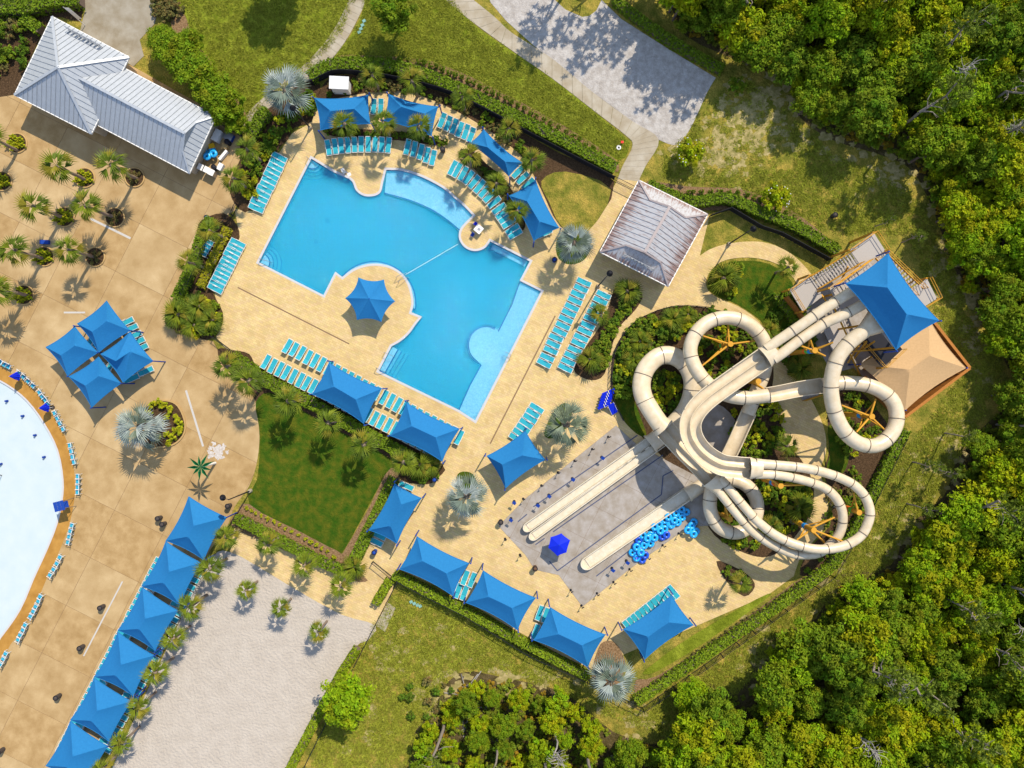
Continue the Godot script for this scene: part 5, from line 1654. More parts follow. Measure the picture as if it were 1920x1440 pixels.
func build_kinds() -> void:
	var g := Color(0.100, 0.150, 0.014)
	var cols := [Color(0.185, 0.235, 0.007), Color(0.125, 0.180, 0.009), Color(0.215, 0.248, 0.007), Color(0.110, 0.160, 0.010), Color(0.170, 0.240, 0.008)]
	kinds.broad = []
	for i in 5:
		kinds.broad.append(make_tree("broadleaf_tree", crown_mesh(100 + i, 3.1, 2.3, 90, 72, 0.165, cols[i]), 5.2, trunk_mesh(200 + i, 5.0, 0.22, 6, 2.6), M.bark))
	kinds.young = []
	for i in 4:
		kinds.young.append(make_tree("young_tree", crown_mesh(120 + i, 1.9, 1.6, 46, 56, 0.145, cols[(i + 2) % 5]), 2.6, trunk_mesh(220 + i, 2.4, 0.11, 4, 1.4), M.bark))
	kinds.pine = []
	for i in 3:
		kinds.pine.append(make_tree("pine_tree", pine_crown(140 + i, 2.2, 2.2), 11.5, trunk_mesh(240 + i, 12.5, 0.20, 7, 1.9), M.pinebark))
	kinds.dead = []
	for i in 2:
		var t := make_tree("dead_tree", null, 0, trunk_mesh(260 + i, 10.0, 0.17, 0, 1.0), M.deadwood)
		var r := RandomNumberGenerator.new()
		r.seed = 265 + i
		var mb := MB.new()
		for k in 26:
			var a := r.randf() * TAU
			var y := r.randf_range(6.0, 10.0)
			var l := r.randf_range(0.6, 1.6)
			var m := Vector3(cos(a) * l * 0.6, y + 0.2, sin(a) * l * 0.6)
			mb.tube(Vector3(0, y - 0.3, 0), m, 0.05, 0.03, 5, false)
			mb.tube(m, m + Vector3(cos(a + 0.6) * l * 0.6, r.randf_range(-0.2, 0.5), sin(a + 0.6) * l * 0.6), 0.03, 0.012, 4, false)
		obj("branches", mb, M.deadwood, t)
		kinds.dead.append(t)
	# shrubs
	kinds.shrub = {}
	var sc := {"dark": Color(0.085, 0.135, 0.014), "mid": Color(0.135, 0.195, 0.016), "lime": Color(0.290, 0.300, 0.014), "brown": Color(0.150, 0.125, 0.040)}
	for key in sc:
		kinds.shrub[key] = []
		for i in 3:
			var o := Node3D.new()
			o.set_meta("base", {"dark": "dark_shrub", "mid": "green_shrub", "lime": "golden_shrub", "brown": "dry_shrub"}[key])
			o.set_meta("category", "shrub")
			var c := obj("foliage", crown_mesh(300 + i + key.hash() % 50, 0.80, 0.62, 18, 30, 0.12, sc[key]), M.leaf, o)
			c.position.y = 0.55
			var tm := MB.new()
			for k in 5:
				var a := TAU * k / 5.0
				tm.tube(Vector3(0, 0, 0), Vector3(cos(a) * 0.3, 0.6, sin(a) * 0.3), 0.025, 0.012, 5, false)
			obj("stem", tm, M.bark, o)
			kinds.shrub[key].append(o)
	# palms
	kinds.sabal = []
	kinds.bismarck = []
	kinds.palmetto = []
	var fr := []
	var fb := []
	for i in 4:
		fr.append(frond_mesh(400 + i, 0.72, 1.28, 7, 42.0, 0.34, [Color(0.112, 0.152, 0.017), Color(0.150, 0.182, 0.017), Color(0.086, 0.125, 0.017), Color(0.205, 0.180, 0.024)][i], 34.0))
		fb.append(frond_mesh(420 + i, 1.40, 1.72, 9, 46.0, 0.16, [Color(0.200, 0.235, 0.205), Color(0.140, 0.175, 0.140), Color(0.265, 0.300, 0.275), Color(0.105, 0.135, 0.095)][i], 40.0))
	for i in 4:
		kinds.sabal.append(make_palm("fan_palm", 500 + i, 5.0, 0.17, fr, 17, M.frond, M.palmbark, 84.0, 0.0))
		kinds.palmetto.append(make_palm("low_palm", 520 + i, 0.9, 0.14, fr, 16, M.frond, M.palmbark, 84.0, 20.0))
	for i in 3:
		kinds.bismarck.append(make_palm("silver_palm", 540 + i, 4.6, 0.26, fb, 27, M.silver, M.palmbark, 86.0, 8.0))
	var fd := []
	for i in 4: fd.append(frond_mesh(440 + i, 1.30, 1.62, 9, 40.0, 0.26, [Color(0.120, 0.150, 0.100), Color(0.155, 0.185, 0.130), Color(0.090, 0.118, 0.070), Color(0.135, 0.160, 0.095)][i], 36.0))
	kinds.bismarck.append(make_palm("silver_palm", 550, 4.6, 0.26, fd, 28, M.silver, M.palmbark, 84.0, 4.0))

func frond_mesh(sd: int, lp: float, lb: float, n: int, spread: float, droop: float, base: Color, pitch: float) -> ArrayMesh:
	var r := RandomNumberGenerator.new()
	r.seed = sd
	var mb := MB.new()
	mb.col = base * 0.9
	mb.tube(Vector3.ZERO, Vector3(0, 0.02, lp), 0.03, 0.018, 5, false)
	var hub := Vector3(0, 0.02, lp)
	var da := deg_to_rad(2.0 * spread) / n
	var tilt := Basis(Vector3.RIGHT, deg_to_rad(pitch))
	for k in n:
		var a := deg_to_rad(-spread) + (k + 0.5) * da
		var d := Vector3(sin(a), 0, cos(a))
		var l := lb * (0.74 + 0.26 * cos(a * 0.6)) * r.randf_range(0.86, 1.06)
		var k0 := 0.5
		var d0 := Vector3(sin(a - da * 0.5), 0, cos(a - da * 0.5))
		var d1 := Vector3(sin(a + da * 0.5), 0, cos(a + da * 0.5))
		var fall := Vector3(0, -droop * l * 0.22, 0)
		var m0 := hub + d0 * lb * k0 + fall - Vector3(0, 0.05, 0)
		var m1 := hub + d1 * lb * k0 + fall - Vector3(0, 0.05, 0)
		var mid := hub + d * lb * k0 + fall + Vector3(0, 0.045, 0)
		var tip := hub + d * l + Vector3(0, -droop * l * r.randf_range(0.7, 1.5), 0)
		mb.col = base * r.randf_range(0.75, 1.28)
		m0 = hub + tilt * (m0 - hub)
		m1 = hub + tilt * (m1 - hub)
		mid = hub + tilt * (mid - hub)
		tip = hub + tilt * (tip - hub)
		mb.tri(hub, m0, mid)
		mb.tri(hub, mid, m1)
		mb.tri(m0.lerp(mid, 0.15), tip, mid)
		mb.tri(mid, tip, m1.lerp(mid, 0.15))
	return mb.mesh()

func make_palm(base: String, sd: int, h: float, tr: float, fr: Array, n: int, m: Material, bk: Material, e0: float, e1: float) -> Node3D:
	var r := RandomNumberGenerator.new()
	r.seed = sd
	var o := Node3D.new()
	o.set_meta("base", base)
	o.set_meta("category", "palm")
	var t := MB.new()
	var p := Vector3.ZERO
	for i in 8:
		var q := Vector3(0.03 * sin(i * 1.3), h * (i + 1) / 8.0, 0.03 * cos(i * 1.7) - 0.03)
		t.tube(p, q, tr * (1.15 if i == 0 else 1.0) * (1.0 + 0.05 * (i % 2)), tr * (0.94 + 0.05 * (i % 2)), 10, false)
		p = q
	t.ball(Vector3(0, h, 0), Vector3(tr * 1.7, tr * 2.4, tr * 1.7), 9, 6)
	obj("trunk", t, bk, o)
	for i in n:
		var f := obj("frond", fr[r.randi() % fr.size()], m, o)
		var el := deg_to_rad(lerpf(e0, e1, pow((i + 0.5) / n, 0.85))) + r.randfn() * 0.08
		var az := i * 2.39996 + r.randfn() * 0.15
		f.basis = Basis(Vector3.UP, az) * Basis(Vector3.RIGHT, -el) * Basis(Vector3.FORWARD, r.randfn() * 0.5)
		f.basis = f.basis.scaled(Vector3.ONE * r.randf_range(0.86, 1.12))
		f.position = Vector3(0, h + 0.05, 0)
	return o

func palm(src: Node3D, x: float, y: float, h0: float, sc: float, label: String, group := "") -> void:
	# x, y: where the crown's middle shows; h0: crown height of the model
	var q := P(x, y, h0 * sc)
	var n := put(src, Vector3(q.x, 0.05, q.z), sc, label, group)
	n.scale = Vector3(sc * 1.1, sc, sc * 1.1)

func hedge(label: String, line: PackedVector2Array, w: float, h: float, base: Color, group := "", dens := 1.0) -> void:
	var b := P2(line[0])
	var o := thing("hedge", label, "hedge", b, 0.0, group)
	var r := RandomNumberGenerator.new()
	r.seed = int(line[0].x * 7 + line[0].y)
	var core := MB.new()
	var mb := MB.new()
	for i in line.size() - 1:
		var a := P2(line[i]) - b
		var c := P2(line[i + 1]) - b
		var l := a.distance_to(c)
		var f := (c - a) / maxf(l, 0.001)
		var s := f.cross(Vector3.UP)
		core.beam(a + Vector3(0, h * 0.42, 0), c + Vector3(0, h * 0.42, 0), w * 0.72, h * 0.8)
		var n := int(l * (w + h * 1.4) * 62.0 * dens)
		for k in n:
			var t := r.randf_range(-0.02, 1.02)
			var p := a.lerp(c, t)
			var u := r.randf()
			var q: Vector3
			var nn: Vector3
			if u < w / (w + 1.4 * h) + 0.12:
				q = p + s * r.randf_range(-0.5, 0.5) * w + Vector3(0, h * r.randf_range(0.86, 1.06), 0)
				nn = Vector3.UP
			else:
				var sd := 1.0 if r.randf() < 0.5 else -1.0
				q = p + s * sd * w * r.randf_range(0.40, 0.56) + Vector3(0, h * r.randf_range(0.05, 1.0), 0)
				nn = s * sd
			nn = (nn + Vector3(r.randfn(), r.randfn(), r.randfn()) * 0.5).normalized()
			mb.col = leaf_tone(base, r)
			leaf(mb, q, nn, 0.13 * r.randf_range(0.8, 1.35), r)
	obj("branches", core, M.bark, o)
	obj("foliage", mb, M.leaf, o)

func inside_points(poly: PackedVector2Array, dist: float, box: Rect2, r: RandomNumberGenerator, tries: int, have: Array) -> Array:
	var out := []
	for i in tries:
		var p := Vector2(r.randf_range(box.position.x, box.end.x), r.randf_range(box.position.y, box.end.y))
		if not Geometry2D.is_point_in_polygon(p, poly): continue
		var ok := true
		for q in have:
			if q.distance_squared_to(p) < dist * dist: ok = false; break
		if ok: have.append(p); out.append(p)
	return out

func forest() -> void:
	var w1 := spl([1250, -120, 1275, 20, 1310, 62, 1385, 95, 1478, 140, 1505, 205, 1570, 248, 1660, 278, 1722, 305, 1765, 390, 1800, 495, 1850, 592, 1888, 665, 1930, 715, 2060, 715, 2060, -120], true, 3)
	var w2 := spl([2060, 725, 1950, 735, 1885, 772, 1818, 860, 1790, 940, 1718, 1002, 1690, 1072, 1590, 1092, 1550, 1172, 1450, 1212, 1408, 1305, 1300, 1300, 1265, 1400, 1150, 1386, 1060, 1318, 950, 1288, 872, 1290, 815, 1350, 785, 1440, 770, 1520, 2060, 1520], true, 3)
	var r := RandomNumberGenerator.new()
	r.seed = 31
	for w in [[w1, Rect2(1240, -110, 760, 810), "in the woods beside the rough lawn strip", "woods beside the lawn strip"], [w2, Rect2(770, 740, 1230, 770), "in the woods below the slides and hedge fence", "woods below the slides"]]:
		var have := []
		var big := inside_points(grow(w[0], -14.0), 43.0, w[1], r, 2600, have)
		for p in big:
			var k: Node3D = kinds.broad[r.randi() % 5]
			var sc := r.randf_range(0.62, 1.12)
			if p.x < 1260.0 and p.y > 1240.0: sc *= 0.6
			var q := P(p.x, p.y, 4.0)
			put(k, Vector3(q.x, 0.0, q.z), sc, "leafy green tree " + w[2], "leafy trees of the " + w[3], r.randf_range(0.85, 1.2))
		var small := inside_points(w[0], 31.0, w[1], r, 3200, have)
		for p in small:
			var k: Node3D = kinds.young[r.randi() % 4]
			var q := P(p.x, p.y, 2.0)
			put(k, Vector3(q.x, 0.0, q.z), r.randf_range(0.55, 1.15) * (0.85 if p.x < 1260.0 and p.y > 1240.0 else 1.0), "low bushy tree " + w[2], "low trees of the " + w[3], r.randf_range(0.8, 1.2))
		# undergrowth
		var pts := inside_points(grow(w[0], 6.0), 9.0, w[1], r, 9000, [])
		var mm := MultiMesh.new()
		mm.transform_format = MultiMesh.TRANSFORM_3D
		mm.use_colors = true
		mm.mesh = crown_mesh(77, 0.8, 0.5, 9, 26, 0.17, Color(0.16, 0.19, 0.02))
		mm.instance_count = pts.size()
		for i in pts.size():
			var s := r.randf_range(0.45, 1.1)
			mm.set_instance_transform(i, Transform3D(Basis(Vector3.UP, r.randf() * TAU).scaled(Vector3(s, s, s)), P2(pts[i]) + Vector3(0, 0.3 * s, 0)))
			var d := r.randf()
			mm.set_instance_color(i, Color(1.5, 0.85, 0.9) if d < 0.16 else Color(1, 1, 1) * r.randf_range(0.7, 1.25))
		var mi := MultiMeshInstance3D.new()
		mi.multimesh = mm
		mi.material_override = M.leaf
		mi.name = numbered("undergrowth")
		add_child(mi)
		mi.set_meta("kind", "stuff")
		tag(mi, "tangled green undergrowth " + w[2], "undergrowth")
	# tall thin pines and dead trees whose trunks show
	for q in [[1712, 130, 0], [1822, 212, 1], [1836, 275, 2], [1668, 250, 1], [1885, 120, 0], [1600, 60, 2], [1510, 45, 0], [1785, 934, 1], [1868, 796, 0], [1737, 1105, 2], [1838, 1080, 0], [1584, 1202, 1], [1734, 1318, 0], [1098, 1398, 2], [1147, 1418, 1], [834, 1352, 0], [932, 1385, 2], [1020, 1400, 1], [1870, 1000, 1], [1810, 1190, 0], [1900, 1280, 2], [1650, 1230, 1]]:
		var k: Node3D = kinds.pine[q[2]]
		put(k, P(q[0], q[1]), rng.randf_range(0.85, 1.15), "tall thin pine with bare trunk rising from the woods", "tall pines in the woods")
	for q in [[1745, 175, 0], [1790, 90, 1], [1630, 1250, 1], [1840, 270, 0], [1690, 1390, 0], [1580, 1350, 1], [1040, 1370, 0], [1860, 1150, 1]]:
		put(kinds.dead[q[2]], P(q[0], q[1]), rng.randf_range(0.7, 1.0), "bare grey dead tree among the woods", "dead trees in the woods")
	# trees beyond the frame whose shade dapples the gravel area
	for q in [[1262, 38, 0.85], [1328, 60, 0.8]]:
		put(kinds.broad[rng.randi() % 5], P(q[0], q[1]), q[2] * 1.05, "leafy tree at the woods' edge beside the gravel area hedge", "trees shading the gravel area", 1.5)
	for q in [[1905, 612, 0.9], [1925, 668, 1.0], [1890, 742, 0.7], [1918, 752, 0.95], [1880, 640, 0.7], [1940, 710, 1.0], [1868, 598, 0.7]]:
		put(kinds.broad[rng.randi() % 5], P(q[0], q[1], 3.0) * Vector3(1, 0, 1), q[2], "leafy tree where the two woods nearly meet", "trees where the woods meet", 0.95)
	for q in [[1087, -93], [1137, -73], [1168, -28], [1227, -43], [1277, -3], [1307, 37], [1367, 57], [1247, -73], [1077, -43], [1195, -80], [1330, 20]]:
		put(kinds.pine[rng.randi() % 3], P(q[0], q[1]), rng.randf_range(0.95, 1.15), "tall pine at the woods' edge dappling the gravel area", "pines dappling the gravel area", 0.95)
	# young pines on the rough lawn beyond the fence
	for q in [[1690, 455, 0.42], [1640, 425, 0.36], [1770, 812, 0.5], [1710, 866, 0.5], [1700, 944, 0.5], [1752, 880, 0.45], [1788, 497, 0.38]]:
		var t := put(kinds.pine[rng.randi() % 3], P(q[0], q[1]), q[2], "young staked pine on the rough lawn outside the fence", "young pines on the lawn", 0.9)
	# garden trees
	for q in [[318, 90, 0.72], [345, 112, 0.8], [372, 142, 0.85], [398, 172, 0.82], [425, 200, 0.78], [352, 78, 0.6], [405, 205, 0.6], [300, 70, 0.6], [438, 228, 0.5]]:
		put(kinds.broad[1], P(q[0], q[1], 3.0) * Vector3(1, 0, 1), q[2], "spreading green tree beside the entrance roof", "trees beside the entrance roof", 0.8)
	put(kinds.broad[4], P(660, 1302, 3.0) * Vector3(1, 0, 1), 1.12, "round green tree beside the sand court fence", "", 0.85)
	put(kinds.broad[3], P(738, 30, 4.0) * Vector3(1, 0, 1), 0.9, "small tree on the lawn at the start of the service walk", "")
	put(kinds.broad[0], P(556, -45), 1.15, "tree shading the lawn beside the footpath", "", 1.2)
	for q in [[1292, 290, "white-flowering round magnolia beside the gravel area"], [1450, 373, "white-flowering round magnolia beside the straw strip"]]:
		var t := put(kinds.young[0], P(q[0], q[1], 1.5) * Vector3(1, 0, 1), 0.98, q[2], "", 0.9)
		var fm := MB.new()
		var r2 := RandomNumberGenerator.new()
		r2.seed = int(q[0])
		for i in 14:
			var d := Vector3(r2.randfn(), absf(r2.randfn()) + 0.2, r2.randfn()).normalized()
			fm.ball(Vector3(0, 2.6, 0) + d * 1.85, Vector3(0.07, 0.05, 0.07), 6, 4)
		obj("blossoms", fm, M.white, t)
	put(kinds.young[1], P(1382, 162, 1.5) * Vector3(1, 0, 1), 0.62, "sparse sapling on the lawn beside the gravel area", "")
	for q in [[1340, 1355, 1.0], [1310, 1310, 0.8], [1325, 1300, 0.9]]:
		put(kinds.broad[4], P(q[0] - 20, q[1], 3.0) * Vector3(1, 0, 1), q[2] * 0.75, "bright green tree outside the fence corner", "trees outside the fence corner", 0.8)

func shrub(kind: String, x: float, y: float, sc: float, label: String, group: String, sy := 1.0) -> void:
	put(kinds.shrub[kind][rng.randi() % 3], P(x, y) + Vector3(0, 0.06, 0), sc, label, group, sy)

func shrub_row(kind: String, line: Array, stepp: float, sc: float, label: String, group: String, sy := 1.0) -> void:
	var p := spl(line, false, 12)
	var acc := stepp
	for i in p.size() - 1:
		acc += p[i].distance_to(p[i + 1])
		if acc >= stepp:
			acc = 0.0
			shrub(kind, p[i].x + rng.randfn() * 0.8, p[i].y + rng.randfn() * 0.8, sc * rng.randf_range(0.85, 1.15), label, group, sy)

func scatter(poly: Array, dist: float, kinds_in: Array, s0: float, s1: float, label: String, group: String, most := 60) -> void:
	var pp := spl(poly, true, 3)
	var bx := Rect2(pp[0], Vector2.ZERO)
	for q in pp: bx = bx.expand(q)
	var n := 0
	for q in inside_points(pp, dist, bx, rng, 900, []):
		var k: String = kinds_in[rng.randi() % kinds_in.size()]
		var word: String = {"dark": "dark green ", "mid": "green ", "lime": "yellow-green ", "brown": "brownish "}[k]
		shrub(k, q.x, q.y, rng.randf_range(s0, s1), word + label, word + group)
		n += 1
		if n >= most: return

func planting() -> void:
	var hc := Color(0.125, 0.185, 0.013)
	hedge("clipped hedge curving outside the dark fence above the sails", spl([585, 152, 618, 130, 680, 127, 740, 132, 800, 147, 870, 177, 940, 211, 1010, 246, 1080, 282, 1152, 320], false, 4), 1.45, 1.3, hc)
	hedge("clipped hedge from the shelter to the tower stairs", spl([1212, 350, 1262, 372, 1300, 382, 1360, 376, 1422, 402, 1480, 424, 1566, 474], false, 4), 1.3, 1.3, hc)
	hedge("clipped hedge below the three deck sails", pv([742, 1074, 860, 1134, 985, 1202, 1100, 1262]), 1.0, 1.3, Color(0.16, 0.22, 0.014))
	hedge("clipped hedge running diagonally outside the corner sail", pv([1192, 1308, 1320, 1222, 1440, 1142, 1548, 1062]), 1.1, 1.25, Color(0.155, 0.22, 0.014))
	hedge("clipped hedge along the fence outside the tube bends", pv([1552, 1060, 1600, 985, 1640, 905, 1690, 805]), 1.2, 1.25, hc)
	hedge("clipped hedge between the sand court and its fence", pv([672, 1212, 640, 1262, 600, 1335, 545, 1440, 530, 1470]), 1.0, 1.1, Color(0.17, 0.22, 0.012))
	hedge("short clipped hedge beside the sand court gate", pv([733, 1084, 707, 1128]), 1.05, 1.1, Color(0.17, 0.22, 0.012))
	hedge("clipped hedge beside the narrow sail and square lawn", pv([742, 895, 722, 935, 690, 1000, 664, 1055]), 1.4, 1.2, hc)
	hedge("clipped hedge between the square lawn and the paver path", pv([448, 970, 530, 1012, 600, 1048, 668, 1076]), 1.2, 1.1, hc)
	hedge("clipped hedge along the palm bed above the square lawn", pv([440, 668, 500, 712, 580, 752, 660, 796, 740, 840, 818, 880]), 1.5, 1.0, hc)
	hedge("clipped hedge between footpath and silver palm bed", pv([470, 268, 492, 228, 508, 212]), 1.5, 1.3, hc)
	hedge("dark clipped hedge at the plaza bed fence", pv([402, 412, 384, 448, 366, 500, 346, 545, 338, 562]), 1.3, 1.2, hc)
	hedge("yellowish clipped strip between plaza bed and loungers", pv([430, 428, 421, 450, 397, 500, 379, 540]), 1.1, 0.7, Color(0.25, 0.235, 0.014))
	hedge("clipped hedge behind the gravel area", pv([1150, 6, 1200, 44, 1260, 86, 1350, 136]), 1.1, 1.1, hc)
	for q in [[1452, 555, 1500, 625], [1468, 548, 1514, 612], [1486, 552, 1506, 580]]:
		hedge("row of clipped hedging beside the stair landing", pv(q), 1.0, 1.2, hc, "hedge rows beside the stair landing")
	hedge("dark hedge behind the entrance roof's corner", pv([0, 20, 60, 22, 110, 8, 160, 6]), 2.0, 1.6, hc)
	hedge("clipped hedge edge beneath the entrance roof's corner", pv([52, 40, 84, 62]), 1.4, 1.2, hc)
	shrub_row("mid", [650, 112, 720, 114, 790, 120, 860, 146, 930, 180, 1000, 217, 1080, 262, 1146, 305], 12.0, 0.5, "small upright shrub in the straw strip above the pool hedge", "shrubs in the upper straw strip", 1.5)
	shrub_row("mid", [1290, 362, 1380, 364, 1440, 382, 1500, 418, 1548, 458], 12.0, 0.5, "small upright shrub in the straw strip below the woods lawn", "shrubs in the woods straw strip", 1.4)
	shrub_row("brown", [1215, 1290, 1320, 1212, 1440, 1132, 1500, 1092], 10.0, 0.38, "small round shrub in the straw strip behind the corner sail", "shrubs behind the corner sail")
	shrub_row("lime", [462, 952, 520, 980, 590, 1018, 640, 1050], 11.0, 0.42, "yellow-green edging shrub along the square lawn", "edging shrubs of the square lawn")
	scatter([1155, 700, 1160, 660, 1185, 620, 1225, 596, 1275, 582, 1330, 586, 1385, 605, 1290, 620, 1240, 650, 1200, 680, 1185, 730, 1160, 740], 9.5, ["lime", "mid", "mid", "dark"], 0.8, 1.3, "shrub in the slide garden's outer crescent", "shrubs of the outer crescent", 70)
	scatter([1310, 620, 1360, 605, 1410, 625, 1425, 670, 1390, 710, 1350, 720, 1315, 690], 11.0, ["lime", "mid", "dark", "mid"], 0.7, 1.1, "shrub inside the slide ring by the path", "shrubs in the ring by the path", 40)
	scatter([1225, 720, 1245, 695, 1270, 705, 1278, 740, 1265, 770, 1240, 770], 9.0, ["mid", "dark", "lime"], 0.7, 1.0, "shrub inside the wide loop", "shrubs in the wide loop", 22)
	scatter([1340, 940, 1375, 925, 1410, 950, 1395, 985, 1350, 980], 9.0, ["mid", "dark"], 0.7, 1.0, "shrub inside the lowest ring", "shrubs in the lowest ring", 22)
	scatter([1385, 740, 1445, 745, 1465, 800, 1440, 850, 1395, 860, 1370, 830], 11.0, ["mid", "lime", "dark"], 0.7, 1.1, "shrub between flume and slide path", "shrubs between flume and path", 40)
	scatter([1420, 890, 1500, 900, 1520, 950, 1470, 1000, 1430, 1010, 1400, 1030, 1350, 1000, 1430, 960], 11.0, ["mid", "mid", "dark", "lime"], 0.7, 1.1, "shrub between the paired tubes", "shrubs between the paired tubes", 50)
	scatter([1555, 780, 1600, 730, 1650, 800, 1620, 840, 1590, 850], 11.0, ["mid", "lime", "dark"], 0.6, 1.0, "shrub inside the outermost ring", "shrubs in the outermost ring", 26)
	scatter([1560, 900, 1600, 880, 1620, 920, 1580, 1000, 1545, 1050, 1510, 1070, 1540, 1010], 13.0, ["mid", "brown", "mid"], 0.5, 0.9, "shrub in the mulch strip by the fence", "shrubs in the fence strip", 30)
	scatter([1440, 560, 1490, 560, 1530, 640, 1500, 700, 1465, 690], 11.0, ["mid", "dark"], 0.7, 1.0, "shrub below the stair landing", "shrubs below the stair landing", 26)
	scatter([318, 600, 345, 560, 395, 560, 412, 590, 400, 622, 360, 622], 10.0, ["lime", "mid", "mid"], 0.8, 1.2, "bush in the round end of the plaza bed", "bushes in the plaza bed end", 30)
	scatter([610, 180, 640, 150, 740, 158, 850, 190, 950, 240, 1000, 300, 960, 280, 900, 232, 800, 185, 700, 172], 10.0, ["mid", "dark", "brown"], 0.5, 0.9, "shrub behind the curved row of sails", "shrubs behind the curved sails", 60)
	scatter([470, 300, 500, 260, 545, 200, 580, 170, 592, 205, 550, 240, 500, 300, 470, 380, 452, 340], 10.0, ["mid", "dark", "lime"], 0.7, 1.1, "shrub in the silver palm bed by the footpath", "shrubs in the footpath bed", 50)
	scatter([1100, 690, 1120, 640, 1160, 580, 1190, 560, 1160, 610, 1130, 690], 9.0, ["dark", "mid"], 0.7, 1.1, "shrub in the bed beside the lounger column", "shrubs by the lounger column", 26)
	scatter([622, 244, 700, 246, 826, 264, 826, 272, 740, 260, 625, 253], 9.0, ["dark", "mid"], 0.45, 0.7, "low shrub in the bed below the top sails", "low shrubs below the top sails", 26)
	scatter([868, 290, 915, 315, 950, 350, 980, 415, 968, 420, 940, 370, 900, 330], 9.0, ["dark", "brown"], 0.4, 0.7, "low shrub along the curved lounger row", "low shrubs along the curved row", 26)
	scatter([276, 765, 310, 755, 342, 785, 338, 825, 300, 832, 290, 800], 9.0, ["lime"], 0.6, 0.9, "bush in the oval plaza planter", "bushes in the oval planter", 16)
	scatter([1335, 530, 1352, 505, 1385, 500, 1385, 540, 1360, 552], 9.0, ["lime", "mid"], 0.6, 1.0, "shrub on the lawn island", "shrubs on the lawn island", 14)
	scatter([-30, 60, 40, 50, 70, 90, 40, 130, -30, 130], 14.0, ["dark", "mid", "brown"], 0.7, 1.2, "shrub on the verge beside the entrance roof", "shrubs on the verge", 20)
	scatter([295, 0, 330, 0, 335, 30, 300, 35], 10.0, ["brown"], 0.8, 1.2, "bush at the forecourt edge", "bushes at the forecourt edge", 10)
	scatter([1350, 1058, 1400, 1082, 1405, 1100, 1375, 1090], 9.0, ["dark", "mid"], 0.5, 0.8, "shrub in the small triangular bed", "shrubs in the triangular bed", 8)
	scatter([760, 885, 815, 880, 818, 895, 795, 905], 9.0, ["mid", "dark"], 0.6, 0.9, "shrub at the end of the palm bed", "shrubs at the palm bed end", 8)
	scatter([740, 1290, 850, 1255, 900, 1290, 850, 1330, 800, 1360], 16.0, ["brown", "dark"], 0.5, 0.9, "scrub at the edge of the lower woods", "scrub at the woods' edge", 16)

	# fan palms
	var S5: Array = kinds.sabal
	var pl := "fan palm in a round planter on the tan plaza"
	for q in [[110, 313], [211, 310], [65, 388], [163, 386], [28, 470], [130, 468], [-6, 543], [-22, 256]]: palm(S5[rng.randi() % 4], q[0], q[1], 5.05, rng.randf_range(0.98, 1.1), pl, "plaza palms in round planters")
	for q in [[699, 143], [773, 153], [868, 185], [954, 243], [998, 302]]: palm(S5[rng.randi() % 4], q[0], q[1], 5.05, rng.randf_range(0.8, 0.92), "fan palm behind the curved row of sails", "palms behind the sails")
	for q in [[646, 233], [720, 232], [786, 238]]: palm(S5[rng.randi() % 4], q[0], q[1], 5.05, 0.92, "fan palm before the two top sails", "palms before the top sails")
	for q in [[881, 293], [931, 345], [969, 396]]: palm(S5[rng.randi() % 4], q[0], q[1], 5.05, 0.86, "fan palm along the curved lounger row", "palms along the curved row")
	for q in [[465, 280], [439, 335]]: palm(S5[rng.randi() % 4], q[0], q[1], 5.05, 0.92, "fan palm beside the storage yard", "palms beside the storage yard")
	for q in [[394, 433], [356, 492]]: palm(S5[rng.randi() % 4], q[0], q[1], 5.05, 0.85, "fan palm leaning over the plaza bed hedge", "palms of the plaza bed hedge")
	for q in [[427, 687], [467, 714], [541, 752], [615, 793], [682, 834], [757, 867]]: palm(S5[rng.randi() % 4], q[0], q[1], 5.05, rng.randf_range(0.95, 1.1), "fan palm in the bed above the square lawn", "palms above the square lawn")
	for q in [[425, 1006], [395, 1066], [504, 1020], [571, 1060], [640, 1098]]: palm(S5[rng.randi() % 4], q[0], q[1], 5.05, rng.randf_range(0.88, 1.0), "fan palm along the paver path above the sand", "palms along the paver path")
	for q in [[528, 1140], [598, 1184], [462, 1106]]: palm(S5[rng.randi() % 4], q[0], q[1], 5.05, 0.74, "fan palm standing in the open sand", "palms in the open sand")
	for q in [[357, 1137], [326, 1197], [292, 1260], [261, 1325], [229, 1392], [192, 1442]]: palm(S5[rng.randi() % 4], q[0], q[1], 5.05, rng.randf_range(0.8, 0.92), "fan palm between the sail row and the sand", "palms along the sail row")
	for q in [[1477, 502], [1388, 1093], [1476, 836]]: palm(S5[rng.randi() % 4], q[0], q[1], 5.05, 0.8, "fan palm near the curving slide path", "palms near the slide path")
	var PM: Array = kinds.palmetto
	for q in [[1176, 546, 1.0], [1106, 675, 1.0], [1125, 590, 0.8]]: palm(PM[rng.randi() % 4], q[0], q[1], 1.0, q[2], "low fan palm in the bed beside the lounger column", "low palms by the lounger column")
	for q in [[1200, 640, 0.9], [1260, 600, 0.9], [1215, 690, 0.8], [1186, 675, 0.8], [1290, 590, 0.7], [1500, 690, 1.0], [1498, 950, 1.1], [1440, 620, 0.8], [1470, 880, 0.8], [1445, 985, 0.9]]: palm(PM[rng.randi() % 4], q[0], q[1], 1.0, q[2], "low fan palm among the slide garden shrubs", "low palms in the slide garden")
	for q in [[335, 590, 1.1], [375, 575, 1.0], [365, 610, 1.0], [398, 600, 0.9]]: palm(PM[rng.randi() % 4], q[0], q[1], 1.0, q[2], "low fan palm in the round end of the plaza bed", "low palms in the plaza bed")
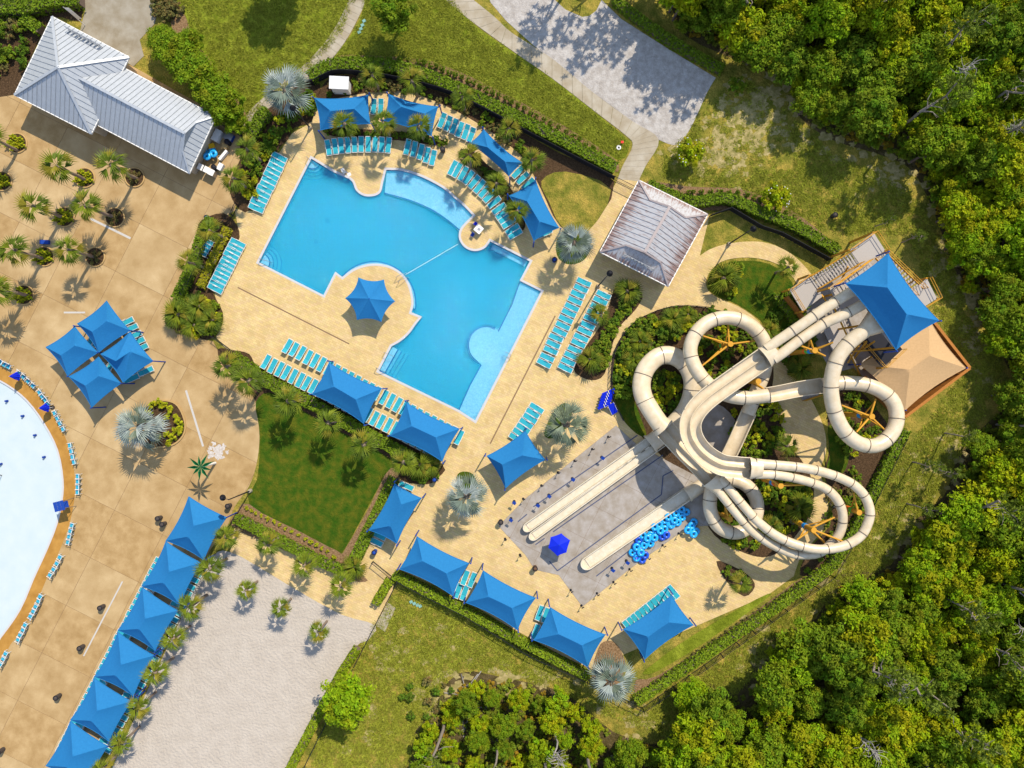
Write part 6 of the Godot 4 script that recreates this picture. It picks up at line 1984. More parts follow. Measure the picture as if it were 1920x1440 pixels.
	for q in [[1357, 522, 1.2], [788, 872, 1.0], [810, 872, 0.8], [665, 1062, 0.9]]: palm(PM[rng.randi() % 4], q[0], q[1], 1.0, q[2], "low fan palm at the corner of a bed or lawn island", "corner low palms")
	for q in [[1275, 1395, 1.3], [1310, 1405, 1.1], [1345, 1385, 1.2], [1290, 1420, 1.0]]: palm(PM[rng.randi() % 4], q[0], q[1], 1.0, q[2], "low fan palm at the woods' edge outside the fence corner", "low palms at the woods' edge")
	# silver palms
	var B: Array = kinds.bismarck
	var bl := [[538, 172, 1.02, "silver palm beside the curving footpath"], [1076, 456, 0.86, "silver palm between the shelter and a blue sail"], [1062, 795, 1.04, "grey-green fan palm in the oval bed beside the grey pad"], [874, 930, 0.93, "silver palm between two lower sails and the narrow sail"], [1146, 1272, 1.0, "silver palm at the fence corner beside the hedge sails"], [265, 800, 1.0, "silver palm in the oval planter on the plaza"]]
	for i in bl.size(): palm(B[3 if i == 2 else i % 3], bl[i][0], bl[i][1], 4.65, bl[i][2], bl[i][3])
	# round planters
	var i := 0
	for q in [[160, 334], [253, 333], [122, 407], [216, 408], [84, 481], [179, 482], [46, 553], [33, 269], [5, 340]]:
		var c := P(q[0], q[1])
		var o := thing("round_planter", "round kerbed planter with " + ("sparse brown plants" if i in [1, 3, 5] else "yellow-green shrubs") + " on the plaza", "planter", c, 0.0, "round planters on the plaza")
		var k := MB.new()
		k.torus(Vector3(0, 0.10, 0), 1.22, 0.10, Basis().scaled(Vector3(1, 1, 1)), 28, 8)
		obj("kerb", k, M.planter, o)
		var s := MB.new()
		s.tube(Vector3(0, 0.0, 0), Vector3(0, 0.12, 0), 1.18, 1.18, 28)
		obj("soil", s, M.mulch, o)
		for j in (7 if i in [1, 3, 5] else 10):
			var a := j * 2.4
			var d := Vector3(cos(a), 0, sin(a)) * sqrt((j + 0.5) / 10.0) * 1.05
			var f := obj("plant", kinds.shrub["brown" if i in [1, 3, 5] else "lime"][j % 3].get_child(0).mesh, M.leaf, o)
			f.position = d + Vector3(0, 0.36, 0)
			f.scale = Vector3.ONE * (0.38 if i in [1, 3, 5] else 0.56)
		i += 1
	# oval planter kerb
	var ov := spl([270, 770, 300, 752, 330, 757, 346, 785, 346, 812, 328, 832, 300, 838, 275, 835], true, 5)
	var oo := thing("oval_planter", "oval kerbed planter with bright bushes and the silver palm", "planter", P(310, 795))
	var km := MB.new()
	ring(km, grow(ov, -1.2), grow(ov, 1.6), 0.0, 0.2)
	for z in km.v.size(): km.v[z] -= P(310, 795)
	obj("kerb", km, M.planter, oo)
	var so := MB.new()
	flat(so, ov, 0.13)
	so.t.clear()
	for z in so.v.size(): so.v[z] -= P(310, 795)
	obj("soil", so, M.mulch, oo)

func tufts() -> void:
	# coarse grass tufts roughening the mown ground
	var mb := MB.new()
	var r := RandomNumberGenerator.new()
	r.seed = 9
	for i in 22:
		var a := r.randf() * TAU
		var b := Vector3(r.randfn() * 0.09, 0, r.randfn() * 0.09)
		var s := Vector3(cos(a), 0, sin(a))
		mb.col = Color(0.285, 0.30, 0.034) * r.randf_range(0.6, 1.3)
		mb.tri(b + s * 0.025, b + Vector3(r.randfn() * 0.09, r.randf_range(0.05, 0.14), r.randfn() * 0.09), b - s * 0.025)
	var m := mb.mesh()
	var zones := [
		[spl([760, 1100, 1000, 1225, 1190, 1335, 1440, 1170, 1560, 1085, 1690, 850, 1800, 700, 1740, 560, 1700, 440, 1560, 440, 1400, 360, 1240, 330, 1290, 250, 1400, 150, 1560, 290, 1720, 370, 1830, 620, 1880, 700, 1780, 880, 1660, 1060, 1520, 1150, 1400, 1280, 1250, 1380, 1040, 1290, 850, 1255, 770, 1430, 580, 1440, 660, 1270], true, 2), Rect2(570, 140, 1320, 1300), 9000, "field grass in coarse tufts on the rough ground outside the fences"],
		[grow(L1, -4.0), Rect2(300, -60, 390, 310), 2600, "lawn grass in tufts beside the entrance building"],
		[grow(L2, -4.0), Rect2(600, -60, 600, 370), 3400, "lawn grass in tufts above the pool hedge"]]
	for z in zones:
		var pts := []
		while pts.size() < z[2]:
			var p := Vector2(r.randf_range(z[1].position.x, z[1].end.x), r.randf_range(z[1].position.y, z[1].end.y))
			if Geometry2D.is_point_in_polygon(p, z[0]) and not (Rect2(1310, 170, 180, 150).has_point(p) and r.randf() < 0.8): pts.append(p)
		var mm := MultiMesh.new()
		mm.transform_format = MultiMesh.TRANSFORM_3D
		mm.use_colors = true
		mm.mesh = m
		mm.instance_count = pts.size()
		for i in pts.size():
			var s := r.randf_range(0.8, 2.2)
			mm.set_instance_transform(i, Transform3D(Basis(Vector3.UP, r.randf() * TAU).scaled(Vector3(s, s, s)), P2(pts[i]) + Vector3(0, 0.012, 0)))
			mm.set_instance_color(i, Color(1, 1, 1) * r.randf_range(0.7, 1.2))
		var mi := MultiMeshInstance3D.new()
		mi.multimesh = mm
		mi.material_override = M.leaf
		mi.name = numbered("grass")
		add_child(mi)
		mi.set_meta("kind", "stuff")
		tag(mi, z[3], "grass")

# ---------------------------------------------------------------- fences, lamps, small things
func fence(label: String, line: PackedVector2Array, h: float, solid: bool, called := "fence") -> void:
	var b := P2(line[0])
	var o := thing(called, label, "fence", b)
	for i in line.size() - 1:
		var a := P2(line[i]) - b
		var c := P2(line[i + 1]) - b
		var n := maxi(1, int(a.distance_to(c) / 2.4 + 0.5))
		for j in n:
			var s := a.lerp(c, float(j) / n)
			var e := a.lerp(c, (j + 1.0) / n)
			var pm := MB.new()
			pm.box(s + Vector3(0, h * 0.5 + 0.04, 0), Vector3(0.08, h + 0.08, 0.08))
			obj("post", pm, M.black, o)
			for k in [0.12, 0.97]:
				var rm := MB.new()
				rm.beam(s + Vector3(0, h * k, 0), e + Vector3(0, h * k, 0), 0.05, 0.06)
				obj("rail", rm, M.black, o)
			var m := MB.new()
			if solid:
				m.beam(s + Vector3(0, h * 0.55, 0), e + Vector3(0, h * 0.55, 0), 0.015, h * 0.82)
				obj("screen_panel", m, M.black, o)
			else:
				var pn := int(s.distance_to(e) / 0.16)
				for q in pn:
					var z := s.lerp(e, (q + 0.5) / pn)
					m.box(z + Vector3(0, h * 0.52, 0), Vector3(0.018, h * 0.9, 0.018))
				obj("bars", m, M.black, o)
	var l := P2(line[line.size() - 1]) - b
	var em := MB.new()
	em.box(l + Vector3(0, h * 0.5 + 0.04, 0), Vector3(0.08, h + 0.08, 0.08))
	obj("post", em, M.black, o)

func lamp(label: String, x: float, y: float, h: float, az: float) -> void:
	var o := thing("lamp_post", label, "lamp post", P(x, y) + Vector3(0, 0.05, 0), az)
	var m := MB.new()
	m.tube(Vector3.ZERO, Vector3(0, h, 0), 0.10, 0.065, 10)
	obj("pole", m, M.black, o)
	m = MB.new()
	m.tube(Vector3(0, 0, 0), Vector3(0, 0.5, 0), 0.28, 0.2, 12)
	obj("base", m, M.walk, o)
	m = MB.new()
	m.tube(Vector3(0, h - 0.15, 0), Vector3(0.7, h + 0.12, 0), 0.04, 0.035, 8)
	obj("arm", m, M.black, o)
	m = MB.new()
	m.tube(Vector3(0.75, h - 0.12, 0), Vector3(0.75, h + 0.16, 0), 0.38, 0.14, 18)
	m.ball(Vector3(0.75, h + 0.17, 0), Vector3(0.14, 0.1, 0.14), 10, 5)
	obj("head", m, M.black, o)

func round_bin(x: float, y: float, label: String, group := "", m: Material = null) -> void:
	var o := thing("litter_bin", label, "bin", P(x, y) + Vector3(0, 0.045, 0), 0.0, group)
	var b := MB.new()
	b.tube(Vector3.ZERO, Vector3(0, 0.9, 0), 0.27, 0.33, 16)
	obj("body", b, M.bin if m == null else m, o)
	b = MB.new()
	b.torus(Vector3(0, 0.92, 0), 0.28, 0.06, Basis(), 18, 8)
	obj("rim", b, M.black, o)
	b = MB.new()
	b.ball(Vector3(0, 0.9, 0), Vector3(0.24, 0.14, 0.24), 12, 6)
	obj("lid", b, M.bin if m == null else m, o)

func double_tube(x: float, y: float, h: float, az: float, m: Material, label: String, group: String) -> void:
	var o := thing("double_tube", label, "swim tube", P(x, y, h) + Vector3(0, 0.07, 0), az, group)
	for s in [-1, 1]:
		var t := MB.new()
		t.torus(Vector3(s * 0.43, 0.2, 0), 0.32, 0.19, Basis(), 22, 10)
		obj("ring", t, m, o)
	for s in [-1, 1]:
		var hd := MB.new()
		hd.tube(Vector3(s * 0.43 - 0.1, 0.40, 0.28), Vector3(s * 0.43 + 0.1, 0.40, 0.28), 0.02, 0.02, 6)
		hd.tube(Vector3(s * 0.43 - 0.1, 0.40, -0.28), Vector3(s * 0.43 + 0.1, 0.40, -0.28), 0.02, 0.02, 6)
		obj("handle", hd, M.post, o)

func box_thing(called: String, label: String, cat: String, x: float, y: float, sz: Vector3, az: float, m: Material, lid: Material = null, group := "") -> Node3D:
	var o := thing(called, label, cat, P(x, y) + Vector3(0, 0.05, 0), az, group)
	var b := MB.new()
	b.box(Vector3(0, sz.y * 0.45, 0), Vector3(sz.x * 0.96, sz.y * 0.9, sz.z * 0.96))
	obj("body", b, m, o)
	b = MB.new()
	b.box(Vector3(0, sz.y * 0.95, 0), Vector3(sz.x, sz.y * 0.1, sz.z))
	obj("lid", b, m if lid == null else lid, o)
	return o

func fences() -> void:
	fence("dark screened fence curving behind the sails above the pool", spl([587, 161, 627, 141, 665, 141, 730, 149, 797, 164, 845, 179, 892, 201, 947, 230, 1010, 264, 1085, 303, 1150, 337], false, 2), 1.5, true)
	fence("dark screened fence from the shelter to the tower stairs", pv([1329, 407, 1366, 394, 1423, 428, 1460, 440, 1550, 489]), 1.5, true)
	fence("black bar fence outside the tube bends", pv([1690, 822, 1636, 930, 1592, 1015, 1556, 1078]), 1.5, false)
	fence("black bar fence running diagonally outside the corner hedge", pv([1556, 1078, 1440, 1160, 1320, 1246, 1204, 1326]), 1.5, false)
	fence("black bar fence behind the three hedge sails", pv([1204, 1326, 1100, 1272, 990, 1222, 875, 1150, 790, 1108, 747, 1085]), 1.5, false)
	fence("black bar fence between the sand court and the rough field", pv([747, 1088, 704, 1172, 660, 1258, 627, 1325, 572, 1436, 545, 1490]), 1.4, false)
	fence("black gate and fence across the paver path at the lawn corner", pv([700, 1052, 735, 1080]), 1.2, false, "gate")
	fence("dark gate beside the shelter across the service walk", pv([1150, 337, 1192, 358]), 1.5, false, "gate")
	fence("black fence behind the hedge of the plaza bed", pv([447, 385, 438, 405, 408, 435, 385, 470, 372, 505, 358, 540]), 1.3, false)
	fence("low black gate between plaza and deck below the plaza bed", pv([402, 632, 441, 662]), 1.1, false, "gate")
	fence("thin dark railing around the slide garden's curved edge", spl([1168, 788, 1148, 745, 1146, 700, 1152, 660, 1177, 615, 1218, 588, 1270, 574, 1332, 578], false, 4), 1.0, false, "railing")
	fence("dark fence beside the footpath at the storage yard", pv([405, 228, 462, 262]), 1.5, true)
	lamp("tall black lamp post beside the sand sail row", 470, 920, 7.0, PI - 0.3)
	lamp("tall black lamp post between shelter and lounger columns", 1121, 537, 7.2, 0.8)
	lamp("tall black lamp post at the silver palm beside the first sail", 582, 241, 5.5, 2.4)
	lamp("tall black lamp post on the lawn inside the curving slide path", 1366, 458, 7.4, 0.5)

func small_things() -> void:
	for q in [[302, 970, "dark round bin of the pair opposite the sand sail row"], [310, 981, "dark round bin of the pair opposite the sand sail row"]]: round_bin(q[0], q[1], q[2], "pair of bins on the plaza")
	round_bin(432, 947, "dark bin beside the tall lamp post")
	for q in [[195, 1136], [157, 1211], [113, 1303], [7, 1404]]: round_bin(q[0], q[1], "dark round pot on the plaza opposite the sail row", "pots on the plaza")
	round_bin(1039, 489, "navy bin beside the silver palm and shelter", "", M.post)
	round_bin(831, 284, "dark bin beside the narrow palm bed")
	round_bin(393, 411, "navy bin at the plaza bed hedge", "", M.post)
	round_bin(704, 1033, "navy bin below the narrow sail", "", M.post)
	round_bin(816, 898, "navy bin at the end of the palm bed", "", M.post)
	round_bin(939, 977, "round bin at the corner of the grey pad")
	round_bin(1003, 1063, "brown bin at the grey pad's lower corner", "", M.darkbrown)
	round_bin(1560, 406, "round stone pot on the rough lawn", "", M.bin)
	# queue posts and lane signs
	var qp := [[1140, 819], [1110, 842], [1077, 864], [1046, 886], [1015, 910], [981, 935], [1272, 1000], [1242, 1022], [1214, 1045], [1180, 1067], [1150, 1091], [1119, 1112], [1090, 1135], [1070, 1106], [975, 1040], [947, 1010]]
	for q in qp:
		var o := thing("queue_post", "thin dark queue post on the grey pad's edge", "post", P(q[0], q[1]) + Vector3(0, 0.062, 0), 0.5, "queue posts round the grey pad")
		var m := MB.new()
		m.tube(Vector3.ZERO, Vector3(0, 1.05, 0), 0.04, 0.035, 8)
		obj("pole", m, M.black, o)
		m = MB.new()
		m.tube(Vector3.ZERO, Vector3(0, 0.04, 0), 0.16, 0.14, 14)
		obj("base", m, M.black, o)
		m = MB.new()
		m.box(Vector3(0.1, 1.06, 0), Vector3(0.34, 0.05, 0.12))
		obj("head", m, M.black, o)
	for q in [[1128, 857], [1073, 897], [1029, 928], [1008, 945], [964, 940], [1147, 1065], [1174, 1051], [958, 972]]:
		var o := thing("lane_sign", "navy board on a pole beside a slide run-out", "sign", P(q[0], q[1]) + Vector3(0, 0.065, 0), -0.6, "lane signs beside the run-outs")
		var m := MB.new()
		m.tube(Vector3.ZERO, Vector3(0, 1.15, 0), 0.03, 0.03, 8)
		obj("pole", m, M.steel, o)
		m = MB.new()
		m.box(Vector3(0, 1.2, 0), Vector3(0.46, 0.06, 0.40), Basis(Vector3.RIGHT, 0.35))
		obj("board", m, M.post, o)
		m = MB.new()
		m.tube(Vector3.ZERO, Vector3(0, 0.05, 0), 0.2, 0.18, 12)
		obj("base", m, M.black, o)
	# swim tubes stacked beside the wide run-out
	var tl := "bright blue double tube in the pile beside the wide run-out"
	var tg := "tubes piled beside the wide run-out"
	for q in [[1282, 964, 0.0, 0.9], [1272, 958, 0.25, 0.6], [1258, 972, 0.3, -0.5], [1250, 978, 0.0, -0.6], [1240, 987, 0.0, -0.7], [1232, 991, 0.3, -0.6], [1220, 1008, 0.45, 0.1], [1211, 1005, 0.1, -0.3], [1213, 1020, 0.2, 0.3], [1204, 1017, 0.0, 0.5], [1197, 1030, 0.3, -0.9], [1189, 1040, 0.0, -0.9], [1224, 998, 0.0, 0.7], [1264, 981, 0.0, 0.4]]: double_tube(q[0], q[1], q[2], q[3], M.tube, tl, tg)
	for q in [[1243, 999, 0.1, -0.5], [1235, 1003, 0.0, -0.4], [1204, 1036, 0.2, -0.7], [1198, 1045, 0.0, -0.6], [1194, 1018, 0.0, 1.1]]: double_tube(q[0], q[1], q[2], q[3], M.tubedark, "royal blue double tube in the pile beside the wide run-out", "royal tubes in the pile")
	for q in [[1296, 983, 0.0, 0.9], [1300, 990, 0.3, -0.9], [1294, 997, 0.55, -0.6]]: double_tube(q[0], q[1], q[2], q[3], M.tube, "bright blue double tube in the separate stack of three", "stack of three tubes")
	# royal blue chairs stacked beside the garden railing
	for i in 6:
		var o := thing("stacked_chairs", "royal blue folded loungers stacked by the garden railing", "chair stack", P(1131 + (5 - i) * 1.6 + 2, 735 + i * 5.2, 0.8) * Vector3(1, 0, 1) + Vector3(0, 0.05, 0), 0.4, "stacked royal blue loungers")
		for k in 2:
			var m := MB.new()
			m.box(Vector3(-0.5 + k * 0.95, 0.75, 0), Vector3(0.75, 0.12, 0.34), Basis(Vector3.RIGHT, 0.5))
			m.box(Vector3(-0.5 + k * 0.95, 0.35, 0.05), Vector3(0.7, 0.7, 0.08))
			obj("sling", m, M.royal, o)
		var f := MB.new()
		f.beam(Vector3(0, 0.86, -0.25), Vector3(0, 0.86, 0.25), 0.06, 0.05)
		f.beam(Vector3(0.25, 0, 0.2), Vector3(0.25, 0.8, 0.2), 0.04, 0.04)
		f.beam(Vector3(-0.6, 0, 0.2), Vector3(-0.6, 0.8, 0.2), 0.04, 0.04)
		obj("frame", f, M.white, o)
	var so := thing("folded_lounger", "royal blue lounger leaning below the stacked ones at the railing", "lounger", P(1148, 766) + Vector3(0, 0.05, 0), 0.5)
	var sm := MB.new()
	sm.box(Vector3(0, 0.5, 0), Vector3(0.8, 0.1, 1.5), Basis(Vector3.RIGHT, 0.5))
	obj("sling", sm, M.royal, so)
	sm = MB.new()
	for s in [-1, 1]: sm.box(Vector3(s * 0.42, 0.5, 0), Vector3(0.05, 0.06, 1.6), Basis(Vector3.RIGHT, 0.5))
	obj("frame", sm, M.white, so)
	# table and two chairs on the round peninsula
	var o := thing("folding_table", "grey square table on the round pool bay", "table", P(898, 432) + Vector3(0, 0.05, 0), -0.7)
	var m := MB.new()
	m.box(Vector3(0, 0.73, 0), Vector3(0.95, 0.05, 0.95))
	obj("table_top", m, M.trim, o)
	m = MB.new()
	m.box(Vector3(0.05, 0.765, 0.0), Vector3(0.35, 0.02, 0.3))
	obj("tray", m, M.steel, o)
	for a in [[-1, -1], [1, -1], [1, 1], [-1, 1]]:
		m = MB.new()
		m.tube(Vector3(a[0] * 0.4, 0, a[1] * 0.4), Vector3(a[0] * 0.4, 0.71, a[1] * 0.4), 0.025, 0.025, 6)
		obj("leg", m, M.steel, o)
	for q in [[892, 421, 2.6, "royal blue chair at the grey table", "royal"], [886, 442, -0.6, "dark purple chair at the grey table", "post"]]:
		var c := thing("stool", q[3], "chair", P(q[0], q[1]) + Vector3(0, 0.05, 0), q[2])
		m = MB.new()
		m.box(Vector3(0, 0.45, 0), Vector3(0.42, 0.05, 0.42))
		obj("seat", m, M[q[4]], c)
		m = MB.new()
		m.box(Vector3(0, 0.7, -0.2), Vector3(0.42, 0.45, 0.05), Basis(Vector3.RIGHT, -0.15))
		obj("backrest", m, M[q[4]], c)
		for a in [[-1, -1], [1, -1], [1, 1], [-1, 1]]:
			m = MB.new()
			m.tube(Vector3(a[0] * 0.18, 0, a[1] * 0.18), Vector3(a[0] * 0.18, 0.44, a[1] * 0.18), 0.018, 0.018, 6)
			obj("leg", m, M.steel, c)
	# lifeguard stand by the splash pool
	o = thing("lifeguard_stand", "navy lifeguard stand with canopy beside the splash pool", "lifeguard stand", P(133, 943) + Vector3(0, 0.04, 0), 0.25)
	for a in [[-1, -1], [1, -1], [1, 1], [-1, 1]]:
		m = MB.new()
		m.beam(Vector3(a[0] * 0.6, 0, a[1] * 0.55), Vector3(a[0] * 0.45, 2.3, a[1] * 0.4), 0.06, 0.06)
		obj("leg", m, M.steel, o)
	m = MB.new()
	m.box(Vector3(0, 1.2, 0), Vector3(0.9, 0.06, 0.8))
	obj("seat", m, M.post, o)
	for k in 6:
		m = MB.new()
		m.box(Vector3(-0.55 + k * 0.22, 2.32 + 0.02 * (k % 2), 0), Vector3(0.2, 0.04, 1.2))
		obj("canopy_slat", m, M.post, o)
	for q in [[345, 1.5], [84, 454]]: pass
	box_thing("bench", "navy bench beside a round planter", "bench", 87, 455, Vector3(1.1, 0.45, 0.5), 0.0, M.post)
	# storage yard beside the entrance wing
	m = MB.new()
	flat(m, pv([404, 226, 414, 231, 372, 322, 360, 316]), 0.05)
	struct("yard_mat", m, mat("tealmat", lin(0.01, 0.10, 0.10), 0.8), "dark teal mat along the entrance wing's end wall")
	box_thing("storage_chest", "white storage chest in the yard beside the entrance wing", "chest", 411, 258, Vector3(0.85, 0.9, 1.5), -0.45, M.white)
	box_thing("pallet_box", "navy slatted box in the yard beside the fence", "box", 432, 259, Vector3(1.1, 0.7, 0.9), -0.45, M.post, M.steel)
	box_thing("cardboard_box", "tan box in the storage yard", "box", 424, 277, Vector3(0.7, 0.5, 0.6), -0.4, M.planter)
	box_thing("cooler", "white cooler in the storage yard", "cooler", 416, 315, Vector3(0.6, 0.6, 0.9), -0.5, M.white)
	box_thing("yellow_tub", "yellow tub beside the teal mat", "tub", 399, 276, Vector3(0.7, 0.45, 0.6), 0.2, M.gold)
	box_thing("bench", "grey plank bench in the storage yard", "bench", 421, 293, Vector3(0.35, 0.5, 1.5), -0.7, M.trim)
	for q in [[383, 318], [394, 323], [403, 328]]: box_thing("wheeled_bin", "grey wheeled bin in the row of three at the wing's corner", "bin", q[0], q[1], Vector3(0.7, 1.1, 0.75), -0.45, M.steel, M.trim, "three wheeled bins")
	double_tube(396, 292, 0.5, 0.4, M.tube, "bright blue double tube in the storage yard", "")
	double_tube(394, 287, 0.0, 0.5, M.tube, "bright blue double tube under another in the storage yard", "")
	round_bin(431, 270, "dark drum beside the navy slatted box", "", M.black)
	round_bin(406, 317, "dark drum beside the white cooler", "", M.black)
	# artificial palm shower and its wet patch
	var wp := MB.new()
	var wr := RandomNumberGenerator.new()
	wr.seed = 4
	for k in 40:
		var q := Vector2(408, 845) + Vector2(wr.randfn() * 8.0, wr.randfn() * 6.0)
		var blot := PackedVector2Array()
		for z in 9: blot.append(q + Vector2(cos(z * TAU / 9.0), sin(z * TAU / 9.0)) * wr.randf_range(1.6, 6.0))
		flat(wp, blot, 0.0395 + k * 0.0001)
	struct("splash_patch", wp, M.wetwhite, "white mineral stain under the artificial palm")
	o = thing("artificial_palm", "green metal palm shower with dark leaves over a white stain", "palm shower", P(404, 868) + Vector3(0, 0.04, 0))
	m = MB.new()
	m.tube(Vector3.ZERO, Vector3(0, 4.2, 0), 0.16, 0.11, 12)
	obj("pole", m, M.trim, o)
	for i in 9:
		var a := TAU * i / 9.0 + 0.3
		var d := Vector3(cos(a), 0, sin(a))
		var s := Vector3(-d.z, 0, d.x)
		m = MB.new()
		var hub := Vector3(0, 4.25, 0)
		var l := 1.75 if i % 3 else 1.35
		m.face(hub, hub + d * l * 0.4 + s * 0.2 + Vector3(0, 0.12, 0), hub + d * l - Vector3(0, 0.12, 0), hub + d * l * 0.4 + Vector3(0, 0.2, 0), Vector3.UP)
		m.face(hub, hub + d * l * 0.4 - s * 0.2 + Vector3(0, 0.12, 0), hub + d * l - Vector3(0, 0.12, 0), hub + d * l * 0.4 + Vector3(0, 0.2, 0), Vector3.UP)
		obj("leaf", m, M.plasticgreen, o)
	# flagpole
	o = thing("flagpole", "pale feather banner pole behind the entrance roof", "flagpole", P(160, 48) + Vector3(0, 0.04, 0))
	m = MB.new()
	m.tube(Vector3.ZERO, Vector3(0, 4.4, 0), 0.05, 0.03, 8)
	obj("pole", m, M.white, o)
	m = MB.new()
	m.box(Vector3(0.28, 2.9, 0), Vector3(0.55, 2.6, 0.02))
	obj("banner", m, M.trim, o)
	# splash pool jets and arch
	for q in [[13, 752], [43, 780], [66, 816], [83, 857], [2, 870]]:
		m = MB.new()
		m.tube(Vector3(0, -0.1, 0), Vector3(0, 0.25, 0), 0.16, 0.12, 12)
		m.ball(Vector3(0, 0.26, 0), Vector3(0.14, 0.1, 0.14), 10, 5)
		var n := obj("water_jet", m, M.post)
		n.position = P(q[0], q[1])
		tag(n, "small navy water jet standing in the splash pool", "water jet", "jets in the splash pool")
	o = thing("spray_arch", "lime and black spray arch in the splash pool", "spray arch", P(2, 892) + Vector3(0, -0.1, 0))
	m = MB.new()
	m.tube(Vector3.ZERO, Vector3(0.5, 1.9, -0.6), 0.05, 0.05, 8)
	obj("upright", m, M.black, o)
	m = MB.new()
	m.tube(Vector3(0.5, 1.9, -0.6), Vector3(-1.0, 1.7, -0.3), 0.05, 0.05, 8)
	obj("arm", m, M.greenband, o)
	# stacked white chairs behind the plaza bed
	for i in 4:
		var c := copy(chair0, P(390 + i * 4.0, 480 - i * 7.0) + Vector3(0, 0.08, 0), 1.1, "white framed chair lying in the stack behind the plaza bed", "stacked chairs behind the plaza bed")
		c.rotation.x = -0.5
	# pool handrails
	for q in [[707, 690, 722, 697, 5.0, "steel handrail at the lower corner of the straight steps"], [722, 661, 738, 668, 5.0, "steel handrail at the upper end of the straight steps"], [744, 522, 762, 512, 4.0, "steel ladder rail on the peninsula, nearer the shallow end"], [748, 530, 766, 520, 4.0, "steel ladder rail on the peninsula, nearer the umbrella"], [945, 668, 956, 674, 4.0, "steel handrail at the shallow shelf's edge"], [948, 660, 958, 666, 4.0, "steel handrail of the shelf pair"], [490, 487, 508, 492, 4.0, "steel handrail in the pool's plaza-side corner"], [578, 297, 590, 310, 4.0, "steel handrail in the pool's top corner"]]:
		o = thing("handrail", q[5], "handrail", P(q[0], q[1]) + Vector3(0, 0.05, 0))
		var e := P(q[2], q[3]) - P(q[0], q[1])
		m = MB.new()
		m.tube(Vector3(0, 0, 0), Vector3(0, 0.85, 0), 0.03, 0.03, 8)
		obj("post", m, M.steel, o)
		m = MB.new()
		m.tube(Vector3(0, 0.85, 0), e * 0.4 + Vector3(0, 0.9, 0), 0.03, 0.03, 8)
		m.tube(e * 0.4 + Vector3(0, 0.9, 0), e + Vector3(0, 0.3, 0), 0.03, 0.03, 8)
		obj("rail", m, M.steel, o)
		m = MB.new()
		m.tube(e + Vector3(0, 0.3, 0), e + Vector3(0, -0.7, 0), 0.03, 0.03, 8)
		obj("post", m, M.steel, o)
	o = thing("pool_lift", "white pool lift chair at the pool's top bay", "pool lift", P(646, 323) + Vector3(0, 0.06, 0), 0.4)
	m = MB.new()
	m.box(Vector3(0, 0.5, 0), Vector3(0.4, 0.9, 0.4))
	obj("base", m, M.white, o)
	m = MB.new()
	m.beam(Vector3(0, 1.0, 0), Vector3(0.5, 1.15, 0.7), 0.1, 0.1)
	obj("arm", m, M.steel, o)
	m = MB.new()
	m.box(Vector3(0.5, 0.7, 0.75), Vector3(0.45, 0.08, 0.4))
	obj("seat", m, M.white, o)
	# irrigation boxes and marker
	for q in [[683, 40], [680, 48], [677, 55], [674, 61]]: box_thing("valve_box", "pale teal irrigation box on the lawn beside the footpath", "valve box", q[0], q[1], Vector3(0.42, 0.1, 0.36), 0.5, M.valvelid, M.valvelid, "irrigation boxes by the footpath")
	for q in [[771, 1128], [777, 1131], [783, 1134], [788, 1136]]: box_thing("valve_box", "pale teal irrigation box on the rough field inside the fence line", "valve box", q[0], q[1], Vector3(0.4, 0.1, 0.34), 0.5, M.valvelid, M.valvelid, "irrigation boxes on the field")
	o = thing("ground_marker", "white disc with black centre and red flag on the lawn", "marker", P(1160, 277) + Vector3(0, 0.02, 0))
	m = MB.new()
	m.tube(Vector3.ZERO, Vector3(0, 0.1, 0), 0.32, 0.3, 18)
	obj("disc", m, M.white, o)
	m = MB.new()
	m.tube(Vector3(0, 0.1, 0), Vector3(0, 0.13, 0), 0.12, 0.12, 12)
	obj("centre", m, M.black, o)
	m = MB.new()
	m.box(Vector3(0.4, 0.35, -0.6), Vector3(0.34, 0.03, 0.3))
	m.tube(Vector3(0.4, 0, -0.6), Vector3(0.4, 0.35, -0.6), 0.02, 0.02, 6)
	obj("flag", m, mat("redflag", lin(0.6, 0.04, 0.03), 0.6), o)
	# bleached branches at the woods' edge
	var r := RandomNumberGenerator.new()
	r.seed = 88
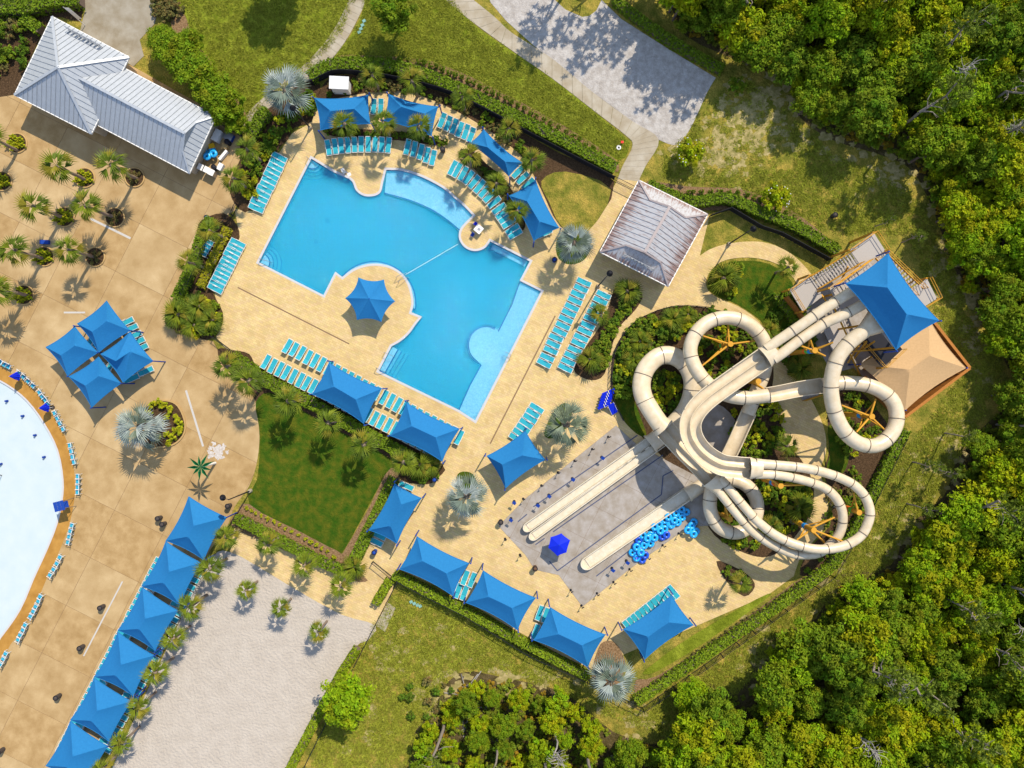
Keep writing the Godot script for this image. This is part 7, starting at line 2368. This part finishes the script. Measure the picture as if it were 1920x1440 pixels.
	for i in 16:
		var at := P(r.randf_range(838, 912), r.randf_range(1272, 1375)) + Vector3(0, 0.12, 0)
		var n := MB.new()
		var a := r.randf() * TAU
		var l := r.randf_range(0.6, 1.5)
		var d := Vector3(cos(a), 0.05, sin(a))
		n.tube(-d * l, d * l, 0.07, 0.03, 7)
		n.tube(d * l * 0.3, d * l * 0.7 + Vector3(-d.z, 0.4, d.x) * 0.4, 0.04, 0.015, 6)
		var z := obj("fallen_branch", n, M.deadwood)
		z.position = at
		tag(z, "bleached fallen branch at the edge of the lower woods", "branch", "fallen branches at the woods' edge")

func _ready() -> void:
	rng.seed = 20
	var cam := Camera3D.new()
	cam.name = "camera"
	add_child(cam)
	cam.position = Vector3(0, H, 0)
	cam.rotation_degrees = Vector3(-90, 0, 0)
	cam.fov = rad_to_deg(2.0 * atan(720.0 * S / H))
	cam.far = 2000.0
	cam.current = true
	var we := WorldEnvironment.new()
	we.name = "environment"
	var env := Environment.new()
	env.background_mode = Environment.BG_SKY
	var sky := Sky.new()
	var sm := ProceduralSkyMaterial.new()
	sm.sky_top_color = Color(0.50, 0.58, 0.71)
	sm.sky_horizon_color = Color(0.78, 0.82, 0.86)
	sm.ground_bottom_color = Color(0.35, 0.33, 0.25)
	sm.ground_horizon_color = Color(0.62, 0.66, 0.66)
	sky.sky_material = sm
	env.sky = sky
	env.background_energy_multiplier = 1.45
	env.tonemap_mode = Environment.TONE_MAPPER_LINEAR
	env.tonemap_exposure = 1.53
	env.sdfgi_enabled = true
	env.ssao_enabled = true
	env.ssil_enabled = true
	we.environment = env
	add_child(we)
	var sun := DirectionalLight3D.new()
	sun.name = "sun"
	add_child(sun)
	var el := deg_to_rad(48.0)
	sun.look_at_from_position(Vector3.ZERO, Vector3(-0.5 * cos(el), -sin(el), 0.866 * cos(el)))
	sun.light_energy = 1.4
	sun.light_angular_distance = 0.5
	sun.light_color = Color(1.0, 0.96, 0.89)
	sun.shadow_enabled = true
	materials()
	setting()
	slides()
	tower()
	buildings()
	sails()
	loungers()
	build_kinds()
	forest()
	planting()
	tufts()
	fences()
	small_things()
